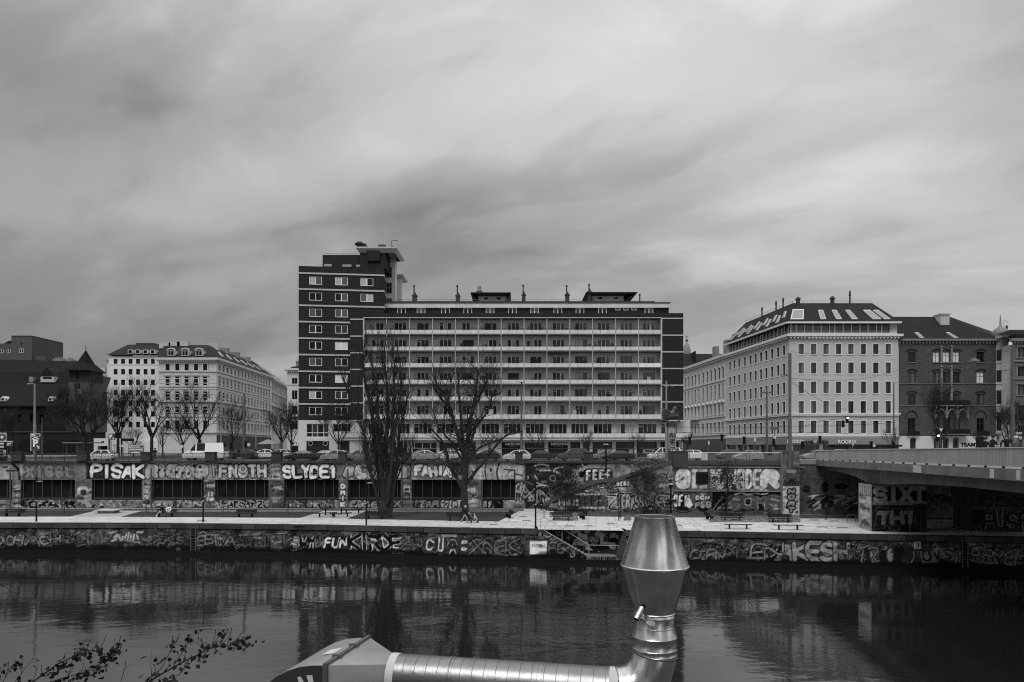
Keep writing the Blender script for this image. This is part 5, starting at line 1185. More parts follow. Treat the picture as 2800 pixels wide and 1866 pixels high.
def skylight(A,B_,Cp,Dp,s0,s1,t0,t1,parent,nm='skylight',m=None):
    n=(B_-A).cross(Dp-A).normalized();n=n if n.z>0 else-n
    q=[onplane(A,B_,Cp,Dp,s,t_)for s,t_ in((s0,t0),(s1,t0),(s1,t1),(s0,t1))];g=MB()
    g.face([p+n*.22 for p in q],0);c=sum(q,Vector())/4
    g.face([c+(p-c)*.82+n*.26 for p in q],1)
    for k in range(4):g.face([q[k],q[(k+1)%4],q[(k+1)%4]+n*.22,q[k]+n*.22],0)
    g.build(nm,[M_trim,m or glassmat('skylight_glass',.12,.8,.1)],parent)
for s in(.32,.465,.61,.905-.0):skylight(C0,C1,R1_,R0,s-.025,s+(.025 if s<.9 else .03),.12,.58,RB1)
skylight(C0,C1,R1_,R0,.02,.14,.1,.62,RB1);skylight(C0,C1,R1_,R0,.775,.85,.12,.58,RB1)
for k in range(12):s=.06+k*.077;skylight(C2,C0,R0,R2_,s,s+.03,.30 if k%2 else .15,.62 if k%2 else .5,RB1)
g=MB();g.tube([R2_+Vector((0,0,.5)),R0+Vector((0,0,.5)),R1_+Vector((0,0,.5))],.04,4)
for P_,Q_ in((R2_,R0),(R0,R1_)):
    for i in range(9):p=P_.lerp(Q_,i/8);g.tube([p,p+Vector((0,0,.5))],.03,4)
g.build('roof_rail',M_grey,RB1)
for p,hh in((R2_.lerp(R0,.38),2.1),(R2_.lerp(R0,.68),2.1),(R2_.lerp(R0,.82),2.1),(R0+Vector((1.2,0,0)),1.4),(R0.lerp(R1_,.5),1.6),(R0.lerp(R1_,.72),2.7)):
    g=MB();b_=.45 if hh<2 else .18;g.lathe([(b_,p.z-.6),(b_,p.z+hh*.6),(b_*1.5,p.z+hh*.62),(b_*(.3 if hh<2 else .9),p.z+hh)],(p.x,p.y),8);g.build('chimney',M_dconc,RB1)
for u,D,s,z,sz in((2317,142.6,'RODRIX',1209,1.1),(2229,142.6,'DANKÜCHEN',1210,.95)):text(s,(X(u,D),D+.1,zr(z)),sz,M_parap if s[0]=='R' else M_black,RB1,bold=.04,sx=.95)
text('RODRIX',(X(2163,142)+1.2,142.6,zr(1208)),.95,M_parap,RB1,bold=.03);text('RODRIX',tuple(Vector((far[0],far[1],0)).lerp(Vector((cnr[0],cnr[1],0)),.62)+Vector((-.5,0,zr(1212)))),1.0,M_grey,RB1,rz=asd,bold=.03)

# the house behind it down the side street
RB2=thing('terrace_house','pale stucco house with round headed windows down the side street beside the balcony block','town house',(53,190,QUAY))
far2=(X(1868,208),208.0);z5=lambda v:Z(v,linD([far2,far],1978))
rws=[(z5(1035),z5(1004)-z5(1035)),(z5(1085),z5(1048)-z5(1085)),(z5(1131),z5(1104)-z5(1131)),(z5(1182),z5(1156)-z5(1182))]
T,a,Ln=townfacade(RB2,far2,(far[0]-.05,far[1]),z5(978),rws,ucols(far2,far,[1874.9,1883.6,1892.8,1902,1911.6,1923.3,1935,1945,1956,1967.4,1977.5]),1.15,mat('stucco_b',.46,.85,.2,1.5),M_ornw,deco='aqph',bands=[(z5(1041),.3,.2),(z5(1140),.3,.25),(z5(1190),.5,.3)],rowtone=lambda i:rd.choice(['gg','mg','dm']),cornice=(z5(984),1.3,.7))
g=MB(T);g.face([(-.5,-.7,z5(975)),(Ln,-.7,z5(975)),(Ln,5,z5(952)),(-.5,5,z5(952))]);g.build('roof',M_slate,RB2);g=MB(T);g.box(3,14,-.9,0,z5(1141),z5(1129));g.build('balcony',M_ornw,RB2)
g=MB(T);g.box(0,Ln,-.1,0,QUAY,z5(1200));g.build('shopfront',M_shop,RB2)
for yy,hh in((16,2.2),(24,2.8),(30,3.5)):g=MB(T);g.box(yy,yy+2,3,4.2,z5(965),z5(965)+hh+1.5);g.build('chimney',M_conc,RB2)
# dome with cross and the dark roofs behind
DM=thing('church_dome','distant ribbed church dome with a cross above the rooftops','dome',(X(1878,260),260,QUAY));D=260;g=MB();c=(X(1878,D),D)
g.lathe([(X(1889,D)-c[0],Z(1010,D)),(X(1889,D)-c[0],Z(962,D)),(1.35,Z(955,D)),(1.1,Z(947,D)),(.7,Z(941,D)),(.25,Z(938,D))],c,12);g.build('dome',mat('dome_copper',.2,.7,.4,.8,fine=.5),DM)
g=MB();g.lathe([(.2,Z(940,D)),(.15,Z(935,D)),(.6,Z(933,D)),(.6,Z(931,D)),(.1,Z(928,D)),(.08,Z(917,D))],c,8);g.box(c[0]-.6,c[0]+.6,D-.05,D+.05,Z(922,D),Z(921,D));g.build('cross',M_dconc,DM)
BR=thing('rear_house','dark tiled roof of a house behind the side street','house',(X(1925,235),235,QUAY));D=235
g=MB();g.box(X(1860,D),X(1990,D),D,D+10,QUAY,Z(1000,D));g.build('wall',M_logg,BR);g=MB();g.face([(X(1860,D),D-.5,Z(1001,D)),(X(1995,D),D-.5,Z(1001,D)),(X(1990,D),D+6,Z(962,D)),(X(1860,D),D+6,Z(961,D))]);g.box(X(1901,D),X(1903,D),D,D+6,Z(995,D),Z(960,D));g.build('roof',M_tiles,BR)

# ---- brick house with gothic loggia
RC=thing('brick_house','dark red brick house with stone trimmed triple windows and a gothic balcony','town house',(X(2590,143.4),143.4,QUAY))
D=143.4;p,q=(X(2457,D),D),(X(2724,D),D);zz=lambda v:Z(v,D);T,a,Ln=wallframe(p,q);lx=lambda u:X(u,D)-p[0]
g=MB(T);ops=[];RW2=[(991,962),(1048.4,1017),(1107,1077),(1181,1144)];SP=[]
for i,(vb,vt)in enumerate(RW2):
    for u0,u1 in((2482.5,2503.5),(2551,2569.5),(2578.5,2597),(2606,2624),(2670.5,2691.5)):
        if i==3 and 2540<u0<2640:vb2,vt2=1181,1140
        else:vb2,vt2=vb,vt
        ops.append((lx(u0),lx(u1),zz(vb2),zz(vt2)));SP.append((i,u0,lx(u0),lx(u1),zz(vb2),zz(vt2)))
facade(g,0,Ln,zz(1193),zz(933),ops,.28);g.face([(Ln,0,zz(1193)),(Ln,10,zz(1193)),(Ln,10,zz(933)),(Ln,0,zz(933))]);g.build('brick_wall',M_brick,RC)
for i,u0,a0,a1,z0,z1 in SP:
    brt=(i==0 and 2540<u0<2640)or(i==1 and u0>2660);window(RC,T,0,(a0+a1)/2,z0,a1-a0,z1-z0,((.5,.1),),(.62,),.09,'bb' if brt else rd.choice(['dm','dd','mg']),'d',y=.2)
g=MB(T)
for v in(1049.5,1109):g.box(0,Ln,-.12,0,zz(v+1.2),zz(v))
g.box(0,Ln,-.5,.1,zz(933),zz(927.5));x=0
while x<Ln:g.box(x,x+.25,-.3,0,zz(940),zz(934));x+=.7
for v0,v1 in((992,952),(1050,1007),(1108,1059)):
    for u in(2574,2601.5):g.box(lx(u)-.22,lx(u)+.22,-.15,0,zz(v0),zz(v1));g.lathe([(.12,zz(v1)),(.28,zz(v1)+.2),(.05,zz(v1)+.6)],(lx(u),-.1),6)
for u0,u1 in((2482.5,2503.5),(2551,2624),(2670.5,2691.5)):
    for v in(991,1048):g.box(lx(u0)-.2,lx(u1)+.2,-.16,0,zz(v+2),zz(v+.4))
g.build('stone_trim',mat('weathered_stone',.17,.85,.5,.8,fine=.3),RC)
g=MB(T)
for u0,u1 in((2479,2507),(2549,2572),(2576,2599),(2603,2627),(2667,2695)):
    for vt,r in((961,0),(1016,0),(1076,1)):g.tube([(lx((u0+u1)/2)+(lx(u1)-lx(u0))/2*math.cos(t_),-.05,zz(vt)+.45*math.sin(t_))for t_ in[math.pi*k/8 for k in range(9)]],.14,4)
for u in(2492,2681):g.tube([(lx(u)+1.25*math.cos(t_),-.05,zz(1144)+1.6*math.sin(t_))for t_ in[math.pi*k/10 for k in range(11)]],.13,4)
g.build('window_arches',mat('arch_brick',.03,.8),RC)
g=MB(T);g.box(lx(2545),lx(2640),-1.5,0,zz(1112),zz(1109));g.box(lx(2545),lx(2640),-1.5,0,zz(1190),zz(1187))
for i in range(4):
    u=2549+i*29;x=lx(u);g.box(x-.13,x+.13,-1.45,-1.15,zz(1146),zz(1109));g.lathe([(.1,zz(1148)),(.3,zz(1142)),(.12,zz(1136)),(.2,zz(1125)),(.05,zz(1108))],(x,-1.3),6)
    if i<3:g.tube([(x+2.2*(k/8),-1.35,zz(1140)+1.5*math.sin(math.pi*k/8)**.8)for k in range(9)],.14,4)
g.build('gothic_arcade',mat('weathered_stone',.17,.85),RC)
g=MB(T)
for v in(1106,1184):
    g=MB(T)
    for k in range(26):x=lx(2545)+k*.28;g.box(x-.03,x+.03,-1.55,-1.48,zz(v+3),zz(v-9))
    g.box(lx(2545),lx(2640),-1.56,-1.46,zz(v-8),zz(v-9.5));g.box(lx(2545),lx(2640),-1.52,-1.5,zz(v+3),zz(v-8));g.build('balcony_railing',M_black,RC)
for u0,u1 in((2477,2510),(2665,2700)):g=MB(T);g.box(lx(u0),lx(u1),-.7,-.6,zz(1190),zz(1180));g.build('window_box',M_black,RC)
g=MB(T);gops=[(lx(2488),lx(2505),QUAY,zz(1203)),(lx(2553),lx(2567),QUAY,zz(1203)),(lx(2578),lx(2594),QUAY,zz(1203)),(lx(2605),lx(2622),QUAY,zz(1203)),(lx(2668),lx(2692),QUAY,zz(1200))]
facade(g,0,Ln,QUAY,zz(1193),gops,.5,y=-.05);g.box(0,Ln,.46,.6,QUAY,zz(1193),1)
for a0,a1,z0,z1 in gops:
    c=(a0+a1)/2;g.prism([(c+(a1-a0)/2*math.cos(math.pi*k/8),z1+.5*math.sin(math.pi*k/8))for k in range(9)],-.06,.1,1)
g.build('ground_floor_wall',[M_render_w,M_shop],RC);text('TEAM7',(X(2650,D),D-.08,zz(1217)),1.1,M_black,RC,bold=.05,sx=1.1)
g=MB();ez=zz(928);A0,A1=Vector((p[0]-.2,D-.5,ez)),Vector((q[0]+.3,D-.5,ez));S0,S1=Vector((X(2452,D),D+5.5,Z(866.5,D+5.5))),Vector((X(2598,D+5.5),D+5.5,Z(867,D+5.5)));S2=Vector((X(2712,D+5.5),D+5.5,Z(907,D+5.5)))
g.face([A0,A1,S2,S1,S0]);g.face([A0,S0,Vector((p[0]-.2,D+12,ez))]);g.face([A1,Vector((q[0]+.3,D+12,ez)),S2]);g.face([S0,S1,S2,Vector((q[0],D+12,ez)),Vector((p[0],D+12,ez))]);g.build('roof',M_tiles,RC)
g=MB();g.box(X(2598,D),X(2623,D),D+3.2,D+5.6,zz(895),zz(853));g.box(X(2597,D),X(2625,D),D+3,D+5.8,zz(853),zz(849));g.build('chimney',M_plaster,RC)
g=MB();g.box(X(2466,D),X(2503,D),D+6,D+9,zz(870),zz(860));g.box(X(2465,D),X(2505,D),D+5.8,D+9.2,zz(860),zz(858));g.build('chimney',M_plaster,RC)
for u in(2518,2609):skylight(A0,A1,S1,S0,(u-2457)/267-.015,(u-2457)/267+.025,.02,.25,RC,m=glassmat('skylight_glass',.12,.8,.1))
# oriel with onion dome
c=(X(2741,D),D+.6);r0=(X(2757,D)-X(2724,D))/2+.2;g=MB();g.lathe([(r0*.6,zz(1196)),(r0,zz(1186)),(r0,zz(930))],c,8,a0=R(22.5));
for v in(930,955,992,1011,1049,1065,1109,1125,1184):g.lathe([(r0*1.02,zz(v+3)),(r0*1.09,zz(v+2)),(r0*1.09,zz(v)),(r0*1.02,zz(v-1))],c,8,a0=R(22.5))
g.build('oriel',mat('oriel_stone',.36,.85,.4,.8,fine=.3),RC)
g=MB()
for vb,vt in((987,959),(1045,1015),(1105,1070),(1178,1130)):
    for an in(-112.5+22.5,-67.5+22.5+0,-135):
        g=MB();d=Vector((math.cos(R(an)),math.sin(R(an)),0));s_=Vector((-d.y,d.x,0));b_=Vector((c[0],c[1],0))+d*(r0*math.cos(R(22.5))+.03)
        g.face([b_-s_*.42+Vector((0,0,zz(vb))),b_+s_*.42+Vector((0,0,zz(vb))),b_+s_*.42+Vector((0,0,zz(vt))),b_-s_*.42+Vector((0,0,zz(vt)))]);g.build('oriel_window',GLASS['d'],RC)
g=MB();g.lathe([(r0*1.25,zz(930)),(r0*1.3,zz(925)),(r0*1.1,zz(921)),(r0*1.15,zz(914)),(r0*1.08,zz(907)),(r0*.75,zz(899)),(r0*.35,zz(894)),(.22,zz(889)),(.12,zz(870)),(.03,zz(859))],c,16);g.build('onion_dome',mat('dome_metal',.16,.5,.3,1),RC,smooth=True)
# far right house
RD=thing('far_right_house','dark stucco house cut off by the right edge with a mansard roof','town house',(X(2800,138),138,QUAY));D=138.0;p,q=(X(2768,D),D),(X(2980,D),D);zq=lambda v:Z(v,D)
townfacade(RD,p,q,zq(932),[(zq(978),2.0),(zq(1030),2.0),(zq(1080),2.0),(zq(1140),2.2),(zq(1195),2.2)],[X(u,D)-p[0]for u in(2791,2826,2861,2896,2931)],1.3,mat('grey_stucco',.11,.85,.2,2),mat('grey_trim',.17,.85),deco='hhhhh',bands=[(zq(990),.4,.25),(zq(1038),.3,.2)],cornice=(zq(940),1.0,.6),rowtone=lambda i:rd.choice(['dd','mg','dm']))
g=MB();g.face([(p[0]-.2,D-.6,zq(932)),(q[0],D-.6,zq(932)),(q[0],D+4,zq(892)),(X(2800,D),D+4,zq(893)),(p[0]-.2,D+4,zq(906))]);g.box(p[0]+.5,p[0]+6,D-.2,D+2,zq(931),zq(915));g.build('roof',M_slate,RD)
g=MB();g.box(X(2756,141),X(2770,141),140,152,QUAY,Z(945,141));k=0
for v in range(1000,1190,6):g.box(X(2757,140),X(2767,140),139.93,140,Z(v+3.5,140),Z(v,140))
g.build('side_wing',M_render_w,RD);g=MB();g.tube([(X(2745,150),150,Z(925,150)),(X(2745,150),150,Z(875,150)),(X(2757,150),150,Z(883,150))],.06,4);g.box(X(2753,150),X(2756,150),150,150.4,Z(915,150),Z(890,150));g.build('antenna',M_dconc,RD)

# ---- left group
M_b1=mat('smooth_plaster',.62,.85,.1,5,streak=.08)
LB1=thing('plain_house','plain pale seven storey house with small paired windows left of the ornate corner house','town house',(X(362,192),192,QUAY));D=192.0;zl=lambda v:Z(v,D);p,q=(X(297,D),D),(X(434,D),D)
townfacade(LB1,p,q,zl(975),[(zl(v+15),zl(v)-zl(v+15))for v in(982,1009.6,1038.5,1067,1096,1125,1154)],[X(u,D)-p[0]for u in(316,336.4,357,377.4,398,418)],1.1,M_b1,None,bars=((.5,.1),),hb=(),tone='dd',depth=.18,bands=[(zl(998),.25,.1)])
g=MB();g.box(X(290,D),X(298,D),D+.5,D+10,QUAY,zl(987));g.build('side_wing',M_b1,LB1);g=MB();y=D-.5
A=[Vector((X(295,D),y,zl(971.5))),Vector((X(436,D),y,zl(974)))];B_=[Vector((X(350,D+6),D+6,Z(943,D+6))),Vector((X(447,D+6),D+6,Z(942,D+6)))];g.face([A[0],A[1],B_[1],B_[0]]);g.face([A[0],B_[0],Vector((A[0].x,D+14,zl(971)))]);g.face([Vector((X(288,D),D,zl(988))),Vector((X(300,D),D,zl(984))),Vector((X(300,D),D+4,zl(978)))]);g.build('roof',M_slate,LB1)
g=MB();g.box(X(339,D),X(390,D),D+6,D+12,zl(950),zl(929.5));g.box(X(410,D),X(447,D),D+6,D+12,zl(950),zl(932));g.box(X(390,D),X(410,D),D+7,D+7.1,zl(940),zl(933),1);g.build('roof_block',[M_dconc,M_grey],LB1)
for u in(357.5,378,398.5,418.5):
    g=MB();x=X(u,D);g.box(x-.65,x+.65,D-.3,D+3,zl(968),zl(957),0);g.box(x-.45,x+.45,D-.34,D-.3,zl(966.5),zl(958.5),1);g.build('dormer',[M_trim,GLASS['d']],LB1)
g=MB();g.box(X(297,D),X(440,D),D-1.5,D-.02,QUAY,zl(1205));g.build('ground_floor_wall',M_b1,LB1)
D=190.0;zo=lambda v:Z(v,D);cn=(X(592,D),D);lf=(X(434,D),D);fr_=(X(741,240),240.0)
LB2=thing('ornate_corner_house','ornate stucco corner house with pedimented windows and a long side down the street','town house',(cn[0],cn[1],QUAY))
ro=[(zo(1014),zo(995.5)-zo(1014)),(zo(1054),zo(1031)-zo(1054)),(zo(1094),zo(1071)-zo(1094)),(zo(1133),zo(1112)-zo(1133)),(zo(1174),zo(1152)-zo(1174))]
bd=[(zo(1017),.35,.3),(zo(1058),.25,.2),(zo(1100),.5,.4),(zo(1140),.25,.2),(zo(1184),.5,.4),(zo(1065),.2,.1)]+[(zo(v),.18,.05)for v in(1025,1037,1049,1078,1088,1120,1130)]
townfacade(LB2,lf,cn,zo(988),ro,[X(u,D)-lf[0]for u in(458.8,485.2,510.8,536.3,561.3)],1.15,M_ornw,mat('ornate_light',.48,.85,.2,1),deco='qpaqh',bands=bd,cornice=(zo(990),1.1,.9),rowtone=lambda i:'dd')
townfacade(LB2,cn,fr_,zo(988),ro,[2.2+i*3.05 for i in range(16)],1.15,M_ornw,mat('ornate_light',.48,.85,.2,1),deco='qpaqh',bands=bd,cornice=(zo(990),1.1,.9),rowtone=lambda i:rd.choice(['dd','gm','dm']))
g=MB();zc_=zo(979)
E=[Vector((lf[0],D-.9,zc_)),Vector((cn[0]+.9,D-.9,zc_)),Vector((fr_[0]+.9,240,zc_))];zrr=Z(944,D+6);Rr=[Vector((X(450,D+6),D+6,zrr)),Vector((cn[0]-5,D+6,zrr)),Vector((fr_[0]-5,236,zrr))]
g.face([E[0],E[1],Rr[1],Rr[0]]);g.face([E[1],E[2],Rr[2],Rr[1]]);g.face([E[2],Vector((fr_[0]-14,240,zc_)),Rr[2]]);g.build('roof',M_slate,LB2)
for u in(470,508.5,546.5):
    g=MB();x=X(u,D);g.box(x-.95,x+.95,D-.5,D+3,zo(974),zo(960),0);g.box(x-.72,x+.72,D-.55,D-.5,zo(972),zo(961),1);g.box(x-.06,x+.06,D-.6,D-.55,zo(972),zo(961),0)
    g.tube([(x+1.15*math.cos(math.pi*k/8),D-.5,zo(960)+.6*math.sin(math.pi*k/8))for k in range(9)],.18,5,0);g.build('dormer',[M_ornw,GLASS['d']],LB2)
for i,(s,hh)in enumerate(((0.02,1.6),(.2,2.2),(.36,2.6),(.5,2.6),(.6,2.2),(.72,2.2),(.85,1.8))):
    p=Rr[0].lerp(Rr[1],s*1.2)if i<3 else Rr[1].lerp(Rr[2],(s-.45)*2);g=MB();g.box(p.x-1.6,p.x+1.6,p.y-.5,p.y+.7,p.z-1,p.z+hh*.42);g.build('chimney',M_plaster if i<4 else M_conc,LB2)
for i in range(6):skylight(E[1],E[2],Rr[2],Rr[1],.1+i*.14,.13+i*.14,.25,.6,LB2)
T,a,Ln=wallframe(cn,fr_);g=MB(T);g.box(0,Ln,-.08,0,QUAY,zo(1190));g.build('ground_floor_wall',mat('rusticated',.07,.85,.3,1),LB2)


LB3=thing('side_street_house','farther stucco house at the end of the left side street','town house',(X(760,250),250,QUAY));p,q=(fr_[0]+.05,240.1),(X(792,285),285.0);T,a,Ln=wallframe(p,q)
z6=lambda v:Z(v,240)
townfacade(LB3,p,q,z6(1040),[(z6(1068),2.6),(z6(1096),2.6),(z6(1126),2.4),(z6(1156),2.4),(z6(1186),2.4)],[2+i*3.1 for i in range(14)],1.2,M_ornw,M_ornw,deco='hpqh',cornice=(z6(1042),1.3,.8),rowtone=lambda i:'mm',bands=[(z6(1110),.4,.4)])
g=MB(T);g.face([(0,-.8,z6(1035)),(Ln,-.8,z6(1035)),(Ln-3,7,z6(985)),(2,7,z6(985))]);g.face([(0,-.8,z6(1035)),(2,7,z6(985)),(0,12,z6(1035))]);g.build('roof',M_slate,LB3)
A=[T@Vector(k)for k in((0,-.8,z6(1035)),(Ln,-.8,z6(1035)),(Ln-3,7,z6(985)),(2,7,z6(985)))]
for i in range(9):
    for t0 in(.12,.5):skylight(A[0],A[1],A[2],A[3],.06+i*.1,.10+i*.1,t0,t0+.25,LB3)
LB4=thing('white_house','narrow white house with a small lantern turret at the left edge of the dark tower','town house',(X(800,200),200,QUAY));D=200.0;p,q=(X(785,D),D),(X(835,D),D);zw=lambda v:Z(v,D)
townfacade(LB4,p,q,zw(1010),[(zw(1050),zw(1034)-zw(1050)),(zw(1092),zw(1068)-zw(1092)),(zw(1133),zw(1111)-zw(1133)),(zw(1174),zw(1153)-zw(1174))],[X(u,D)-p[0]for u in(802,809.5)],.75,M_render_w,None,hb=(),bars=(),tone='d',bands=[(zw(1053),.2,.15),(zw(1140),.2,.6)],cornice=(zw(1018),1.1,.8))
g=MB();g.prism([(X(786,D),zw(1010)),(X(835,D),zw(1010)),(X(830,D),zw(1000)),(X(800,D),zw(1003))],D,D+8);g.build('roof',M_slate,LB4);g=MB();c=(X(809,D),D+1.5)
g.lathe([(.55,zw(1002)),(.45,zw(999)),(.45,zw(990)),(.6,zw(989)),(.5,zw(986)),(.2,zw(983)),(.04,zw(979))],c,10);g.build('lantern',M_conc,LB4)
# cafe front
CF=thing('cafe','dark cafe entrance with white lettering beside the dark tower','cafe',(X(806,150),150,QUAY));g=MB();D=150;g.box(X(794,D),X(821,D),D,D+3,QUAY,Z(1210,D));g.build('wall',M_black,CF);text('Cafe',(X(808,D),D-.05,Z(1214,D)),1.3,M_white,CF,bold=.03)
# church
CH=thing('stone_church','dark medieval stone church with steep tiled roofs and a square tower with pyramid spire','church',(X(150,160),160,QUAY));D=160.0;zc2=lambda v:Z(v,D);g=MB()
T=Matrix.Translation((0,D,0));g.T=T;xx=lambda u:X(u,D);ops=[(xx(47),xx(58),zc2(1155),zc2(1133)),(xx(81),xx(89),zc2(1154),zc2(1136)),(xx(108),xx(119),zc2(1158),zc2(1133))]
facade(g,xx(-260),xx(182),QUAY,zc2(1110),ops,.5)
for a0,a1,z0,z1 in ops:
    c=(a0+a1)/2;g.tube([(c+(a1-a0)/2*math.cos(math.pi*k/8),-.05,z1+.9*math.sin(math.pi*k/8))for k in range(9)],.14,4);g.box(a0,a1,.45,.5,z0,z1,1);g.prism([(c+(a1-a0)/2*math.cos(math.pi*k/6),z1+.8*math.sin(math.pi*k/6))for k in range(7)],-.02,.02,1)
g.build('nave_wall',[M_church,M_dark],CH)
g=MB();g.face([(xx(-260),D-.5,zc2(1111)),(xx(182),D-.5,zc2(1111)),(xx(182),D+7,Z(1050,D+7)),(xx(-260),D+7,Z(1049,D+7))]);g.box(xx(-260),xx(182),D-.6,D-.4,zc2(1113),zc2(1110));g.face([(xx(-260),D+7,Z(1049,D+7)),(xx(182),D+7,Z(1050,D+7)),(xx(182),D+14,zc2(1100)),(xx(-260),D+14,zc2(1100))]);g.build('nave_roof',mat('church_tiles',.008,.85,.4,1,fine=.4),CH)
for u in(3,133.5):g=MB();g.prism([(xx(u-6),zc2(1097)),(xx(u+6),zc2(1097)),(xx(u+6),zc2(1089)),(xx(u),zc2(1083)),(xx(u-6),zc2(1089))],D+.5,D+3,0);g.box(xx(u-3.5),xx(u+3.5),D+.46,D+.5,zc2(1095),zc2(1089),1);g.build('roof_dormer',[M_trim,M_dark],CH)
g=MB();g.box(xx(181),xx(241),D+.8,D+6,QUAY,zc2(1044),0);g.box(xx(182),xx(240),D+.9,D+5.9,zc2(1044),zc2(1013),1)
for u,v0,v1 in((205.5,1034,1019),(202,1062,1048),(210.5,1062,1048),(202,1090,1078),(210.5,1090,1078)):g.box(xx(u-2.8),xx(u+2.8),D+.74,D+.9,zc2(v0),zc2(v1),2)
g.build('tower_wall',[mat('tower_stone',.07,.9,.5,1.2,fine=.3),mat('tower_render',.025,.9),M_dark],CH)
g=MB();c=Vector((xx(210),D+3.4,Z(957,D+3.4)));A=[(xx(178),D-.2),(xx(243.5),D-.2),(xx(243.5),D+7),(xx(178),D+7)];Bm=[(xx(197),D+1.8),(xx(223),D+1.8),(xx(223),D+5.0),(xx(197),D+5.0)]
for k in range(4):
    p,q,r_,s_=A[k],A[(k+1)%4],Bm[(k+1)%4],Bm[k];g.face([(p[0],p[1],zc2(1013)),(q[0],q[1],zc2(1013)),(r_[0],r_[1],zc2(989)),(s_[0],s_[1],zc2(989))]);g.face([(s_[0],s_[1],zc2(989)),(r_[0],r_[1],zc2(989)),tuple(c)])
g.tube([c-Vector((0,0,.5)),c+Vector((0,0,1.1))],.08,4);g.build('spire',mat('church_tiles',.008),CH)
CB=thing('rear_house','house with a long dark roof and small dormers behind the church','house',(X(90,185),185,QUAY));D=185.0;xx=lambda u:X(u,D);zz=lambda v:Z(v,D)
g=MB();g.box(xx(-260),xx(190),D,D+14,QUAY,zz(1052));g.build('wall',M_dconc,CB);g=MB();g.face([(xx(-260),D-.5,zz(1052)),(xx(190),D-.5,zz(1052)),(xx(185),D+2.5,zz(1016)),(xx(-260),D+2.5,zz(1015))]);g.build('roof',mat('roof_black',.006,.8,.3),CB)
g=MB();g.face([(xx(-260),D+2.5,zz(1015)),(xx(186),D+2.5,zz(1022)),(xx(176),D+9,Z(989,D+9)),(xx(-260),D+9,Z(979,D+9))]);g.face([(xx(186),D+2.5,zz(1022)),(xx(196),D+10,zz(1022)),(xx(176),D+9,Z(989,D+9))]);g.build('upper_roof',mat('church_tiles',.008),CB)
for u,a,b_ in((133.5,1046,1030),):g=MB();g.box(xx(115),xx(152),D-.6,D+3,zz(1046),zz(1030),0);g.box(xx(122),xx(145),D-.65,D-.6,zz(1037),zz(1032),1);g.prism([(xx(114),zz(1030)),(xx(153),zz(1030)),(xx(140),zz(1012)),(xx(133),zz(1005)),(xx(126),zz(1012))],D-.7,D+3,2);g.build('dormer',[M_plaster,M_dark,M_slate],CB)
g=MB();g.box(xx(82),xx(93),D-.4,D+2,zz(1046),zz(1031));g.build('chimney',M_conc,CB)
CD=thing('tall_rear_block','grey block with a blank tower above the church roofs at the far left','building',(X(60,230),230,QUAY));D=230.0;xx=lambda u:X(u,D);zz=lambda v:Z(v,D)
g=MB();g.box(xx(-200),xx(37),D,D+15,QUAY,zz(940));g.box(xx(37),xx(92.5),D-1,D+15,QUAY,zz(921));g.box(xx(92),xx(124),D,D+8,QUAY,zz(975));g.build('wall',mat('rear_render',.075,.85,.2,3),CD);g=MB();g.prism([(xx(2),zz(940)),(xx(37),zz(940)),(xx(37),zz(931)),(xx(18),zz(931))],D+1,D+10);g.box(xx(36.5),xx(93),D-1.1,D+15,zz(921),zz(919.5));g.build('roof',M_slate,CD)
T=Matrix.Translation((0,D-.05,0));
for u,dy in((5,0),(24,0)):window(CD,T,0,xx(u),zz(966),1.3,1.1,((.5,.1),),(),.08,'dd','w',y=0)
window(CD,T,0,xx(65),zz(966),1.3,1.3,((.5,.1),),(),.08,'dd','w',y=-1.0)
g=MB();g.lathe([(.3,0),(.3,.05)],(0,0),8);me=g.mesh('round_window',M_dark);o=link('round_window',me,CD,loc=Vector((xx(65),D-1.02,zz(941)))-wloc(CD),rot=(R(90),0,0))
for u0,u1 in((96,122),(133,161),(168,184)):
    g=MB();g.box(xx(u0),xx(u1),D+2,D+5,zz(1000),zz(980))
    for k in range(int((u1-u0)/4)):g.lathe([(.2,zz(980)),(.16,zz(976)),(.05,zz(974))],(xx(u0+2+k*4),D+3),6)
    g.build('chimney',M_conc,CD)
CE=thing('rear_house','grey plastered house between the church tower and the plain pale house','house',(X(266,182),182,QUAY));D=182.0;xx=lambda u:X(u,D);zz=lambda v:Z(v,D)
townfacade(CE,(xx(236),D),(xx(292),D),zz(1072),[(zz(1096),1.5),(zz(1142),1.5)],[1.6,4.1],.9,mat('rear_dark',.07,.85),None,tone='dd');g=MB();g.face([(xx(238),D-.4,zz(1073)),(xx(292),D-.4,zz(1073)),(xx(274),D+5,zz(1028)),(xx(238),D+5,zz(1021))]);g.build('roof',M_slate,CE)
g=MB();g.prism([(xx(248),zz(1067)),(xx(261),zz(1067)),(xx(261),zz(1056)),(xx(254),zz(1050)),(xx(248),zz(1056))],D-.2,D+2,0);g.box(xx(251),xx(258),D-.25,D-.2,zz(1065),zz(1058),1);g.build('dormer',[M_trim,M_dark],CE)
CG=thing('rear_house','pale distant attic storey with a roof terrace between church tower and plain house','house',(X(262,220),220,QUAY));D=220.0;g=MB();g.box(X(238,D),X(292,D),D,D+10,QUAY,Z(1003,D));g.box(X(250,D),X(288,D),D-.2,D,Z(1017,D),Z(1007,D),1);g.build('wall',[mat('mid_render',.3,.8),mat('mid_render_light',.5,.8)],CG)
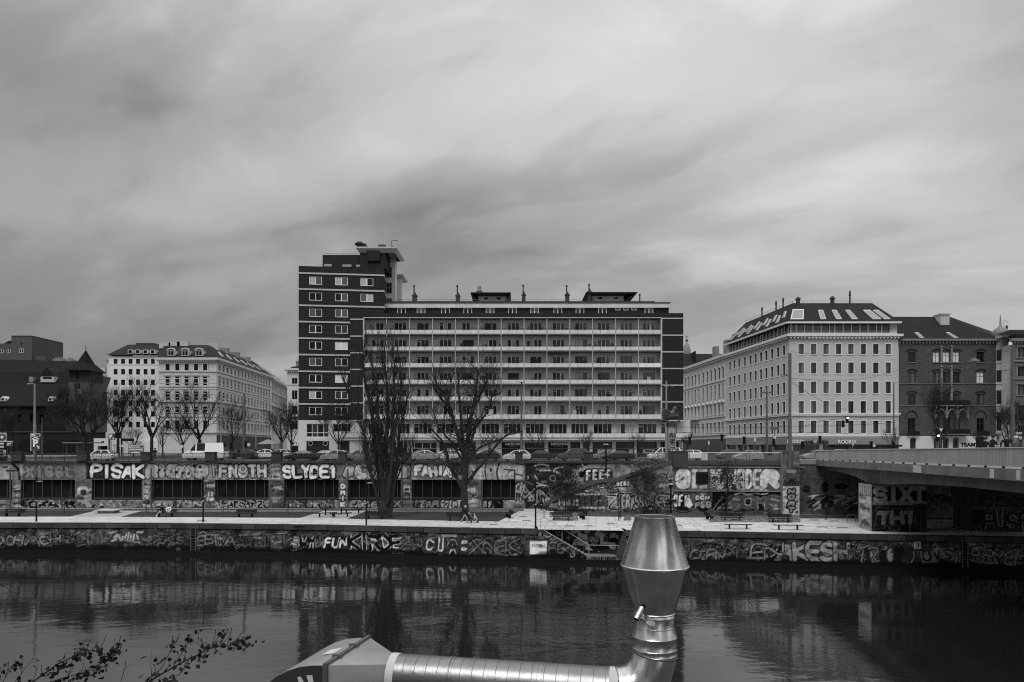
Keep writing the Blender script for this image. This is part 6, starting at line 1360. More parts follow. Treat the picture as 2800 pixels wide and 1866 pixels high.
# retaining wall and low buildings in front of the church
HW=thing('hill_retaining_wall','dark stone retaining wall with arches below the church','retaining wall',(X(100,150),150,QUAY));D=150.0;g=MB();g.box(X(-300,D),X(290,D),D,D+6,QUAY,Z(1182,D));g.box(X(-300,D),X(290,D),D-.2,D,Z(1183,D),Z(1180,D),1)
for u in(15,75,145,200):g.prism([(X(u,D)-2,QUAY),(X(u,D)+2,QUAY),(X(u,D)+2,QUAY+2.6),(X(u,D)+1.2,QUAY+3.4),(X(u,D)-1.2,QUAY+3.4),(X(u,D)-2,QUAY+2.6)],D-.04,D,2)
g.build('wall',[M_church,M_dconc,M_dark],HW)
KB=thing('garage_kiosk','small pale flat roofed garage entrance building behind the quay','kiosk',(X(285,140),140,QUAY));D=140.0;g=MB();T=Matrix.Translation((0,D,0));g.T=T;facade(g,X(256.5,D),X(330,D),QUAY,Z(1199,D),[(X(267,D),X(294,D),QUAY,Z(1220,D)),(X(276,D),X(285,D),Z(1212,D),Z(1207,D))],1.0);g.box(X(256.5,D),X(330,D),1.0,5,QUAY,Z(1199,D),1);g.box(X(330,D),X(352,D),.6,5,QUAY,Z(1207,D),0);g.build('wall',[M_render_w,M_dark],KB)
KC=thing('bus_shelter','low flat roofed shelter standing under the big bare tree by the church','shelter',(X(205,128),128,QUAY));D=128.0;g=MB();g.prismz([(X(170,D),D),(X(230,D),D),(X(232,D)+1,D+4),(X(182,D),D+4)],QUAY+2.6,QUAY+2.8);g.build('roof',M_conc,KC);g=MB();
for u in(178,226):g.box(X(u,D)-.06,X(u,D)+.06,D+.5,D+.6,QUAY,QUAY+2.6)
g.box(X(180,D),X(226,D),D+3,D+3.1,QUAY+.5,QUAY+2.4);g.build('frame',M_metal,KC)

# ================================================================ balustrade along the quay
M_iron=mat('old_iron',0.04,0.6,0.3,1.5);M_pier=mat('pier_stone',0.045,0.85,0.45,1.0,streak=.5)
piers=[(-128,24),(48,28),(227,26),(400,25),(576,26),(757,26),(937,22),(1112,24),(1290,22),(1419,20),(1609,23)]
D=87.3
def pierthing(u,w_,lab):
    o=thing('balustrade_pier',lab,'pier',(X(u,D),D,6.08),group='stone piers of the quay balustrade');a,b_=X(u-w_/2,D),X(u+w_/2,D)
    g=MB();g.box(a,b_,D-.28,D+.5,6.08,Z(1239,D));g.build('shaft',M_pier,o);g=MB();g.box(a-.06,b_+.06,D-.34,D+.56,Z(1239,D),Z(1236,D));g.box(a-.05,b_+.05,D-.33,D+.55,6.08,6.2);g.build('cap',M_pier,o)
pl_names=['beyond the left edge','below the big leaning parking sign','under the big tree by the church','below the parking garage board','in front of the white van','below the cafe entrance','left of the tall poplar','right of the tall poplar','behind the spreading pollarded tree','at the foot of the landhaus lamp post','in front of the light grey estate car']
for(u,w_),nm in zip(piers,pl_names):pierthing(u,w_,'square stone balustrade pier '+nm)
spans=[(piers[i][0]+piers[i][1]/2,piers[i+1][0]-piers[i+1][1]/2)for i in range(len(piers)-1)]+[(1621,1835)]
for i,(ua,ub)in enumerate(spans):
    o=thing('quay_railing','iron quay railing with a row of ring ornaments, the span between the piers '+(pl_names[i]+' and '+pl_names[i+1]if i<10 else 'beside the staircase')[:60],'railing',(X((ua+ub)/2,D),D,6.08),group='railing spans of the quay balustrade')
    o['label']=('iron ring railing span right of the pier '+pl_names[i])
    xa,xb=X(ua,D),X(ub,D);g=MB();g.tube([(xa,D,Z(1240.5,D)),(xb,D,Z(1240.5,D))],.035,5);g.box(xa,xb,D-.02,D+.02,Z(1256,D)-.02,Z(1256,D)+.02);g.box(xa,xb,D-.015,D+.015,Z(1244,D),Z(1244,D)+.03);g.build('rail',M_iron,o)
    g=MB();n=max(2,round((xb-xa)/1.75))
    for k in range(n+1):x=xa+(xb-xa)*k/n;g.box(x-.03,x+.03,D-.03,D+.03,6.08,Z(1239,D))
    g.build('posts',M_iron,o);g=MB();m_=round((xb-xa)/.59)
    for k in range(m_):
        x=xa+(xb-xa)*(k+.5)/m_;zc_=Z(1250,D)
        for r,tr in((.2,.028),(.1,.03)):
            g.tube([(x+r*math.cos(2*math.pi*j/10),D,zc_+r*math.sin(2*math.pi*j/10))for j in range(11)],tr,3,cap=False)
        g.box(x+.26,x+.31,D-.012,D+.012,Z(1256,D),Z(1244,D))
    g.build('ring_ornament',M_iron,o)
o=thing('quay_railing','plain barred metal railing right of the staircase with a bright top rail','railing',(X(2010,81),81,6.2));pts=[Vector((X(u,linD(RW,u)),linD(RW,u)+.05,6.2))for u in(1881,1960,2050,2141)]
g=MB();g.tube([p+Vector((0,0,.98))for p in pts],.045,6);g.build('handrail',mat('bright_rail',.6,.4,.1),o)
g=MB();g.tube([p+Vector((0,0,.1))for p in pts],.025,4)
for p,q in zip(pts[:-1],pts[1:]):
    n=int((q-p).length/.17)
    for i in range(n+1):b_=p.lerp(q,i/n);w_=.03 if i%10==0 else .013;g.box(b_.x-w_,b_.x+w_,b_.y-w_,b_.y+w_,6.2,7.18)
g.build('balusters',M_metal,o)

# ================================================================ bridge
BG=thing('road_bridge','concrete road bridge with a slatted pale metal parapet reaching over the canal at the right','bridge',(34,66,0))
def bx(y):return 30.5+(y-40.7)*(35.2-30.5)/(79-40.7)
def vtop(y):                 # parapet top height along the bridge
    return 7.40+.21*min(1,max(0,(80-y)/16))+.22*min(1,max(0,(64-y)/24))+0.01*max(0,(40-y)/10)
ys=[80.5,76,72,67,62,57,52,47,43,40.7,36,30,22,12,2,-20]
M_bconc=mat('bridge_concrete',0.15,.85,.45,1.2,streak=.6,bump=.25);M_bpar=mat('bridge_parapet',0.30,.55,.22,1.5,streak=.3)
WB=21.0
g=MB()
def deckz(y):return vtop(y)-1.1-.18*min(1,max(0,(80-y)/40))
for y0,y1 in zip(ys[:-1],ys[1:]):
    for side in(0,1):
        xa,xb=bx(y0)+side*(WB-.35),bx(y1)+side*(WB-.35);th0=.6+.12*min(1,(80.5-y0)/40);th1=.6+.12*min(1,(80.5-y1)/40)
        v=[(xa,y0,deckz(y0)-th0),(xa+.35,y0,deckz(y0)-th0),(xa+.35,y0,deckz(y0)),(xa,y0,deckz(y0)),(xb,y1,deckz(y1)-th1),(xb+.35,y1,deckz(y1)-th1),(xb+.35,y1,deckz(y1)),(xb,y1,deckz(y1))]
        for f in((3,0,4,7),(0,1,5,4),(1,2,6,5),(2,3,7,6)):g.face([v[k]for k in f])
    xa,xb=bx(y0)+.35,bx(y1)+.35;g.face([(xa,y0,deckz(y0)-.35),(xa+WB-.7,y0,deckz(y0)-.35),(xb+WB-.7,y1,deckz(y1)-.35),(xb,y1,deckz(y1)-.35)]);g.face([(xa,y0,deckz(y0)-.08),(xa+WB-.7,y0,deckz(y0)-.08),(xb+WB-.7,y1,deckz(y1)-.08),(xb,y1,deckz(y1)-.08)])
g.build('deck',M_bconc,BG)
def girz(y):                  # underside of the haunched girder
    pts=[(80.5,5.2),(77,5.18),(73,5.08),(70,4.85),(67.6,4.5),(66.8,4.38),(63.6,4.38),(61,4.52),(58,4.72),(54,4.9),(49,5.0),(43,5.0),(36,4.95),(28,4.85),(16,4.6),(4,4.2),(-20,3.6)]
    for(a,za),(b_,zb)in zip(pts[:-1],pts[1:]):
        if y>=b_:return za+(zb-za)*(a-y)/(a-b_)
    return 3.3
g=MB();yy=[80.5-k*1.5 for k in range(67)]
for off in(1.1,7.2,13.3,19.4):
    g=MB()
    for y0,y1 in zip(yy[:-1],yy[1:]):
        a,b_=bx(y0)+off,bx(y1)+off;t0,t1=deckz(y0)-.34,deckz(y1)-.34;q0,q1=girz(y0),girz(y1)
        v=[(a,y0,q0),(a+.8,y0,q0),(a+.8,y0,t0),(a,y0,t0),(b_,y1,q1),(b_+.8,y1,q1),(b_+.8,y1,t1),(b_,y1,t1)]
        for f in((3,0,4,7),(0,1,5,4),(1,2,6,5)):g.face([v[k]for k in f])
    g.build('girder',mat('girder_concrete',.13,.85,.35,1.5,streak=.4),BG)
pass
# solid metal parapet, slatted from the second third on; joints and feet
g=MB();g2=MB();g3=MB();g4=MB();y=79.0;k=0
while y>-18:
    L_=2.0;y1=y-L_;xa,xb=bx(y)+.12,bx(y1)+.12;zt0,zt1=vtop(y),vtop(y1);zb0,zb1=deckz(y)+.14,deckz(y1)+.14
    if y>75.5:
        for s in range(12):t_=s/12;x=xa+(xb-xa)*t_;yy_=y+(y1-y)*t_;g2.box(x-.02,x+.02,yy_-.02,yy_+.02,zb0,zt0)
    elif y>54.5:
        g.face([(xa,y-.03,zb0),(xb,y1+.01,zb1),(xb,y1+.01,zt1),(xa,y-.03,zt0)]);g.face([(xa+.06,y-.03,zb0),(xa+.06,y-.03,zt0),(xb+.06,y1+.01,zt1),(xb+.06,y1+.01,zb1)]);g.face([(xa,y-.03,zb0),(xa+.06,y-.03,zb0),(xb+.06,y1,zb1),(xb,y1,zb1)])
    else:
        n=13
        for s in range(n):
            t_=(s+.5)/n;x=xa+(xb-xa)*t_;yy_=y+(y1-y)*t_;zt_0=zt0+(zt1-zt0)*t_;g2.box(x-.012,x+.05,yy_-.046,yy_+.046,zb0+(zb1-zb0)*t_,zt_0)
        g2.beam((xa,y,zb0+.02),(xb,y1,zb1+.02),.06,.05)
    g3=MB();g3.box(xa-.0,xa+.12,y-.06,y+.06,deckz(y),zb0);g3.build('parapet_foot',M_dconc,BG)
    g4.beam((xa+.03,y,zt0+.03),(xb+.03,y1,zt1+.03),.16,.06);g2.box(xa+.0,xa+.1,y-.04,y+.04,zb0,zt0);y=y1;k+=1
g.build('parapet_panel',M_bpar,BG);g2.build('parapet_slats',M_bpar,BG);g4.build('parapet_rail',mat('parapet_rail',.5,.5,.1),BG)
g=MB();y=79
while y>-18:g.beam((bx(y)+WB-.2,y,vtop(y)),(bx(y-2)+WB-.2,y-2,vtop(y-2)),.12,.08);g.box(bx(y)+WB-.24,bx(y)+WB-.18,y-2,y,vtop(y)-.98,vtop(y)-.05);y-=2
g.build('far_parapet',M_bpar,BG)
g=MB()
for y0,y1 in((54.9,53.5),(44.2,43.7),(41.4,41.0)):g.face([(bx(y0)-.006,y0,deckz(y0)-.64),(bx(y1)-.006,y1,deckz(y1)-.64),(bx(y1)-.006,y1,deckz(y1)-.06),(bx(y0)-.006,y0,deckz(y0)-.06)])
g.build('repaired_patch',mat('patch_pale',.45,.8),BG)
g=MB();g.box(bx(80)+.4,bx(80)+20,80.3,80.45,3.9,6.0);g.build('bearing_shadow_gap',M_dark,BG)
# graffiti covered pier walls
def pierwall(u0,u1,name_lab,paint):
    o=thing('bridge_pier',name_lab,'bridge pier',(X((u0+min(u1,2800))/2,63.6),63.6,0));c=Canvas(u0-2,u1+2,1318,1462,.07,1.0);c.A=.07*(.7+.6*vnoise(c.h,c.w,10,12,int(u0)));paint(c)
    c.A*=(.7+.5*vnoise(c.h,c.w,4,5,3));pl=[(X(u0,63.7),63.7),(X(u1,63.0),63.0)];wall_mesh('pier_face',c,pl,u0,u1,0,4.37,o,dz_=.05,step=1.1)
    a,b_=X(u0,63.7),X(u1,63.0);g=MB();g.prismz([(a+.01,63.73),(b_-.01,63.05),(b_+.4,66.6),(a+.4,66.9)],0,4.37);g.build('pier_wall',M_dconc,o)
    return o,a
def ps(c):
    c.rect(2386,1328,2534,1376,.012);c.rect(2386,1328,2534,1333,.2);c.rect(2386,1370,2534,1382,.2)
    c.text('SIXT',2389,1330,2532,1376,.26,None,6.0,0,seed=1,jit=.0,gap=-.05,round_=0);c.rect(2386,1382,2534,1455,.018,.8);c.wild(2388,1384,2534,1452,31,(.06,.12),.01,.25,2.4);c.stroke([chaikin([(2388,1450),(2398,1420),(2393,1392),(2415,1388),(2450,1392),(2500,1390),(2534,1396)],2)],.8,.14)
    c.text('THT',2398,1394,2508,1438,.2,.01,7,1.5,seed=2,jit=.04,gap=-.1);c.stroke([chaikin([(2490,1400),(2486,1430),(2488,1454)],2)],1,.2);c.wild(2500,1396,2534,1450,3,(.04,.09),.01,.12,2);c.ell(2446,1444,18,10,.12,.7);c.text('DS',2436,1438,2456,1450,.02,.1,1.6,.6)
def pc(c):
    c.text('CES',2672,1340,2812,1388,.010,.12,3,1.5,seed=4,jit=.0,round_=0);c.text('CES',2660,1336,2820,1392,None,.11,8.5,1.0,seed=4,jit=0,round_=0,a=.4);c.rect(2656,1386,2860,1400,.12,.6,3)
    c.text('PUSP',2686,1398,2818,1452,.08,None,6.5,0,seed=5,gap=-.1,jit=.06);c.text('PUSP',2686,1398,2818,1452,None,.3,6,.6,seed=5,gap=-.1,jit=.06);c.text('PUSP',2686,1398,2818,1452,.05,None,5,0,seed=5,gap=-.1,jit=.06)
    c.wild(2654,1394,2690,1452,6,(.03,.07),.01,.15,2);c.rect(2666,1440,2684,1453,.15);c.rect(2670,1443,2680,1449,.02)
p1_,a1=pierwall(2384,2535,'graffiti covered bridge pier with big grey block letters nearest the bridge edge',ps)
p2_,a2=pierwall(2655,2900,'graffiti covered bridge pier at the right edge with pale outlined letters',pc)
ce=Canvas(0,60,0,120,.3,.6);ce.A=.26*(.6+.8*vnoise(ce.h,ce.w,8,6,5));ce.tags(0,0,56,112,30,6,(.02,.03,.5),(10,26),1.4);ce.rect(0,0,60,26,.36,.7)
for u in range(4,60,9):ce.rect(u,2,u+2.4,24,.03)
g=MB();n1,n2=24,60;vs_,fs,cl_=[],[],[]
for j in range(n2+1):
    for i in range(n1+1):
        s,t_=i/n1,j/n2;vs_.append((a1+.39*s-.012,63.73+3.15*s,4.35*t_));cl_.append(float(ce.sample(np.array([[s*58]]),np.array([[(1-t_)*118]]))[0,0]))
for j in range(n2):
    for i in range(n1):k=j*(n1+1)+i;fs.append((k,k+n1+1,k+n1+2,k+1))
me=bpy.data.meshes.new('pier_side');me.from_pydata([tuple(Vector(v)-wloc(p1_))for v in vs_],[],fs);at=me.attributes.new('paint','FLOAT','POINT');at.data.foreach_set('value',cl_);me.materials.append(PAINT);link('pier_side',me,p1_,loc=(0,0,0))

# ================================================================ trees
M_bark=mat('bark',0.03,0.95,0.4,.4,fine=.4,bump=.5);M_bark2=mat('bark_light',0.03,0.95,0.4,.4,fine=.4,bump=.4);M_twig=mat('twigs',0.03,.95,.3);M_leaf=mat('leaves_small',0.02,.7,.5,.6,fine=.4)
def grow(mb,p,d,ln,r,lvl,rg,up=.25,spread=.6,kids=3,seg=4,tw=None,rmin=.012,leaf=None):
    pts=[Vector(p)];rad=[r];d=Vector(d).normalized();kidsp=[]
    for k in range(seg):
        d=(d+Vector((rg.uniform(-1,1),rg.uniform(-1,1),rg.uniform(-1,1)))*.22+Vector((0,0,up*.18))).normalized()
        pts.append(pts[-1]+d*ln/seg);rad.append(max(rmin,r*(1-(k+1)/seg*.62)));kidsp.append((pts[-1],d.copy(),rad[-1]))
    (tw if(tw is not None and r<.035)else mb).tube(pts,rad,5 if r>.08 else 3,cap=False)
    if leaf is not None and lvl<=1:
        for q in pts[1:]:leaf.append(q)
    if lvl<=0:return
    n=kids+(1 if rg.random()<.5 else 0)
    for i in range(n):
        b_,dd,rr=kidsp[min(seg-1,1+int(rg.random()*(seg-1)+.3))]
        sd_=Vector((rg.uniform(-1,1),rg.uniform(-1,1),rg.uniform(-.2,.8))).normalized()
        nd=(dd*(1-spread)+sd_*spread+Vector((0,0,up*.35))).normalized()
        grow(mb,b_,nd,ln*rg.uniform(.52,.78),max(rmin,rr*.68),lvl-1,rg,up,spread,kids,seg,tw,rmin,leaf)
    b_,dd,rr=kidsp[-1];grow(mb,b_,dd,ln*.68,max(rmin,rr*.9),lvl-1,rg,up,spread,kids,seg,tw,rmin,leaf)
def put_tree(o,tr,tw,name_crown='crown',mt=M_bark,mw=M_twig):
    tr.build('trunk',mt,o);tw.build(name_crown,mw,o)
# tall fastigiate poplar: a bundle of steep stems
P0_=G(1050,1416,0);DP=P0_.y
PT=thing('poplar_tree','tall bare poplar with many steep upright stems growing from the lawn','tree',tuple(P0_))
rg=random.Random(3);tr,tw=MB(),MB()
stems=[([(1040,1412),(1030,1370),(1012,1300),(1000,1235),(985,1180),(960,1120),(935,1065),(925,1030)],7.5),([(1046,1412),(1040,1340),(1025,1260),(1018,1180),(1005,1100),(990,1040),(985,985),(1000,960)],9),([(1052,1412),(1048,1330),(1042,1250),(1038,1170),(1030,1090),(1020,1020),(1008,960)],10),
         ([(1056,1412),(1058,1330),(1056,1240),(1060,1150),(1058,1060),(1052,1000),(1050,945)],12),([(1062,1412),(1068,1330),(1072,1240),(1076,1150),(1080,1070),(1082,1000),(1078,950)],13),([(1068,1414),(1080,1330),(1088,1250),(1096,1180),(1112,1120),(1124,1080)],9),
         ([(1066,1400),(1078,1330),(1105,1270),(1128,1245),(1130,1225)],5),([(1038,1395),(1022,1340),(1006,1290),(994,1240),(992,1205)],5),([(1060,1380),(1075,1250),(1090,1130),(1100,1060),(1098,985)],8),([(1048,1380),(1035,1250),(1015,1130),(1005,1060)],8)]
for pts,r in stems:
    oy=rg.uniform(-1.0,1.0);P_=[W(1056+(u-1056)*.9,v,DP+oy*min(1,(1412-v)/120))for u,v in pts];n=len(P_)
    P2=[]
    for a,b_ in zip(P_[:-1],P_[1:]):P2+=[a,a.lerp(b_,.5)+Vector((rg.uniform(-.12,.12),rg.uniform(-.1,.1),0))]
    P2.append(P_[-1]);rr=[max(.03,r*.58/F*DP*(1-.76*k/(len(P2)-1)))for k in range(len(P2))];tr.tube(P2,rr,7,cap=False)
    for k in range(3,len(P2)):
        for _ in range(8):
            s=rg.choice((-1,1));d=Vector((s*rg.uniform(.15,.6),rg.uniform(-.5,.5),1));grow(tr,P2[k].lerp(P2[k-1],rg.random()),d,rg.uniform(1.0,2.4),rr[k]*rg.uniform(.25,.5)+.01,1,rg,.9,.35,2,4,tw,.012)
tr.lathe([(.75,-.1),(.66,.3),(.55,1.0),(.4,1.7)],(P0_.x,P0_.y),12)
put_tree(PT,tr,tw)
# spreading pollarded tree
P0_=G(1272,1420,0);DP=P0_.y;PT=thing('pollarded_tree','large bare spreading tree with thick forked limbs beside the stroller','tree',tuple(P0_));tr,tw=MB(),MB()
limbs=[([(1276,1422),(1270,1380),(1268,1330),(1272,1285),(1270,1240)],12,9),([(1266,1340),(1245,1300),(1228,1270),(1215,1215),(1185,1180),(1160,1155)],6,2),([(1272,1330),(1300,1290),(1340,1240),(1385,1190),(1430,1180)],6,1.6),
         ([(1270,1250),(1255,1200),(1240,1150),(1225,1100),(1200,1060),(1185,1030)],7.5,2),([(1272,1245),(1280,1190),(1290,1130),(1300,1080),(1305,1040),(1308,1012)],8,2.2),([(1265,1260),(1240,1215),(1200,1170),(1182,1120)],4,1.4),
         ([(1268,1230),(1262,1160),(1256,1090),(1254,1040),(1250,1022)],5.5,2),([(1278,1240),(1300,1170),(1330,1130),(1345,1085),(1370,1075)],5,1.8),([(1275,1262),(1310,1225),(1350,1210),(1400,1185)],4,1.5),([(1240,1150),(1220,1115),(1232,1060),(1240,1020)],3.5,1.5),([(1290,1130),(1310,1090),(1322,1060),(1330,1040)],3.5,1.6),([(1300,1090),(1330,1055),(1335,1035)],3,1.5),([(1225,1105),(1205,1090),(1190,1070)],3,1.5)]
for pts,ra,rb in limbs:
    oy=rg.uniform(-1.8,1.8)if ra<10 else 0;v0=pts[0][1];P_=[W(u,v,DP+oy*min(1,(v0-v)/150))for u,v in pts];P2=[]
    for a,b_ in zip(P_[:-1],P_[1:]):P2+=[a,a.lerp(b_,.5)+Vector((rg.uniform(-.1,.1),rg.uniform(-.1,.1),rg.uniform(-.05,.05)))]
    P2.append(P_[-1]);n=len(P2);rr=[(ra+(rb-ra)*k/(n-1))*.85/F*DP for k in range(n)];tr.tube(P2,rr,8,cap=False)
    if ra<10:
        for k in range(2,n):
            for _ in range(5):grow(tr,P2[k].lerp(P2[k-1],rg.random()),Vector((rg.uniform(-1,1),rg.uniform(-1,1),rg.uniform(.1,1))),rg.uniform(.8,2.3),rr[k]*.35+.012,1 if _ else 2,rg,.4,.55,2,4,tw,.012)
tr.lathe([(.75,-.1),(.6,.25),(.5,.8)],(P0_.x,P0_.y),10);put_tree(PT,tr,tw,mt=M_bark2)
# street and garden trees behind the quay
def street_tree(u,vb,vt,D,lab,seed,wd=1.0,lean=0.0,lvl=4,up=.35,group='bare trees behind the quay',z0=None,r=None,kids=3,lf=None,nm='bare_tree'):
    z0=QUAY if z0 is None else z0;x=X(u,D);H=Z(vt,D)-z0;o=thing(nm,lab,'tree',(x,D,z0),group=group);rg=random.Random(seed);tr,tw=MB(),MB();r=r or H*.021
    fk=H*.3;P_=[Vector((x,D,z0-.1)),Vector((x+lean*.3,D,z0+fk*.5)),Vector((x+lean*.5,D,z0+fk))];tr.tube(P_,[r*1.15,r,r*.85],7,cap=False)
    lv=[]
    for i in range(5):
        an=i*1.256+rg.uniform(-.4,.4);d=Vector((math.cos(an)*wd*.75,math.sin(an)*.6*wd,1.0));grow(tr,P_[2]-Vector((0,0,rg.uniform(0,fk*.25))),d,H*rg.uniform(.26,.34),r*rg.uniform(.5,.68),lvl-1,rg,up,.5,kids,4,tw,.013 if D>100 else .012,lv if lf else None)
    grow(tr,P_[2],Vector((0,0,1)),H*.34,r*.7,lvl-1,rg,up,.45,kids,4,tw,.013 if D>100 else .012,lv if lf else None)
    put_tree(o,tr,tw);return o,lv
T_L=[(232,1040,1060,122,'dark dense bare tree standing before the church tower',11,1.5,6),(323,0,1062,125,'bare tree in front of the plain pale house',12,.75,0),(415,0,1040,125,'bare tree with dark nests between plain house and ornate house',13,.95,0),(545,0,1052,132,'wide bare tree before the ornate corner house',14,1.3,0),(445,0,1150,122,'small thin bare tree left of the white van',15,.6,0),
       (635,0,1100,150,'bare tree before the long side of the ornate house',16,1.1,0),(770,0,1095,140,'bare dark tree at the end of the left side street',17,1.0,0),(797,0,1110,122,'slender bare tree at the cafe corner',18,.7,0),(926,0,1100,116,'bare young tree standing before the dark tower base',19,1.0,0),(1472,0,1148,113,'small bare street tree left of the middle of the shops',20,1.0,0),
       (1607,0,1168,113,'small bare street tree before the grey estate car',21,.9,0),(1745,0,1175,113,'small bare street tree before the shopfront near the statue',22,.6,0),(1881,0,1180,113,'thin bare tree right of the statue column',23,.7,0),(2440,0,1165,125,'small bare tree before the pale corner house edge',24,.9,0),(2572,0,1060,128,'bare tree before the gothic balcony',25,.7,0),
       (2755,0,1098,124,'bare tree with dead leaves before the oriel corner',26,.9,0),(2680,0,1170,128,'small bare tree before the white shopfront of the brick house',27,.8,0),(30,0,1120,130,'bare scrubby tree behind the fuel price sign',28,.9,0),(365,0,1150,122,'small bare tree behind the parking board',29,.8,0),(2790,0,1090,126,'bare tree at the far right edge',30,.8,0),(500,0,1130,128,'bare shrub like tree behind the van roof',31,1.3,0)]
for u,_,vt,D_,lab,sd_,wdd,_2 in T_L:
    small=vt>1140;street_tree(u,0,vt,D_,lab,sd_,wdd,lvl=3 if small else(5 if sd_==11 else 4),up=.2 if sd_==11 else .35,kids=4,r=(.38 if sd_==11 else None))
g=MB();par_=[o for o in bpy.data.objects if o.get('label','').startswith('bare tree with dark nests')][0]
for u,v in((385,1095),(372,1122),(347,1150),(425,1095),(400,1112)):
    p=W(u,v,125);rr=.55
    for k in range(70):d=Vector((rg.gauss(0,1),rg.gauss(0,1),rg.gauss(0,1))).normalized()*rr;e=p+d*rg.uniform(.2,1);g.tube([e,e+Vector((rg.uniform(-.4,.4),rg.uniform(-.4,.4),rg.uniform(-.4,.4)))],.03,3,cap=False)
g.build('mistletoe',M_twig,par_)
# young leafy trees before the right wall, saplings with stakes on the lawn
def leafy(u,vb,vt,lab,seed,n=1500,wd=.85):
    p=G(u,vb,0);D_=p.y;o,lv=street_tree(u,vb,vt,D_,lab,seed,.9,lvl=3,z0=0,r=.07,group='young leafy trees before the quay wall',lf=True,nm='young_tree',up=.4)
    rg=random.Random(seed+5);g=MB();H=Z(vt,D_)
    for k in range(n):
        q=rg.choice(lv)if rg.random()<.6 else Vector((p.x+rg.gauss(0,wd),D_+rg.gauss(0,wd),H*(.25+.7*rg.random()**.8)))
        q=q+Vector((rg.gauss(0,.22),rg.gauss(0,.22),rg.gauss(0,.25)));s=rg.uniform(.05,.11);a,b_=Vector((rg.gauss(0,1),rg.gauss(0,1),rg.gauss(0,1))).normalized()*s,Vector((rg.gauss(0,1),rg.gauss(0,1),rg.gauss(0,1))).normalized()*s
        g.face([q-a,q+b_,q+a,q-b_])
    g.build('leaves',M_leaf,o);return o
leafy(1546,1403,1262,'young leafy tree beside the runner in front of the staircase',41);leafy(1762,1406,1262,'young leafy tree before the upper stair flight',42);leafy(1988,1412,1262,'young leafy tree in front of the huge pale block letters',43)
def stakes(p,o,h=1.7,sp=.45):
    for i in range(3):
        a=i*2.09+.4;g=MB();g.tube([(p.x+sp*math.cos(a),p.y+sp*math.sin(a),0),(p.x+sp*.9*math.cos(a),p.y+sp*.9*math.sin(a),h)],.04,6);g.build('stake',mat('stake_wood',.09,.9,.3),o)
    g=MB();Q=[Vector((p.x+sp*.9*math.cos(i*2.09+.4),p.y+sp*.9*math.sin(i*2.09+.4),h-.1))for i in range(4)];g.tube(Q,.035,5);g.build('brace',mat('stake_wood',.09,.9),o)
for u,vb,vt,lab,sd_ in((176,1404,1312,'staked sapling on the lawn left of the stone basin',51),(405,1404,1300,'staked sapling on the lawn left of the seated couple',52),(612,1405,1306,'staked sapling on the lawn before the black and white parapet letters',53),(790,1406,1306,'staked sapling on the lawn left of the picnic tables',54),(58,1402,1320,'thin sapling before the leftmost wall pillar',55)):
    p=G(u,vb,0);o,_=street_tree(u,vb,vt,p.y,lab,sd_,.75,lvl=2,z0=0,r=.035,kids=4,up=.15,group='staked saplings on the lawn',nm='sapling');stakes(p,o)

# ================================================================ vehicles
CARP={}
def paintmat(nm,v):return mat('car_paint_'+nm,v,0.22,0.05,3,spec=.6,fine=0)
PM={'white':paintmat('white',.7),'silver':paintmat('silver',.22),'grey':paintmat('grey',.07),'dark':paintmat('dark',.01),'pale':paintmat('pale',.36)}
M_cglass=glassmat('car_glass',.012,.8);M_tyre=mat('tyre',.012,.9);M_rim=mat('rim',.35,.35,metal=.6);M_lamp=mat('lamp_glass',.5,.15,spec=.8)
KIND={   # length, width, body profile, greenhouse profile (base, top), wheels, roof z  -- nose towards -x
 'hatch':(4.0,1.72,[(-2.0,.35),(-1.98,.62),(-1.75,.78),(-1.15,.98),(-.95,1.02),(1.7,1.0),(1.95,.88),(2.0,.5),(1.9,.3),(-1.9,.25)],[(-1.15,.97),(-.35,1.42),(.2,1.5),(1.2,1.46),(1.82,.98)],(-1.28,1.25)),
 'estate':(4.6,1.8,[(-2.3,.35),(-2.28,.65),(-2.0,.8),(-1.3,.98),(-1.1,1.0),(2.1,1.0),(2.28,.9),(2.3,.5),(2.2,.3),(-2.2,.25)],[(-1.25,.97),(-.45,1.42),(.2,1.5),(1.6,1.46),(2.2,.98)],(-1.42,1.38)),
 'sedan':(4.6,1.78,[(-2.3,.35),(-2.28,.62),(-2.0,.76),(-1.2,.93),(-1.0,.96),(1.5,.97),(2.2,.92),(2.3,.8),(2.3,.45),(2.2,.3),(-2.2,.25)],[(-1.2,.93),(-.4,1.36),(.1,1.43),(.8,1.4),(1.65,.96)],(-1.4,1.38)),
 'suv':(4.5,1.85,[(-2.25,.42),(-2.22,.8),(-1.9,.98),(-1.2,1.1),(2.1,1.12),(2.25,1.0),(2.25,.5),(2.15,.36),(-2.15,.34)],[(-1.25,1.08),(-.6,1.58),(0,1.68),(1.5,1.64),(2.12,1.12)],(-1.38,1.35)),
 'minivan':(4.5,1.82,[(-2.25,.38),(-2.22,.8),(-1.8,1.0),(-1.4,1.1),(2.2,1.12),(2.25,.5),(2.15,.32),(-2.15,.3)],[(-1.5,1.06),(-.7,1.72),(-.2,1.82),(2.05,1.8),(2.22,1.12)],(-1.45,1.4)),
 'van':(5.9,2.0,[(-2.95,.4),(-2.92,.85),(-2.6,1.15),(-2.1,1.32),(2.9,1.32),(2.95,.5),(2.85,.34),(-2.85,.34)],[(-2.15,1.3),(-1.25,2.25),(-.7,2.45),(2.75,2.5),(2.92,1.3)],(-1.95,1.85))}
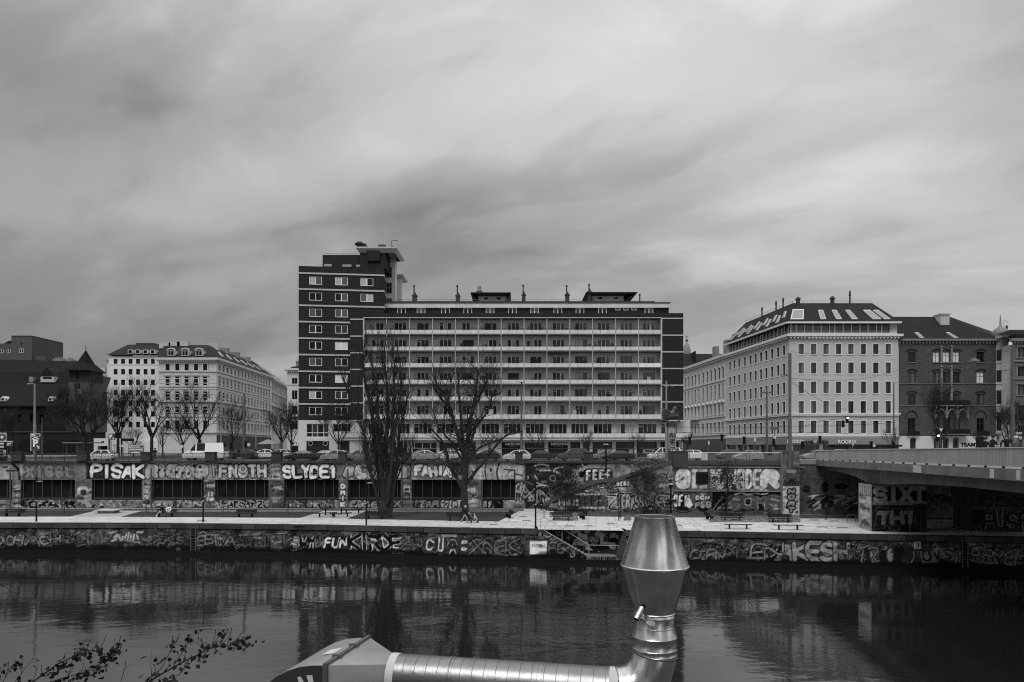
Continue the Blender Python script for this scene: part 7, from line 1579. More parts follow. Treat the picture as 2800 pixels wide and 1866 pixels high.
def make_car(kind,pc):
    key=(kind,pc)
    Ln,Wd,body,gh,wh=KIND[kind];h=Wd/2;g=MB()
    def slab(poly,prof):            # loft of the side profile over the width; prof = [(y, scale inset)]
        n=len(poly);cx=sum(p[0]for p in poly)/n;base=len(g.v)
        for y,ins in prof:
            for x,z in poly:g.v.append((x-math.copysign(min(abs(x-cx),ins),x-cx),y,z-ins*.35 if z>.7 else z+ins*.2))
        for k in range(len(prof)-1):
            for j in range(n):a=base+k*n+j;b_=base+k*n+(j+1)%n;g.f.append((a,b_,b_+n,a+n));g.m.append(0)
        g.f.append(tuple(base+j for j in range(n)));g.m.append(0);e=base+(len(prof)-1)*n;g.f.append(tuple(e+j for j in range(n))[::-1]);g.m.append(0)
    slab(body,[(-h,.10),(-h+.06,.03),(-h+.18,0),(h-.18,0),(h-.06,.03),(h,.10)])
    base=len(g.v);prof=[(-h+.06,0.0),(-h+.2,1.0),(h-.2,1.0),(h-.06,0.0)];n=len(gh);zb=gh[0][1];zt=max(z for _,z in gh)
    rows=[]
    for s in(-1,1):
        for x,z in gh:t_=(z-zb)/(zt-zb);g.v.append((x,s*(h-.05-.2*max(0,t_)),z))
    for j in range(n-1):a=base+j;g.f.append((a,a+1,a+1+n,a+n));g.m.append(0 if 0<j<n-2 else 1)
    for s in(0,1):g.f.append(tuple(base+s*n+j for j in range(n)));g.m.append(0)
    top=zt-.07;
    def gy(z):return h-.05-.2*max(0,(z-zb)/(zt-zb))+.012
    bo=g.mesh('body',[PM[pc],M_cglass]);me_body=bo
    bm=bmesh.new();bm.from_mesh(me_body);bmesh.ops.recalc_face_normals(bm,faces=bm.faces);bm.to_mesh(me_body);bm.free();me_body.polygons.foreach_set('use_smooth',[True]*len(me_body.polygons))
    try:me_body.set_sharp_from_angle(angle=R(32))
    except Exception:pass
    # side windows
    w_=MB();zl_=zb+.06;f0=gh[0][0];f1=gh[1][0];r1,r0=gh[-2][0],gh[-1][0];zt2=top
    def xf(z):return f0+(f1-f0)*min(1,(z-zb)/(gh[1][1]-zb))+.16
    def xr(z):return r0+(r1-r0)*min(1,(z-zb)/(gh[-2][1]-zb))-.14
    if kind=='van':cuts=[(xf(zl_),-1.1),(-.9,.25)]
    elif kind=='minivan':cuts=[(xf(zl_),-.35),(-.25,.75),(.85,xr(zl_))]
    else:m_=(f0+r0)/2+.05;cuts=[(xf(zl_),m_-.05),(m_+.05,xr(zl_))]
    for s in(-1,1):
        for i,(a,b_)in enumerate(cuts):
            at_=max(a,xf(zt2))if i==0 else a;bt_=min(b_,xr(zt2))if i==len(cuts)-1 and kind!='van' else b_
            w_.face([(a,s*gy(zl_),zl_),(b_,s*gy(zl_),zl_),(bt_,s*gy(zt2),zt2),(at_,s*gy(zt2),zt2)])
    me_w=w_.mesh('side_windows',M_cglass);wheel=MB();wheel.lathe([(.2,-.1),(.31,-.1),(.33,-.06),(.33,.06),(.31,.1),(.2,.1)],(0,0),16);me_t=wheel.mesh('wheel',M_tyre)
    rm=MB();rm.lathe([(.02,-.07),(.19,-.105),(.21,-.09),(.21,.09),(.19,.105),(.02,.07)],(0,0),10);me_r=rm.mesh('rim',M_rim)
    lp=MB();zlamp=body[1][1]if kind!='van' else .95
    lp.box(-.12,.14,-.16,.16,-.07,.07);me_l=lp.mesh('headlight',M_lamp);tl=MB();tl.box(-.04,.1,-.1,.1,-.12,.12);me_tl=tl.mesh('tail_light',mat('tail_lamp',.08,.3))
    o=bpy.data.objects.new('parked_car' if kind!='van' else 'van',None);C.objects.link(o)
    link('body',me_body,o,loc=(0,0,0));link('side_windows',me_w,o,loc=(0,0,0))
    for x in wh:
        for s in(-1,1):t_=link('wheel',me_t,o,loc=(x,s*(h-.12),.33),rot=(R(90),0,0));link('rim',me_r,t_,loc=(0,0,0))
    for s in(-1,1):link('headlight',me_l,o,loc=(body[1][0]+.16,s*(h-.28),zlamp+.02));link('tail_light',me_tl,o,loc=(body[-4][0]-.06 if kind!='van' else 2.9,s*(h-.18),body[1][1]+.1))
    for s in(-1,1):
        mb_=MB();mb_.box(-.06,.1,-.1,.1,-.07,.07);link('wing_mirror',mb_.mesh('wing_mirror',PM[pc]),o,loc=(f0+.45,s*(h+.05),zb+.05))
    return o
def car(kind,pc,u,D,lab,flip=False,rz=0.0,zoff=0.0,z=None,group='cars on the quay road'):
    key=(kind,pc)
    if key in CARP:o=copy_tree(CARP[key])
    else:o=make_car(kind,pc);CARP[key]=o
    o.location=(X(u,D),D,(QUAY+.012 if z is None else z)+zoff);o.rotation_euler=(0,0,(math.pi if flip else 0)+rz)
    tag(o,lab,'van' if kind=='van' else 'car',group if kind!='van' else None);return o
DL=96.0
car('van','white',563,96.5,'white long wheelbase delivery van with dark side windows driving left')
for a in(('hatch','white',277,95.0,'white car behind the railing right of the leftmost tree'),('sedan','dark',826,94.5,'dark saloon car below the cafe entrance'),('sedan','dark',888,99.5,'dark saloon on the far lane before the tower base'),('hatch','pale',918,94.5,'pale hatchback half hidden by the pier before the tower base'),('hatch','silver',982,95.5,'silver car just left of the poplar trunk'),
          ('hatch','silver',1150,99.5,'silver car on the far lane right of the poplar'),('sedan','pale',1158,94.5,'pale saloon right of the poplar trunk'),('estate','white',1222,99.0,'white estate car roof seen behind the pollarded tree'),('hatch','white',1413,94.5,'bright white hatchback behind the landhaus lamp post'),('suv','grey',1570,94.5,'grey tall estate car in front of the second landhaus sign'),
          ('hatch','dark',1330,96.0,'dark car between the pollarded tree and the white hatchback'),('sedan','dark',1475,99.5,'low dark car left of the grey tall estate car'),('sedan','silver',1655,99.5,'silver car on the far lane beyond the lamp mast'),('sedan','dark',1690,94.5,'dark saloon car behind the tall slender lamp mast'),('minivan','white',1815,94.5,'white compact van behind the statue column'),
          ('hatch','silver',2044,91.5,'silver hatchback right of the staircase pier'),('hatch','white',1885,98.0,'white car partly hidden by the dark quay pier'),('hatch','grey',1995,108.0,'small grey car behind the silver hatchback'),('estate','pale',2290,112.0,'pale car roof behind the bridge parapet below the white lettering'),('estate','silver',2235,98.0,'silver car just behind the start of the bridge parapet'),('hatch','white',722,108.0,'white car at the mouth of the left side street'),('estate','dark',660,106.0,'dark car behind the rear end of the white van'),
          ('suv','dark',700,112.0,'dark car waiting in the left side street'),('hatch','pale',765,120.0,'pale car near the cafe corner'),('hatch','dark',1990,112.0,'dark car before the awning of the corner house')):car(*a)
car('estate','silver',2645,78,'silver car on the bridge beside the three pedestrians',z=6.05);car('hatch','white',2540,92,'white car roof behind the middle of the bridge parapet',z=5.98)
# ================================================================ street furniture
M_pole=mat('pole_grey',.09,.55,.2);M_pdark=mat('pole_dark',.01,.5,.2)
def pole(u,vb,vt,D,r,lab,m=M_pole,head=None,group=None,z0=None,nm='street_lamp',cat='street lamp',arm=0,r2=None):
    z0=QUAY if z0 is None else z0;x=X(u,D);zt=Z(vt,D);o=thing(nm,lab,cat,(x,D,z0),group=group);g=MB();r2=r2 or r*.6
    r*=.72;r2*=.72;g.lathe([(r,z0),(r,z0+(zt-z0)*.45),(r*.8,z0+(zt-z0)*.46),(r2,zt)],(x,D),10);g.build('pole',m,o)
    g=MB()
    if head=='disc':g.lathe([(.05,zt-.1),(.45,zt-.05),(.5,zt),(.2,zt+.12),(.02,zt+.25)],(x,D),14)
    if head=='arm':g.tube([(x,D,zt-.1),(x+arm*.8,D-.1,zt+.05),(x+arm*1.5,D-.1,zt)],.05,5);g.box(min(x+arm*1.0,x+arm*1.8),max(x+arm*1.0,x+arm*1.8),D-.25,D+.05,zt-.08,zt+.04)
    if head=='double':
        for s in(-1,1):g.tube([(x,D,zt-.9),(x+s*.4,D,zt-.65),(x+s*.9,D,zt-.8)],.1,6)
    if head:g.build('lamp_head',M_grey if head!='double' else M_pole,o)
    return o,x,zt
pole(95,0,1050,100,.28,'tall tapering street lamp left of the church tower behind the parking sign',mat('pole_pale',.2,.5),'arm',arm=-.55)
pole(115,0,1142,97,.11,'short pole beside the big leaning parking sign',head=None,nm='sign_pole',cat='pole')
pole(604,0,1092,112,.16,'street lamp before the corner of the ornate house',mat('pole_pale',.2,.5),'arm',arm=.5)
pole(700,0,1110,125,.14,'street lamp before the long street side of the ornate house',mat('pole_pale',.2,.5),'arm',arm=.5)
pole(668,0,1076,108,.32,'thick mast at the street crossing carrying signal arms',M_pole,None,nm='signal_mast',cat='mast');sm=[o for o in bpy.data.objects if o.name=='signal_mast'][0]
g=MB();g.tube([(X(668,108),108,Z(1170,108)),(X(582,108),108,Z(1157,108))],.06,5);g.tube([(X(668,108),108,Z(1183,108)),(X(608,108),108,Z(1190,108))],.05,5);g.build('signal_arm',M_pole,sm)
g=MB();g.box(X(574,108),X(577,108),107.8,108,Z(1165,108),Z(1150,108),0);g.box(X(570.5,108),X(574,108),107.9,108.1,Z(1165,108),Z(1150,108),1);g.build('signal_head',[M_trim,M_black],sm)
pole(1426,0,1045,95,.24,'lamp mast with disc head in front of the balcony block between the two landhaus signs',M_pole,'disc');pole(1086,0,1049,95,.2,'lamp mast behind the poplar tree',mat('pole_pale',.2,.5),'disc')
pole(1822,0,1042,93,.24,'lamp mast with curved double head at the dark right end of the balcony block',mat('pole_pale2',.22,.5),'double');pole(2097,0,1060,98,.25,'lamp mast with double head before the side of the pale corner house',M_pole,'double')
o,x,zt=pole(2160,0,966,78.1,.27,'tallest dark tram wire mast mounted on the bridge pylon',M_pole,None,z0=Z(1293,78.1),nm='wire_mast',cat='mast',r2=.24)
g=MB();g.tube([(x,78.1,Z(1027,78)),(x-.8,78.1,Z(1025,78))],.05,5);g.box(x-1.1,x-.4,77.9,78.1,Z(1026.5,78),Z(1024,78));g.build('lamp_arm',M_pole,o);g=MB();g.box(x-.5,x+.5,77.6,77.95,Z(1293,78),Z(1285,78));g.build('base_bracket',M_conc,o)
pole(2444,0,1046,118,.2,'slender lamp post before the right edge of the pale corner house',M_pole,'arm',arm=.3);o,x,zt=pole(2769,0,945,95,.34,'thick mast behind the three pedestrians on the bridge',M_pole,None,nm='wire_mast',cat='mast',r2=.28)
g=MB();g.tube([(x,95,Z(1008,95)),(x-1.0,95,Z(1012,95))],.05,5);g.lathe([(.1,Z(1013,95)),(.5,Z(1013,95)),(.2,Z(1009,95))],(x-.9,95),8);g.build('lamp_arm',M_pole,o)
hl=thing('hanging_lamp','lamp hanging from a wire before the brick house','street lamp',(X(2664,115),115,Z(990,115)));D=115;g=MB();g.lathe([(.9,Z(990,D)),(.7,Z(985,D)),(.2,Z(980.5,D)),(.1,Z(978,D))],(X(2664,D),D),12);g.build('lamp_shade',M_pole,hl)
def wire(pts,lab,r=.018):
    o=thing('overhead_wire',lab,'wire',tuple(W(*pts[0])),group='overhead tram wires');P_=[]
    for a,b_ in zip(pts[:-1],pts[1:]):
        A,B_=W(*a),W(*b_)
        for k in range(8):t_=k/8;P_.append(A.lerp(B_,t_)-Vector((0,0,(B_-A).length*.012*4*t_*(1-t_))))
    P_.append(W(*pts[-1]));g=MB();g.tube(P_,r,3,cap=False);g.build('cable',M_black,o)
wire([(2164,1035,78.1),(2456,1012,142)],'wire from the tallest mast to the right edge of the pale corner house',.03);wire([(2164,1044,78.1),(2316,1120,118)],'wire sloping down right from the tallest mast',.025)
wire([(1860,1168,100),(2160,1166,100),(2450,1155,100)],'tram wire crossing in front of the pale corner house',.03);wire([(1840,1182,100),(2200,1182,100),(2800,1180,100)],'lowest tram wire in front of the corner house',.025);wire([(2664,981,115),(2795,950,110)],'wire holding the hanging lamp',.025);wire([(0,1179,118),(110,1176,118)],'tram wire before the church',.03);wire([(2164,962,78.1),(2440,952,142)],'highest wire before the pale corner house',.02)
def traffic_light(u,vt,D,lab,w_=.34,h=1.0,pole_=True,face=1,z0=None):
    z0=QUAY if z0 is None else z0;x=X(u,D);zt=Z(vt,D);o=thing('traffic_light',lab,'traffic light',(x,D,z0),group='traffic lights at the crossing');g=MB()
    if pole_:g.lathe([(.07,z0),(.06,zt-.05)],(x-.05,D+.15),8);g.build('pole',M_pole,o)
    g=MB();g.box(x-w_/2,x+w_/2,D-.12,D+.12,zt-h,zt);
    for k in range(3):g.tube([(x,D-.12,zt-h*(k+.5)/3+.02),(x,D-.32,zt-h*(k+.5)/3)],.11,8)
    g.build('housing',M_black,o);return o
for u,vt,D,lab in((2316,1138,96,'hanging signal with lit lamp in front of the corner house'),(2305,1150,99,'dark signal left of the lit one'),(1886,1195,90,'signal near the thin tree right of the statue column'),(2035,1194,92,'signal behind the silver hatchback'),(2116,1200,92,'signal on the short pole left of the pylon'),(2194,1207,90,'signal just right of the tallest mast'),(2382,1207,100,'small signal near the awning of the corner house'),(2442,1208,100,'signal at the slender lamp post'),(2563,1186,92,'signal with bright lit lamp before the gothic balcony'),(672,1206,104,'signal right of the thick crossing mast'),(1974,1188,104,'signal before the side street of the terrace house'),(2242,1192,98,'signal left of the no entry style round sign'),(547,1204,100,'signal above the roof of the white van'),(632,1210,104,'small signal behind the van rear')):
    o=traffic_light(u,vt,D,lab,pole_=vt>1160)
em=bpy.data.materials.new('lit_signal');em.use_nodes=True;b=em.node_tree.nodes['Principled BSDF'];b.inputs['Emission Color'].default_value=(1,1,1,1);b.inputs['Emission Strength'].default_value=2.0
for u,v,D,k in((2316,1143.5,96,0),(2563,1192,92,8)):
    g=MB();x=X(u,D);g.tube([(x,D-.13,Z(v,D)),(x,D-.34,Z(v,D))],.12,10);par_=[o for o in bpy.data.objects if o.get('category')=='traffic light'][k];g.build('lit_lamp',em,par_)
arm=thing('overhead_cable','long horizontal cable holding the hanging signals','cable',tuple(W(2316,1138,96)));g=MB();g.tube([W(2316,1139,96),W(2300,1146,98),W(2250,1150,100),W(2190,1168,100)],.03,4);g.tube([W(2316,1139,96),W(2456,1150,120)],.02,4);g.build('cable',M_black,arm)
def sign(u,v0,v1,w_px,D,lab,m=M_trim,shape='rect',post=True,nm='road_sign',z0=None,cat='sign'):
    z0=QUAY if z0 is None else z0;x=X(u,D);h=w_px/2/F*D;o=thing(nm,lab,cat,(x,D,z0));g=MB()
    if shape=='round':
        r=h;c=(Z(v0,D)+Z(v1,D))/2;g.tube([(x,D-.03,c),(x,D+.01,c)],r,16)
    elif shape=='tri':g.prism([(x-h,Z(v0,D)),(x+h,Z(v0,D)),(x,Z(v1,D))],D-.03,D)
    elif shape=='arrow':g.prism([(x-h,(Z(v0,D)+Z(v1,D))/2),(x-h*.7,Z(v0,D)),(x+h,Z(v0,D)),(x+h,Z(v1,D)),(x-h*.7,Z(v1,D))],D-.03,D)
    else:g.box(x-h,x+h,D-.04,D,Z(v1,D),Z(v0,D))
    g.build('face',m,o)
    if post:g=MB();g.lathe([(.05,z0),(.045,Z(v0+(v1-v0)*.3,D))],(x,D+.06),6);g.build('post',M_pole,o)
    return o
# fuel price sign and parking signs
D=92.0;o=thing('fuel_price_sign','fuel station price totem with a sunburst emblem at the left edge','price sign',(X(5,D),D,QUAY));g=MB();g.box(X(-14,D),X(18.5,D),D-.2,D,Z(1209,D),Z(1184,D));g.build('top_panel',mat('sign_pale',.5,.5),o)
g=MB();c=(X(9.5,D),Z(1196,D))
for k in range(18):a=k*math.pi/9;g.prism([(c[0]+.42*math.cos(a+s),c[1]+.42*math.sin(a+s))for s in(-.17,.17)]+[(c[0]+.56*math.cos(a),c[1]+.56*math.sin(a))],D-.23,D-.2,0)
g.tube([(c[0],D-.24,c[1]),(c[0],D-.2,c[1])],.44,20,0);g.tube([(c[0],D-.26,c[1]),(c[0],D-.24,c[1])],.26,16,1);g.tube([(c[0],D-.28,c[1]),(c[0],D-.26,c[1])],.12,16,2);g.build('sun_emblem',[mat('emblem_dark',.05,.6),mat('emblem_mid',.3,.6),M_white],o)
g=MB();g.box(X(-14,D),X(18.5,D),D-.2,D,QUAY,Z(1209,D),0)
for k in range(5):g.box(X(3,D),X(20,D)-.3,D-.24,D-.2,Z(1216+k*8.5,D),Z(1211.5+k*8.5,D),1 if k<2 else 2)
g.build('price_panel',[M_black,mat('sign_pale',.5,.5),M_metal],o)
for v,s in((1234,'87'),(1240,'57'),(1246,'57')):text(s,(X(17,D),D-.26,Z(v,D)),.35,M_white,o)
o=sign(20,1206,1223,32,93.5,'dark board with white border lettering beside the fuel price totem',mat('sign_dark',.06,.5),cat='sign board',nm='parking_board');text('ART',(X(24,93.5),93.4,Z(1216,93.5)),.42,M_white,o,bold=.02);g=MB();g.box(X(18,93.5),X(36,93.5),93.4,93.45,Z(1210,93.5),Z(1206.5,93.5));g.build('header',M_trim,o)
D=94.0;o=thing('parking_sign','large dark parking garage sign with white letter P and slanting arrow below the tall lamp','parking sign',(X(98,D),D,QUAY));g=MB();g.box(X(86,D),X(111,D),D-.15,D,Z(1233,D),Z(1194,D),0);g.box(X(86,D),X(88,D),D-.2,D+.1,Z(1234,D),Z(1186,D),1);g.box(X(88,D),X(111,D),D-.16,D,Z(1194,D),Z(1186,D),1);g.box(X(99,D),X(110,D),D-.18,D-.16,Z(1192,D),Z(1188,D),2);g.build('panel',[mat('sign_dark',.06,.5),M_trim,M_black],o)
text('P',(X(99,D),D-.17,Z(1213,D)),1.35,M_white,o,bold=.06);g=MB();g.prism([(X(90,D),Z(1203,D)),(X(99,D),Z(1197.5,D)),(X(108,D),Z(1203,D)),(X(108,D),Z(1200,D)),(X(99,D),Z(1194.8,D)),(X(90,D),Z(1200,D))],D-.18,D-.155);g.beam((X(103,D),D-.17,Z(1219,D)),(X(108,D),D-.17,Z(1224,D)),.03,.13);g.prism([(X(110,D),Z(1227,D)),(X(104.5,D),Z(1226,D)),(X(109.5,D),Z(1220.5,D))],D-.18,D-.155);g.build('arrow',M_white,o)
g=MB();g.lathe([(.07,QUAY),(.07,Z(1233,D))],(X(98,D),D-.05),6);g.build('post',M_pole,o)
D=110.0;o=thing('parking_sign','smaller two faced parking sign with letter P and right arrow before the plain pale house','parking sign',(X(303,D),D,QUAY));g=MB();g.box(X(298,D),X(315,D),D-.15,D,Z(1203,D),Z(1186,D),0);g.box(X(290,D),X(297.5,D),D-.1,D,Z(1203,D),Z(1183,D),1);g.box(X(298,D),X(315,D),D-.15,D,Z(1186,D),Z(1182,D),1);g.build('panel',[mat('sign_dark',.06,.5),M_trim],o);text('P',(X(304.5,D),D-.17,Z(1195,D)),.85,M_white,o,bold=.04);text('P',(X(294,D),D-.12,Z(1196,D)),.55,M_grey,o);g=MB();g.beam((X(308,D),D-.17,Z(1199,D)),(X(313,D),D-.17,Z(1199,D)),.03,.08);g.beam((X(310.5,D),D-.17,Z(1196,D)),(X(313,D),D-.17,Z(1199,D)),.03,.08);g.beam((X(310.5,D),D-.17,Z(1202,D)),(X(313,D),D-.17,Z(1199,D)),.03,.08);g.build('arrow',M_white,o);g=MB();g.lathe([(.16,QUAY),(.14,Z(1186,D))],(X(296,D),D+.3),8);g.lathe([(.05,QUAY),(.05,Z(1203,D))],(X(304,D),D),6);g.build('post',M_pole,o)
D=98.0;o=thing('parking_board','grey parking garage entrance board with white lettering before the plain pale house','sign board',(X(373,D),D,QUAY));g=MB();g.box(X(352,D),X(394,D),D-.1,D,Z(1241,D),Z(1217,D),0);g.box(X(354,D),X(393,D),D-.12,D-.1,Z(1225,D),Z(1218.5,D),1);g.box(X(383,D),X(392,D),D-.14,D-.12,Z(1223.5,D),Z(1220,D),2);g.build('panel',[mat('sign_dark2',.14,.5),M_trim,M_black],o);text('PARKGARAGE',(X(373.5,D),D-.12,Z(1230,D)),.30,M_white,o,bold=.012);text('EINFAHRT',(X(375,D),D-.12,Z(1238.5,D)),.32,M_white,o,bold=.012);text('FRANZ-JOSEFS-KAI',(X(368.5,D),D-.13,Z(1222,D)),.15,M_black,o)
g=MB()
for u in(356,390):g.lathe([(.05,QUAY),(.05,Z(1241,D))],(X(u,D),D),6)
g.build('post',M_pole,o)
for a in((497,1216,1227,9,100,'round sign behind the windscreen end of the van',M_trim,'round'),(333,1217,1222,15,100,'white arrow shaped direction sign left of the parking board',M_trim,'arrow'),(584,1210,1218,8,104,'inverted triangle sign above the van rear',M_trim,'tri'),(680,1212,1221,9,106,'round sign right of the crossing mast',M_trim,'round'),(2229,1202,1213,10,92,'round sign right of the tallest mast',mat('sign_grey',.3,.5),'round'),(2118,1193,1207,6,92,'small white plate on a post left of the pylon',M_trim,'rect'),(2064,1197,1208,4,92,'narrow white plate behind the silver hatchback',M_trim,'rect'),
          (2573,1172,1181,11,96,'inverted triangle yield sign before the gothic balcony',M_trim,'tri'),(2390,1215,1223,8,100,'small round sign near the awning',M_trim,'round'),(2786,1182,1188,17,90,'blank arrow plate at the right edge above the pedestrians',mat('sign_grey',.3,.5),'rect'),(2790,1192,1203,10,91,'round grey sign at the right edge',mat('sign_grey',.3,.5),'round'),(2332,1212,1222,10,96,'triangle sign seen from behind under the white lettering',mat('sign_grey',.3,.5),'tri'),(1938,1206,1216,4,92,'small white notice right of the thin tree',M_trim,'rect'),(1926,1240,1262,19,84,'pale hand lettered banner behind the plain quay railing',M_render_w,'rect'),(2118,1168,1176,26,92,'dark street name plate beside the double headed lamp mast',M_metal,'rect'),(313,1215,1222,8,104,'small round sign before the kiosk',mat('sign_grey',.3,.5),'round')):sign(*a)
o=thing('cafe_umbrella','wide flat topped parasols over the cafe terrace in the side street','parasol',(X(733,125),125,QUAY));g=MB();g.lathe([(1.9,QUAY+2.4),(1.9,QUAY+2.5),(.1,QUAY+3.3)],(X(733,125),125),10);g.build('canopy',M_conc,o);g=MB();g.lathe([(.04,QUAY),(.04,QUAY+2.6)],(X(733,125),125),6);g.build('pole',M_pole,o)
o=thing('cafe_kiosk','dark glazed kiosk box in the left side street','kiosk',(X(745,128),128,QUAY));g=MB();g.box(X(722,128),X(750,128),128,130,QUAY,QUAY+1.6,0);g.box(X(747,128),X(765,128),127.8,129.5,QUAY,QUAY+2.6,1);g.build('walls',[M_black,M_conc],o)
# statue column
D=84.5;o=thing('statue_column','tall square pillar scrawled with graffiti next to the staircase','column',(X(1838,D),D,5.9));cc=Canvas(1825,1852,1160,1265,.3,.7);cc.A=.30*(.8+.4*vnoise(cc.h,cc.w,8,8,3));cc.text('OKG',1830,1186,1848,1198,.02,None,1.0,0,seed=1,jit=.2);cc.tags(1829,1200,1846,1228,12,5,(.04,.08),(4,8),.7);cc.rect(1826,1229,1852,1265,.03,.8);cc.text('NO',1829,1230,1848,1243,.6,None,1.6,0,seed=3);cc.text('I',1831,1244,1842,1262,.6,None,2.2,0)
wall_mesh('front_face',cc,[(X(1828,D),D),(X(1848.5,D),D)],1828,1848.5,5.9,Z(1166,D),o,dz_=.04,step=.7)
g=MB();g.box(X(1828,D)+.004,X(1848.5,D)-.004,D+.012,D+.95,5.9,Z(1166,D));g.build('shaft',M_conc,o);g=MB();g.box(X(1826,D),X(1850.5,D),D-.12,D+1.1,Z(1166,D),Z(1161,D));g.box(X(1827,D),X(1849.5,D),D-.06,D+1.0,Z(1161,D),Z(1156,D));g.build('capital',M_dconc,o)

def skin(name,pts,edges,mats,matf=None,sub=1,parent=None,loc=(0,0,0),rz=0.0,root=0):
    """one continuous surface grown round a skeleton: pts = [(x, y, z, radius)]"""
    me=bpy.data.meshes.new(name);me.from_pydata([p[:3]for p in pts],edges,[]);o=bpy.data.objects.new(name,me);C.objects.link(o)
    md=o.modifiers.new('s','SKIN');md.use_smooth_shade=True;me.update()
    for i,p in enumerate(pts):me.skin_vertices[0].data[i].radius=(p[3],p[4]if len(p)>4 else p[3]);me.skin_vertices[0].data[i].use_root=(i==root)
    sb=o.modifiers.new('u','SUBSURF');sb.levels=sub;sb.render_levels=sub
    dg=bpy.context.evaluated_depsgraph_get();dg.update();m2=bpy.data.meshes.new_from_object(o.evaluated_get(dg));bpy.data.objects.remove(o);bpy.data.meshes.remove(me)
    m2.name=name;m2.materials.clear()
    for m in mats:m2.materials.append(m)
    if matf:
        m2.polygons.foreach_set('material_index',[matf(f.center)for f in m2.polygons])
    m2.transform(Matrix.Rotation(rz,4,'Z'));return link(name,m2,parent,loc=Vector(loc))
M_bronze=mat('dark_bronze',.03,.4,.4,.4,spec=.5)
sl=thing('winged_lion_statue','dark bronze winged lion statue crouching on top of the scrawled pillar','statue',(X(1838,D),D+.45,Z(1156,D)))
pts=[(-.75,0,.45,.28),(-.35,0,.75,.33),(.1,0,1.05,.36),(.35,0,1.45,.28),(.45,0,1.85,.30),(.7,0,1.8,.16),(-.95,-.2,.25,.2),(-.5,-.25,.1,.1),(-.95,.2,.25,.2),(-.5,.25,.1,.1),(.5,-.2,.8,.15),(.95,-.2,.75,.12),(.85,-.2,.3,.09),(.95,-.2,.06,.1),(.5,.2,.8,.14),(.9,.2,1.1,.12),(1.0,.2,1.4,.1),(-1.1,0,.15,.07),(-1.15,.3,.1,.05)]
ed=[(0,1),(1,2),(2,3),(3,4),(4,5),(0,6),(6,7),(0,8),(8,9),(2,10),(10,11),(11,12),(12,13),(2,14),(14,15),(15,16),(0,17),(17,18)]
skin('body',[(p[0],p[1]*1.1,p[2]*1.0,p[3]*1.1)for p in pts],ed,[M_bronze],parent=sl,loc=(0,0,0),sub=2,root=1)
g=MB()
for s in(-1,1):
    for k in range(6):a=R(148+k*9);ln=1.3-k*.13;b_=Vector((-.05-k*.07,s*.22,1.1-k*.08));e=b_+Vector((math.cos(a)*ln,s*.25,math.sin(a)*ln));g.tube([b_,b_.lerp(e,.5)+Vector((0,0,.08)),e],[.13,.12,.03],5)
g2=g.mesh('wing',M_bronze);link('wing',g2,sl,loc=(0,0,0));g=MB();g.lathe([(.14,1.45),(.26,1.6),(.28,1.78),(.2,1.9),(.05,1.94)],(.42,0),10);link('mane',g.mesh('mane',M_bronze),sl,loc=(0,0,0))
# promenade lamps: dark poles with side disc
for u,vb,vt,lab in((99.5,1427,1304,'slim dark promenade lamp at the left before the light paving'),(555.5,1428.5,1303,'slim dark promenade lamp in the middle of the left half beside the couple'),(1001.5,1436,1308,'slim dark promenade lamp left of the poplar base'),(1464.5,1441.5,1316,'slim dark promenade lamp at the top of the water steps')):
    p=G(u,vb,0);D=p.y;o=thing('promenade_lamp',lab,'lamp post',tuple(p),group='slim promenade lamps');g=MB();g.lathe([(.09,0),(.075,2.4),(.07,Z(vt,D))],(p.x,D),8);g.build('pole',M_pdark,o);g=MB();zt=Z(vt+13,D);g.tube([(p.x,D,zt),(p.x+.35,D,zt+.04)],.03,4);g.lathe([(.27,zt-.04),(.25,zt+.02),(.1,zt+.07)],(p.x+.36,D),12);g.build('lamp_head',M_conc,o);g=MB();g.lathe([(.085,2.15),(.085,2.3)],(p.x,D),8);g.build('band',M_grey,o)
for u,vb,vt,D_,lab,hd in((1657,1398,1216,None,'tall dark lamp mast before the staircase landing',1),(1834,1404,1310,None,'dark lamp mast before the big wall joint',1)):
    p=G(u,vb,0);D=p.y;o=thing('promenade_lamp',lab,'lamp post',tuple(p));g=MB();g.lathe([(.12,0),(.1,Z(vt,D))],(p.x,D),8);g.build('pole',M_pdark,o);g=MB()
    for s in(-1,1):g.lathe([(.16,Z(vt,D)-.05),(.14,Z(vt,D)+.04),(.03,Z(vt,D)+.1)],(p.x+s*.16,D),8)
    g.lathe([(.3,Z(1300 if u<1700 else 1326,D)),(.28,Z(1299 if u<1700 else 1325,D)+.05),(.08,Z(1297 if u<1700 else 1323,D)+.08)],(p.x,D-.1),10);g.build('lamp_head',M_grey,o)
for u,vb,vt in((42,1392,1280),(430,0,0)):pass
for u,vt,lab in((28,1281,'thin drain pole in front of the leftmost wall pillar'),(413,1282,'thin pole on the wall left of the seated couple'),(950,1283,'thin pole on the wall behind the picnic tables'),(1098,1276,'thin pole on the wall right of the poplar'),(1318,1312,'thin pole on the wall right of the pollarded tree')):
    D=87.0;o=thing('wall_pole',lab,'pole',(X(u,D),D,0),group='thin poles before the quay wall');g=MB();g.lathe([(.1,0),(.1,Z(vt,D))],(X(u,D),D),6);g.build('pole',M_pole,o)
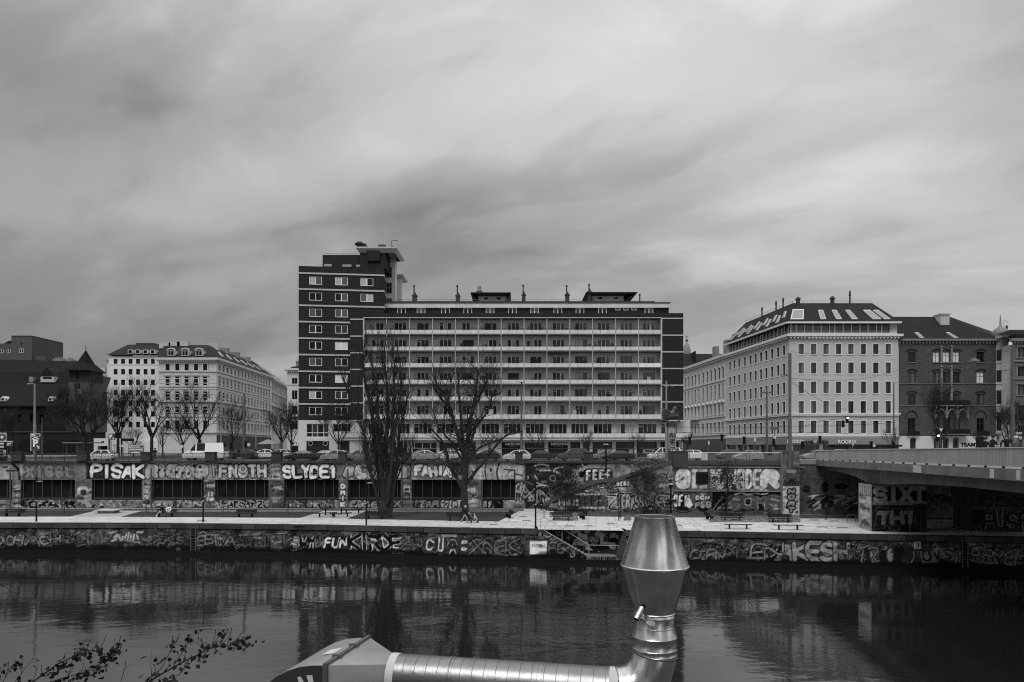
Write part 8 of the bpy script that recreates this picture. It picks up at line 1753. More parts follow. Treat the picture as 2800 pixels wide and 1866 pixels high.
# benches, tables, basin
def make_bench(back=True,Lb=2.45):
    o=bpy.data.objects.new('park_bench',None);C.objects.link(o);g=MB()
    for k in range(4):g.box(-Lb/2,Lb/2,-.25+k*.125,-.15+k*.125,.42,.46)
    link('seat',g.mesh('seat',M_wood),o,loc=(0,0,0))
    if back:
        g=MB()
        for k in range(3):g.box(-Lb/2,Lb/2,.27+k*.03,.30+k*.03,.52+k*.12,.62+k*.12)
        for s in(-1,1):g.box(s*Lb*.36-.03,s*Lb*.36+.03,.25,.3,.42,.86)
        link('backrest',g.mesh('backrest',M_wood),o,loc=(0,0,0))
    for s in(-1,1):g=MB();g.box(s*Lb*.31-.05,s*Lb*.31+.05,-.15,.15,0,.42);link('leg',g.mesh('leg',M_black),o,loc=(0,0,0))
    return o
BP={}
def bench(u,v,lab,back=True,rz=0.0,Lb=2.45,grp='benches along the promenade'):
    k=(back,Lb);o=copy_tree(BP[k])if k in BP else make_bench(back,Lb);BP.setdefault(k,o);p=G(u,v,0);o.location=p;o.rotation_euler=(0,0,R(-5)+rz);return tag(o,lab,'bench',grp)
for a in((35,1413,'bench with backrest at the left edge of the promenade'),(452,1414,'bench with backrest on which the couple sits'),(671,1415,'empty bench with backrest between the second lamp and the picnic tables'),(1026,1420.5,'bench with backrest in front of the poplar'),(1250,1425,'bench with backrest behind the person with the stroller'),(1534,1424,'bench with backrest in front of the leafy tree by the runner'),(1700,1424,'bench behind the steel chimney where a person sits'),(2001,1427,'left bench with backrest before the planter below the block letters'),(2134,1429.5,'right bench with backrest before the planter near the pylon')):bench(*a)
bench(2018,1447,'backless bench, the left one near the embankment edge',False,Lb=2.6);bench(2155,1449,'backless bench, the right one near the embankment edge',False,Lb=2.75)
bench(1390,1416,'bench seen end on beside the paved cross path',True,R(-75));bench(1592,1419,'bench seen end on right of the leafy tree planter',True,R(-80));bench(1940,1422,'bench seen end on left of the long planter',True,R(95))
for u,v,L_,hh,nm,lab in((912,1408,3.0,.75,'picnic_table','long picnic table on the paved square left of the poplar'),(892,1414,2.4,.45,'picnic_bench','left picnic bench beside the long table'),(932,1414.5,2.4,.45,'picnic_bench','front right picnic bench beside the long table'),(964,1405,2.4,.5,'picnic_bench','rear right picnic bench nearest the lamp')):
    p=G(u,v,0);o=thing(nm,lab,'picnic table' if 'table' in nm else 'bench',tuple(p));d=Vector((math.cos(R(25)),math.sin(R(25)),0));a,b_=p-d*L_/2,p+d*L_/2;g=MB();g.beam(a+Vector((0,0,hh)),b_+Vector((0,0,hh)),.7 if hh>.6 else .42,.07);g.build('top',M_wood,o)
    for t_ in(.2,.8):q=a.lerp(b_,t_);g=MB();g.box(q.x-.07,q.x+.07,q.y-.07,q.y+.07,0,hh);g.build('leg',M_black,o)
p=G(297,1403,0);o=thing('stone_basin','low stone block with a wide slab top on the light paved square','stone block',tuple(p));g=MB();g.box(p.x-.9,p.x+.9,p.y-.7,p.y+.7,0,.3);g.build('base',M_conc,o);g=MB();g.box(p.x-1.25,p.x+1.25,p.y-1.0,p.y+1.0,.3,.4);g.lathe([(.5,.4),(.3,.5),(.05,.52)],(p.x,p.y),10);g.build('slab',mat('slab_pale',.34,.8),o)
for u0,u1,v0,v1,lab in((1510,1580,1407,1424,'planter bed under the leafy tree by the runner'),(1705,1725,1416,1424,'planter bed half hidden by the steel chimney'),(1938,2188,1416,1428.5,'long planter bed behind the two right benches')):
    a,b_,c,d=G(u0,v1,0),G(u1,v1,0),G(u1-2,v0,0),G(u0+8,v0,0);o=thing('planter_bed',lab,'planter',tuple((a+c)/2));g=MB();g.prismz([(q.x,q.y)for q in(a,b_,c,d)],.004,.12);g.build('edging',M_conc,o);g=MB();q_=[(q+((a+c)/2-q)*.04)for q in(a,b_,c,d)];g.face([(q.x,q.y,.125)for q in q_]);rg=random.Random(u0)
    for k in range(500 if u1-u0>100 else 160):
        s,t_=rg.random(),rg.random();q=a.lerp(b_,s).lerp(d.lerp(c,s),t_);g.box(q.x-.05,q.x+.06,q.y-.05,q.y+.05,.12,.12+rg.uniform(.03,.16))
    g.build('soil',mat('planter_soil',.16,1,.7,.3,fine=.5),o)
def hoops(us,v,lab,w_=.9,hh=.8):
    for i,u in enumerate(us):
        nm_=('leftmost','second','third','rightmost')[i]if len(us)>2 else('left','right')[i]
        p=G(u,v,0);o=thing('bike_stand',nm_+' '+lab,'bike stand',tuple(p),group=lab);g=MB();g.tube([(p.x-w_/2,p.y,0),(p.x-w_/2,p.y,hh*.9),(p.x-w_/2+.1,p.y,hh),(p.x+w_/2-.1,p.y,hh),(p.x+w_/2,p.y,hh*.9),(p.x+w_/2,p.y,0)],.03,6);g.build('hoop',M_metal,o)
hoops((2328,2356),1429,'steel bike stand hoop left of the bridge pier');hoops((2558,2586,2615,2643),1432,'steel bike stand hoop in the dark between the bridge piers')
for u,v,lab in((1488,1418,'steel drinking fountain post beside the runner'),):p=G(u,v,0);o=thing('drinking_fountain',lab,'fountain',tuple(p));g=MB();g.lathe([(.11,0),(.11,.8),(.2,.82),(.2,.9),(.08,.95),(.08,1.02)],(p.x,p.y),10);g.build('column',M_steel,o)
for i,(u,va,vb,lab)in enumerate(((1692,1340,1424,'dark post, the taller of the pair near the chimney'),(1696,1344,1418,'dark post, the shorter of the pair near the chimney'),(1824,1375,1412,'thin dark post right of the chimney head'))):p=G(u,vb,0);o=thing('sign_post',lab,'post',tuple(p));g=MB();g.lathe([(.06,0),(.05,Z(va,p.y))],(p.x,p.y),6);g.build('post',M_pdark,o)
p=G(1834,1404,0);o=thing('notice_board','dark horizontal board crossing the lamp mast before the wall joint','board',tuple(p));g=MB();g.box(X(1820,p.y),X(1848,p.y),p.y-.25,p.y-.18,Z(1372,p.y),Z(1366,p.y));g.build('board',M_black,o)

# ================================================================ people
SK=mat('skin',.35,.6,.08,1);HR=mat('hair_dark',.02,.8);HG=mat('hair_grey',.35,.8)
def cloth(nm,v):return mat('cloth_'+nm,v,.9,.2,.4)
def person(name_lab,loc,rz,joints,jacket,trousers,shoes,hair,zs=(.92,),skirt=None,cap=None,jz=.92,parent=None,hatm=None):
    """joints: hip, chest, neck, head, shoulders, elbows, hands, knees, ankles, toes in metres, facing -y"""
    J=dict(hip=(0,0,.95),waist=(0,0,1.08),chest=(0,0,1.33),neck=(0,0,1.5),head=(0,-.02,1.62),shl=(-.19,0,1.42),shr=(.19,0,1.42),ell=(-.25,.02,1.14),elr=(.25,.02,1.14),hl=(-.24,-.08,.9),hr=(.24,-.08,.9),kl=(-.1,-.02,.5),kr=(.1,-.02,.5),al=(-.1,.02,.08),ar=(.1,.02,.08));J.update(joints)
    V_=lambda k:Vector(J[k]);P_=[];E=[]
    def add(v,r,r2=None):P_.append((v[0],v[1],v[2],r,r2 or r));return len(P_)-1
    hip=add(V_('hip'),.15,.12);wa=add(V_('waist'),.13,.11);ch=add(V_('chest'),.17,.13);nk=add(V_('neck'),.06);hd0=add(V_('neck').lerp(V_('head'),.5),.065);hd=add(V_('head'),.10,.11);tp=add(V_('head')+(V_('head')-V_('neck')).normalized()*.11,.07);E+=[(hip,wa),(wa,ch),(ch,nk),(nk,hd0),(hd0,hd),(hd,tp)]
    for s in 'lr':
        sh=add(V_('sh'+s),.075);el=add(V_('el'+s),.052);h_=add(V_('h'+s),.034);E+=[(ch,sh),(sh,el),(el,h_)];d=(V_('h'+s)-V_('el'+s)).normalized();sd_=d.cross(Vector((0,0,1)));sd_=sd_.normalized()if sd_.length>.1 else Vector((1,0,0));pm=add(V_('h'+s)+d*.07,.036);E.append((h_,pm))
        for k in range(4):b_=V_('h'+s)+d*.10+sd_*(.014*(k-1.5)*1.4);f1=add(b_,.009);f2=add(b_+d*(.05+.008*(1.5-abs(k-1.5)))+Vector((0,0,-.015)),.008);E+=[(pm,f1),(f1,f2)]
        th=add(V_('h'+s)+d*.05+sd_*.045,.010);E.append((h_,th))
        hp=add(V_('hip')+Vector((-.09 if s=='l' else .09,0,-.05)),.095);kn=add(V_('k'+s),.065);an=add(V_('a'+s),.042);to=add(V_('a'+s)+Vector(J.get('toe'+s,(0,-.16,-.03))),.035);E+=[(hip,hp),(hp,kn),(kn,an),(an,to)]
    nz_,hp_,hz=J['neck'][2],J['hip'][2],J['head']
    HL,HR_=V_('hl'),V_('hr');al,ar=V_('al'),V_('ar')
    def mf(c):
        if c.z>nz_+.03:return 0
        if min((c-HL).length,(c-HR_).length)<.12:return 0
        if min((c-al).length,(c-ar).length)<.13 and c.z<max(al.z,ar.z)+.05:return 3
        if(V_('hip').z-.06<c.z)and(c-V_('kl')).length>.25 and(c-V_('kr')).length>.25:return 1
        if min((c-V_('ell')).length,(c-V_('elr')).length)<.18 and c.y>-5 and abs(c.z-V_('ell').z)<.2 and min((c-V_('kl')).length,(c-V_('kr')).length)>.15:return 1
        return 2
    o=thing('person',name_lab,'person',tuple(loc),rz=rz,world=False)
    skin('body',P_,E,[SK,jacket,trousers,shoes],mf,1,o,root=0)
    g=MB();h=V_('head');g.lathe([(.105,h.z+(.0 if not cap else .02)),(.122,h.z+.06),(.11,h.z+.13),(.06,h.z+.175),(.01,h.z+.185)],(h.x,h.y+.02),12);link('cap' if cap else 'hair',g.mesh('hair',cap or hair),o,loc=(0,0,0))
    g=MB();
    for s in(-.035,.035):g.box(h.x+s-.012,h.x+s+.012,h.y-.112,h.y-.10,h.z-.002,h.z+.012)
    link('eyes',g.mesh('eyes',M_black),o,loc=(0,0,0));g=MB();g.prism([(h.x-.015,h.z-.04),(h.x+.015,h.z-.04),(h.x,h.z+.005)],h.y-.13,h.y-.1);link('nose',g.mesh('nose',SK),o,loc=(0,0,0));g=MB();g.box(h.x-.025,h.x+.025,h.y-.112,h.y-.1,h.z-.068,h.z-.058);link('mouth',g.mesh('mouth',mat('lips',.15,.6)),o,loc=(0,0,0))
    return o
SIT=dict(hip=(0,.05,.55),waist=(0,.06,.70),chest=(0,.05,.95),neck=(0,.03,1.12),head=(0,0,1.25),shl=(-.19,.05,1.04),shr=(.19,.05,1.04),ell=(-.26,-.02,.78),elr=(.26,-.02,.78),hl=(-.1,-.26,.66),hr=(.1,-.26,.66),kl=(-.12,-.42,.52),kr=(.12,-.42,.52),al=(-.13,-.46,.09),ar=(.13,-.46,.09))
b_=G(452,1414,0)
s2=dict(SIT);s2.update(kl=(-.14,-.40,.60),kr=(.05,-.45,.56),al=(-.24,-.50,.09),ar=(-.2,-.55,.28),head=(.03,-.05,1.22),hl=(-.05,-.32,.7))
person('person in a dark jacket sitting with crossed legs, left of the pair on the bench',(b_.x-.35,b_.y-.05,-.02),R(-15),s2,cloth('black',.015),cloth('grey',.2),M_white,HR)
person('person in a white spotted jumper and dark trousers sitting on the bench',(b_.x+.38,b_.y-.02,-.02),R(10),SIT,cloth('white',.65),cloth('dark',.03),M_black,HR)
g=MB();pp=[o for o in bpy.data.objects if 'spotted jumper' in o.get('label','')][0]
for x,z in((-.12,.9),(.06,.78),(.12,.98),(-.05,1.02),(-.1,.72)):g.box(x-.035,x+.035,-.13,-.08,z-.03,z+.03)
link('jumper_spots',g.mesh('jumper_spots',M_black),pp,loc=(0,0,0))
p=G(1270,1430,0)
WK=dict(kl=(-.1,-.26,.52),al=(-.1,-.3,.08),kr=(.1,.1,.5),ar=(.1,.42,.14),hl=(-.2,-.5,1.0),hr=(.2,-.5,1.0),ell=(-.27,-.12,1.12),elr=(.27,-.12,1.12),chest=(0,-.03,1.33),neck=(0,-.07,1.5),head=(0,-.12,1.62))
person('grey haired person in a dark jacket and light trousers pushing a stroller',tuple(p),R(90),WK,cloth('black',.015),cloth('beige',.28),M_black,HG)
p=G(1297,1430,0);o=thing('stroller','small folding stroller with a child inside pushed by the grey haired person','stroller',tuple(p));g=MB();x,y=p.x,p.y
for s in(-.22,.22):g.tube([(x-.55,y+s,1.0),(x-.2,y+s,.6),(x+.35,y+s,.1)],.018,5);g.tube([(x-.3,y+s,.1),(x+.1,y+s,.55),(x+.2,y+s,.75)],.018,5)
g.tube([(x-.55,y-.22,1.0),(x-.55,y+.22,1.0)],.02,5);g.build('frame',M_steel,o);g=MB();g.prism([(x-.2,.35),(x+.2,.3),(x+.25,.42),(x-.05,.5),(x-.2,.85),(x-.3,.8)],y-.2,y+.2);g.build('seat',cloth('black',.015),o)
for dx_ in(-.32,.36):
    for s in(-.24,.24):g=MB();g.tube([(x+dx_,y+s-.02,.1),(x+dx_,y+s+.02,.1)],.1,12);g.build('wheel',M_tyre,o)
K={k:tuple(c*.5 for c in v)for k,v in SIT.items()}
ch_=thing('person','small child with a light cap sitting in the stroller','person',(x+.0,y,.18),rz=R(90),world=False)
pts=[(0,0,.3,.09),(0,-.01,.45,.1),(0,-.02,.56,.045),(0,-.03,.66,.085),(-.1,0,.5,.04),(-.13,-.12,.4,.03),(-.08,-.2,.42,.02),(.1,0,.5,.04),(.13,-.12,.4,.03),(.08,-.2,.42,.02),(-.07,-.2,.3,.05),(-.07,-.3,.12,.035),(.07,-.2,.3,.05),(.07,-.3,.12,.035)]
skin('body',pts,[(0,1),(1,2),(2,3),(1,4),(4,5),(5,6),(1,7),(7,8),(8,9),(0,10),(10,11),(0,12),(12,13)],[SK,cloth('white',.65)],lambda c:0 if c.z>.57 else 1,1,ch_);g=MB();g.lathe([(.09,.67),(.095,.71),(.06,.76),(.01,.77)],(0,-.02),10);link('cap',g.mesh('cap',HG),ch_,loc=(0,0,0))
p=G(1482,1403,0);RN=dict(hip=(0,0,.9),waist=(0,-.02,1.02),chest=(0,-.08,1.27),neck=(0,-.13,1.43),head=(0,-.18,1.55),shl=(-.18,-.08,1.36),shr=(.18,-.08,1.36),ell=(-.24,-.3,1.15),elr=(.24,.14,1.14),hl=(-.2,-.42,1.32),hr=(.2,-.1,1.0),kl=(-.1,-.3,.62),al=(-.1,-.2,.2),kr=(.1,.15,.5),ar=(.1,.55,.32))
RN.update(kl=(-.1,-.1,.48),al=(-.1,-.16,.07),kr=(.1,.3,.55),ar=(.1,.72,.3))
person('runner in black clothes mid stride beside the drinking fountain',tuple(p),R(-95),RN,cloth('black',.015),cloth('black',.015),M_white,HR)
p=G(2259,1422,0);WB_=dict(kl=(-.09,-.1,.5),al=(-.09,-.08,.08),kr=(.09,.06,.5),ar=(.09,.2,.1),hl=(-.18,-.2,1.05),hr=(.18,-.2,1.05))
person('person in dark clothes walking under the bridge',tuple(p),R(160),WB_,cloth('black',.015),cloth('dark',.03),M_black,HR)
b_=G(1722,1424,0);person('person in dark clothes sitting on the bench behind the steel chimney',(X(1778,80),80,0),R(0),SIT,cloth('black',.015),cloth('dark',.03),M_black,HR)
o=[q for q in bpy.data.objects if q.get('label','')=='bench behind the steel chimney where a person sits'][0];o.location=(X(1778,80),80.0,0)
yb=46.5;xb=bx(46.5)
LEAN=dict(hl=(-.12,-.34,1.08),hr=(.12,-.34,1.08),ell=(-.3,-.1,1.12),elr=(.3,-.1,1.12),head=(0,-.06,1.62),chest=(0,0,1.33))
def onb(u,y):return(X(u,y),y,vtop(y)-1.13+.2)
person('bespectacled person in a black coat and black cap facing the camera on the bridge',onb(2714,44.5),R(20),LEAN,cloth('black',.015),cloth('dark',.03),M_black,HR,cap=cloth('black',.015))
person('broad person in a black coat and dark woollen hat seen from behind on the bridge',onb(2753,43.3),R(165),dict(shl=(-.24,0,1.44),shr=(.24,0,1.44),ell=(-.36,.02,1.15),elr=(.36,.02,1.15),head=(0,-.02,1.66)),cloth('black',.015),cloth('dark',.03),M_black,HR,cap=mat('wool_grey',.05,.9))
person('shorter person in a grey jacket and pale woollen hat on the bridge at the right',onb(2778,42.4),R(200),dict(head=(0,-.02,1.52),neck=(0,0,1.40),chest=(0,0,1.24),shl=(-.19,0,1.32),shr=(.19,0,1.32)),cloth('mid',.09),cloth('dark',.03),M_black,HR,cap=mat('wool_pale',.4,.9))
person('person in dark clothes with a cap farthest left of the group on the bridge',onb(2694,50.5),R(160),{},cloth('black',.015),cloth('dark',.03),M_black,HR,cap=cloth('black',.015))
person('pedestrian in dark clothes leaning at the quay railing left of the van',(X(424,89),89.0,QUAY),R(10),{},cloth('black',.015),cloth('dark',.03),M_black,HR)

# ================================================================ foreground: steel ventilation duct
al=bpy.data.materials.new('aluminium_sheet');al.use_nodes=True;t=al.node_tree;b=t.nodes['Principled BSDF'];b.inputs['Metallic'].default_value=1.0
geo=t.nodes.new('ShaderNodeNewGeometry')
def an_(scl,rot,sc,det=4):
    m1=t.nodes.new('ShaderNodeMapping');m1.inputs['Rotation'].default_value=rot;t.links.new(geo.outputs['Position'],m1.inputs[0]);m2=t.nodes.new('ShaderNodeMapping');m2.inputs['Scale'].default_value=scl;t.links.new(m1.outputs[0],m2.inputs[0])
    n=t.nodes.new('ShaderNodeTexNoise');n.inputs['Scale'].default_value=sc;n.inputs['Detail'].default_value=det;t.links.new(m2.outputs[0],n.inputs['Vector']);return n.outputs['Fac']
br=an_((1,1,14),(0,R(38),0),22);cl2=an_((1,1,1),(0,0,0),7)
rr=t.nodes.new('ShaderNodeMapRange');t.links.new(br,rr.inputs[0]);rr.inputs[3].default_value=.13;rr.inputs[4].default_value=.34;t.links.new(rr.outputs[0],b.inputs['Roughness'])
cr_=t.nodes.new('ShaderNodeMapRange');t.links.new(cl2,cr_.inputs[0]);cr_.inputs[1].default_value=.3;cr_.inputs[2].default_value=.7;cr_.inputs[3].default_value=.42;cr_.inputs[4].default_value=.62;t.links.new(cr_.outputs[0],b.inputs['Base Color'])
bn=t.nodes.new('ShaderNodeBump');bn.inputs['Strength'].default_value=.2;bn.inputs['Distance'].default_value=.003;t.links.new(br,bn.inputs['Height']);b2_=t.nodes.new('ShaderNodeBump');b2_.inputs['Strength'].default_value=.5;b2_.inputs['Distance'].default_value=.03;t.links.new(an_((1,1,.12),(0,0,0),9,1),b2_.inputs['Height']);t.links.new(b2_.outputs[0],bn.inputs['Normal']);t.links.new(bn.outputs[0],b.inputs['Normal'])
al2=mat('galvanised_duct',.19,.36,.35,.3,metal=.92,fine=.15,bump=.1);M_seam=mat('seam_dark',.10,.5,metal=.5);M_tape=mat('white_tape',.4,.6,.15,.1);M_plast=mat('casing_dark',.03,.5)
DK=6.0;cx=X(1790,DK)
def zk(v):return Z(v,DK)
def rk(px_):return px_/2/F*DK
DU=thing('ventilation_duct','shiny metal ventilation duct with a double cone chimney head in the foreground','ventilation duct',(cx,DK,4.7))
g=MB();g.lathe([(rk(100),zk(1413)),(rk(109),zk(1412)),(rk(110),zk(1415)),(rk(108),zk(1418)),(rk(181),zk(1543)),(rk(187),zk(1545)),(rk(187),zk(1549)),(rk(180),zk(1551))],(cx,DK),64);g.v=g.v;g.f=g.f[:-2];g.m=g.m[:-2];g.build('upper_cone',al,DU,smooth=True)
g=MB();g.lathe([(rk(179),zk(1550)),(rk(107),zk(1672)),(rk(111),zk(1674)),(rk(107),zk(1677)),(rk(111),zk(1683)),(rk(107),zk(1686))],(cx,DK),64);g.f=g.f[:-2];g.m=g.m[:-2];g.build('lower_cone',al,DU,smooth=True)
g=MB();g.lathe([(rk(107),zk(1685)),(rk(107),zk(1709)),(rk(109),zk(1711)),(rk(107),zk(1713)),(rk(119),zk(1736)),(rk(122),zk(1738)),(rk(119),zk(1741)),(rk(119),zk(1768)),(rk(122),zk(1770)),(rk(119),zk(1772)),(rk(119),zk(1783)),(rk(122),zk(1785)),(rk(119),zk(1787)),(rk(118),zk(1792))],(cx,DK),64);g.f=g.f[:-2];g.m=g.m[:-2];g.build('collar',al,DU,smooth=True)
g=MB();g.lathe([(rk(96),zk(1416)),(rk(96),zk(1417)),],(cx,DK),40,0);r=rk(100)
for k in range(-13,14):
    o_=k*r/14;h=math.sqrt(max(0,r*r-o_*o_));g.box(cx+o_-.0012,cx+o_+.0012,DK-h,DK+h,zk(1413.6),zk(1413.2));g.box(cx-h,cx+h,DK+o_-.0012,DK+o_+.0012,zk(1414),zk(1413.7))
g.build('mesh_grille',M_seam,DU)
g=MB();a=Vector((cx-rk(118)*.72,DK-rk(118)*.75,zk(1652)));g.tube([a,a+Vector((-.06,-.05,-.085))],.027,20,cap=False);g.tube([a+Vector((-.058,-.048,-.082)),a+Vector((-.0595,-.0495,-.084))],.024,16,1);g.build('drain_spout',[al,M_dark],DU,smooth=True)
# elbow: mitred bend from the vertical pipe to the horizontal run
zax=Z(1826,DK)-.195;R_=rk(119);xe=X(1690,DK);bend=.315;zc0=zax+bend;xc0=cx-bend;ep=[(cx,DK,zk(1788))]
for k in range(4):a=R(90)*k/3;ep.append((xc0+bend*math.cos(a),DK,zc0-bend*math.sin(a)))
ep.append((xe,DK+.0,zax));g=MB();g.tube(ep,R_,48,cap=False);g.build('elbow',al,DU,smooth=True)
g=MB()
for k in range(1,5):
    p=Vector(ep[k]);d=((Vector(ep[k+1])-p).normalized()+(p-Vector(ep[k-1])).normalized()).normalized();g.tube([p-d*.006,p+d*.006],R_*1.03,48)
g.build('elbow_seam',al2,DU,smooth=True)
xl_,yl_=X(1072,6.41),6.41;zl2=Z(1787,6.41)-.195;A,B_=Vector((xe,DK,zax)),Vector((xl_,yl_,zl2));g=MB();g.tube([A,B_],R_*1.0,48,cap=False);g.build('horizontal_pipe',al2,DU,smooth=True)
d=(B_-A).normalized();Lp=(B_-A).length;g=MB();k=.1;i=0
while k<Lp-.08:p=A+d*k;g.tube([p-d*.0025,p+d*.0025],R_*1.008,48);k+=.108;i+=1
g.build('pipe_seam',M_seam,DU,smooth=True)
g=MB()
for k in(.08,.27*Lp+.1,.29*Lp+.1,.71*Lp,.725*Lp):p=A+d*k;g.tube([p-d*.008,p+d*.008],R_*1.03,48)
g.build('pipe_collar',al2,DU,smooth=True)
g=MB();g.tube([A-d*.005,A+d*.075],R_*1.012,48);g.build('tape_joint',M_tape,DU,smooth=True);g=MB();g.tube([B_-d*.075,B_-d*.0],R_*1.02,48);g.build('tape_joint',M_tape,DU,smooth=True)
g=MB();s0=Vector((cx,DK-.2,zk(1712)));
for a,b_ in(((1775,1672),(1786,1712)),((1826,1672),(1786,1712)),((1786,1712),(1765,1866))):
    g.tube([(X(a[0],5.8),5.79,Z(a[1],5.79)),(X(b_[0],5.8),5.79,Z(b_[1],5.79))],.0012,4)
g.build('guy_wire',M_seam,DU);g=MB()
rg=random.Random(4)
for v,n in((1688,9),(1748,9),(1782,9)):
    for k in range(n):a=2*math.pi*(k+.4)/n;rr_=rk(109 if v<1700 else 121);g.lathe([(.005,zk(v)-.004),(.005,zk(v)+.004)],(cx+rr_*math.cos(a),DK+rr_*math.sin(a)),6)
g.build('rivets',M_seam,DU)
g=MB();a0=R(262)
q=[(X(u,5.83),5.823,Z(v,5.823))for u,v in((1766,1698),(1785,1697),(1792,1706),(1790,1714),(1776,1711),(1767,1705))];g.face(q);g.build('torn_sticker',M_tape,DU)
# fan casing
FC=thing('fan_casing','sheet metal fan casing with square to round transition at the left duct end','fan casing',(-1.6,6.7,4.7));xf_,y0,y1,zt=-1.6,6.24,7.14,5.9
sc=[(xf_,zt)];cxx,czz,rr_=-1.72,5.36,.54
for k in range(0,15):a=R(90+k*12);sc.append((cxx+rr_*math.cos(a)*(1+k*.02),czz+rr_*math.sin(a)))
sc+=[(xf_,4.75)]
g=MB();n=len(sc)
for k in range(n-1):(xa,za),(xb,zb)=sc[k],sc[k+1];g.face([(xa,y0,za),(xa,y1,za),(xb,y1,zb),(xb,y0,zb)])
al3=mat('casing_sheet',.34,.45,.25,.3,metal=.8,fine=.15);g.build('scroll_sheet',al3,FC,smooth=True);g=MB();g.face([(x,y0,z)for x,z in sc]);g.build('side_plate',M_plast,FC);g=MB();g.face([(x,y1,z)for x,z in sc][::-1]);g.build('side_plate',M_plast,FC)
g=MB();g.box(xf_-.02,xf_+.02,y0-.02,y1+.02,zt-.01,zt+.025);g.box(xf_-.02,xf_+.02,y0-.03,y0+.0,4.75,zt);
for y in(6.45,6.8):g.box(xf_-.05,xf_+.04,y,y+.03,zt+.0,zt+.035)
g.build('flange',M_seam,FC)
N_=48;sq=[];ci=[]
for k in range(N_):
    a=2*math.pi*k/N_;c,s_=math.cos(a),math.sin(a);m_=max(abs(c),abs(s_));sq.append(Vector((xf_+.02,(y0+y1)/2+(y1-y0)/2*c/m_,(zt+5.15)/2+(zt-5.15)/2*s_/m_)))
    ci.append(Vector((B_.x-.0,B_.y+R_*c,B_.z+R_*s_)))
g=MB();g.v=[tuple(p)for p in sq+ci];g.f=[(k,(k+1)%N_,N_+(k+1)%N_,N_+k)for k in range(N_)];g.m=[0]*N_;g.build('transition',al3,FC,smooth=True)
g=MB();g.face([(X(u,6.24),y0-.004,Z(v,6.24))for u,v in((868,1847),(884,1846),(888,1868),(874,1868))]);g.face([(X(u,6.24),y0-.004,Z(v,6.24))for u,v in((843,1852),(852,1850),(863,1868),(848,1868))]);g.face([(-1.79,6.55,zt+.004),(-1.70,6.6,zt+.004),(-1.70,6.78,zt+.004),(-1.79,6.72,zt+.004)]);g.build('paper_label',M_tape,FC)
for o in FC.children:            # the casing stands a little askew to the duct
    for vx in o.data.vertices:
        if o.name[:10]!='transition' or vx.index<48:vx.co.x+=.22*(vx.co.y-6.69)
# the roof deck that carries duct and casing, below the frame
g=MB();g.box(-9,9,-4,8.6,4.4,4.7);o=struct('terrace_deck',g,M_dconc)

# ---- foreground branches with withered leaves
M_br=mat('branch_dark',.01,.8,.3,.05);M_lf=mat('withered_leaf',.014,.6,.5,.03,fine=.3)
BRN=thing('leafy_branches','dark twigs with withered leaves reaching in from the lower left','branches',tuple(W(200,1990,4.5)));g,gl=MB(),MB();rg=random.Random(8)
def leafq(p,s):
    ax=Vector((rg.gauss(0,1),rg.gauss(0,.6),rg.gauss(-.6,.7))).normalized();sd_=ax.cross(Vector((rg.gauss(0,1),rg.gauss(0,1),rg.gauss(0,1)))).normalized();nn=ax.cross(sd_)
    n=7;c=[]
    for k,(l,w_)in enumerate(((0,.04),(.25,.42),(.55,.5),(.85,.28),(1.02,.0))):c.append((l,w_))
    top=[p+ax*(l*s)+sd_*(w_*s)+nn*(.12*s*math.sin(l*3))for l,w_ in c];bot=[p+ax*(l*s)-sd_*(w_*s)+nn*(.12*s*math.sin(l*3))for l,w_ in c];mid=[p+ax*(l*s)-nn*(.08*s)for l,w_ in c]
    for k in range(4):gl.face([mid[k],mid[k+1],top[k+1],top[k]]);gl.face([mid[k+1],mid[k],bot[k],bot[k+1]])
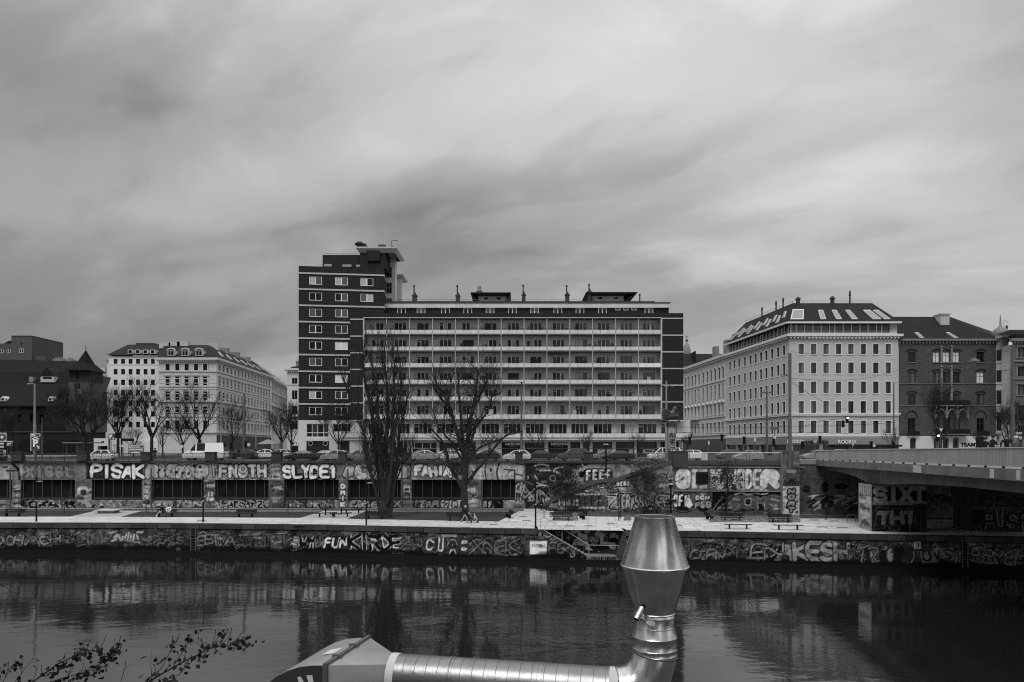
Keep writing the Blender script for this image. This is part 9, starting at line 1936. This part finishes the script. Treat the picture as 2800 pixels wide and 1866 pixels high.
def branch(pts,r0,r1,D,nl=0,tw=0,dens=1.0):
    nl=int(nl*1.8)
    P_=[W(u,v,D+rg.uniform(-.1,.1))for u,v in pts];P2=[]
    for a,b_ in zip(P_[:-1],P_[1:]):P2+=[a,a.lerp(b_,.5)+Vector((0,0,rg.uniform(-.008,.008)))]
    P2.append(P_[-1]);n=len(P2);g.tube(P2,[r0+(r1-r0)*k/(n-1)for k in range(n)],5)
    for k in range(nl):t_=rg.random()**.9*(n-1.01);i=int(t_);p=P2[i].lerp(P2[i+1],t_-i)+Vector((rg.gauss(0,.022),rg.gauss(0,.03),rg.gauss(-.005,.02)));leafq(p,rg.uniform(.02,.038))
    for k in range(tw):
        i=rg.randrange(1,n-1);d=Vector((rg.uniform(.1,.7),0,1)).normalized();e=P2[i]+d*rg.uniform(.05,.13);m_=P2[i].lerp(e,.6)+Vector((.004,0,-.004));g.tube([P2[i],m_,e],[.0022,.0016,.0024],4)
D=4.5
branch([(380,1885),(430,1850),(480,1822),(520,1800),(560,1780),(600,1768),(640,1762),(668,1755),(674,1745)],.006,.0015,D,34,8);branch([(400,1860),(440,1830),(455,1800),(480,1760),(487,1742)],.003,.0012,D,12,3);branch([(470,1830),(495,1790),(505,1765),(540,1725)],.003,.0012,D,9,2)
branch([(650,1765),(668,1776),(690,1765),(702,1755)],.002,.001,D,3,0);branch([(520,1798),(560,1790),(540,1760),(545,1700)],.002,.001,D,7,1);branch([(380,1880),(440,1868),(490,1845),(515,1815)],.003,.0015,D,16,2);branch([(415,1850),(412,1815),(414,1784)],.002,.0012,D,2,0);branch([(580,1775),(600,1735),(603,1722)],.002,.001,D,5,0);branch([(605,1766),(622,1748),(630,1732)],.0015,.001,D,1,0)
branch([(60,1890),(110,1850),(160,1815),(210,1790),(250,1778),(285,1790),(330,1775)],.006,.0015,D,46,7);branch([(80,1885),(150,1862),(220,1842),(270,1820),(300,1795),(330,1775)],.004,.0012,D,34,4);branch([(190,1860),(240,1848),(275,1830),(305,1800)],.003,.0012,D,14,2);branch([(40,1866),(75,1820),(92,1800)],.002,.001,D,3,1);branch([(5,1870),(22,1840),(38,1815),(40,1802)],.0025,.001,D,7,1);branch([(0,1835),(18,1835)],.002,.001,D,4,0)
branch([(250,1785),(268,1760),(272,1748)],.0018,.001,D,1,0);branch([(200,1795),(232,1750)],.0018,.001,D,2,0);branch([(330,1866),(340,1830),(360,1818)],.0018,.001,D,0,1);branch([(0,1598),(20,1610)],.006,.001,D,0,0)
g.build('twigs',M_br,BRN);gl.build('leaves',M_lf,BRN)
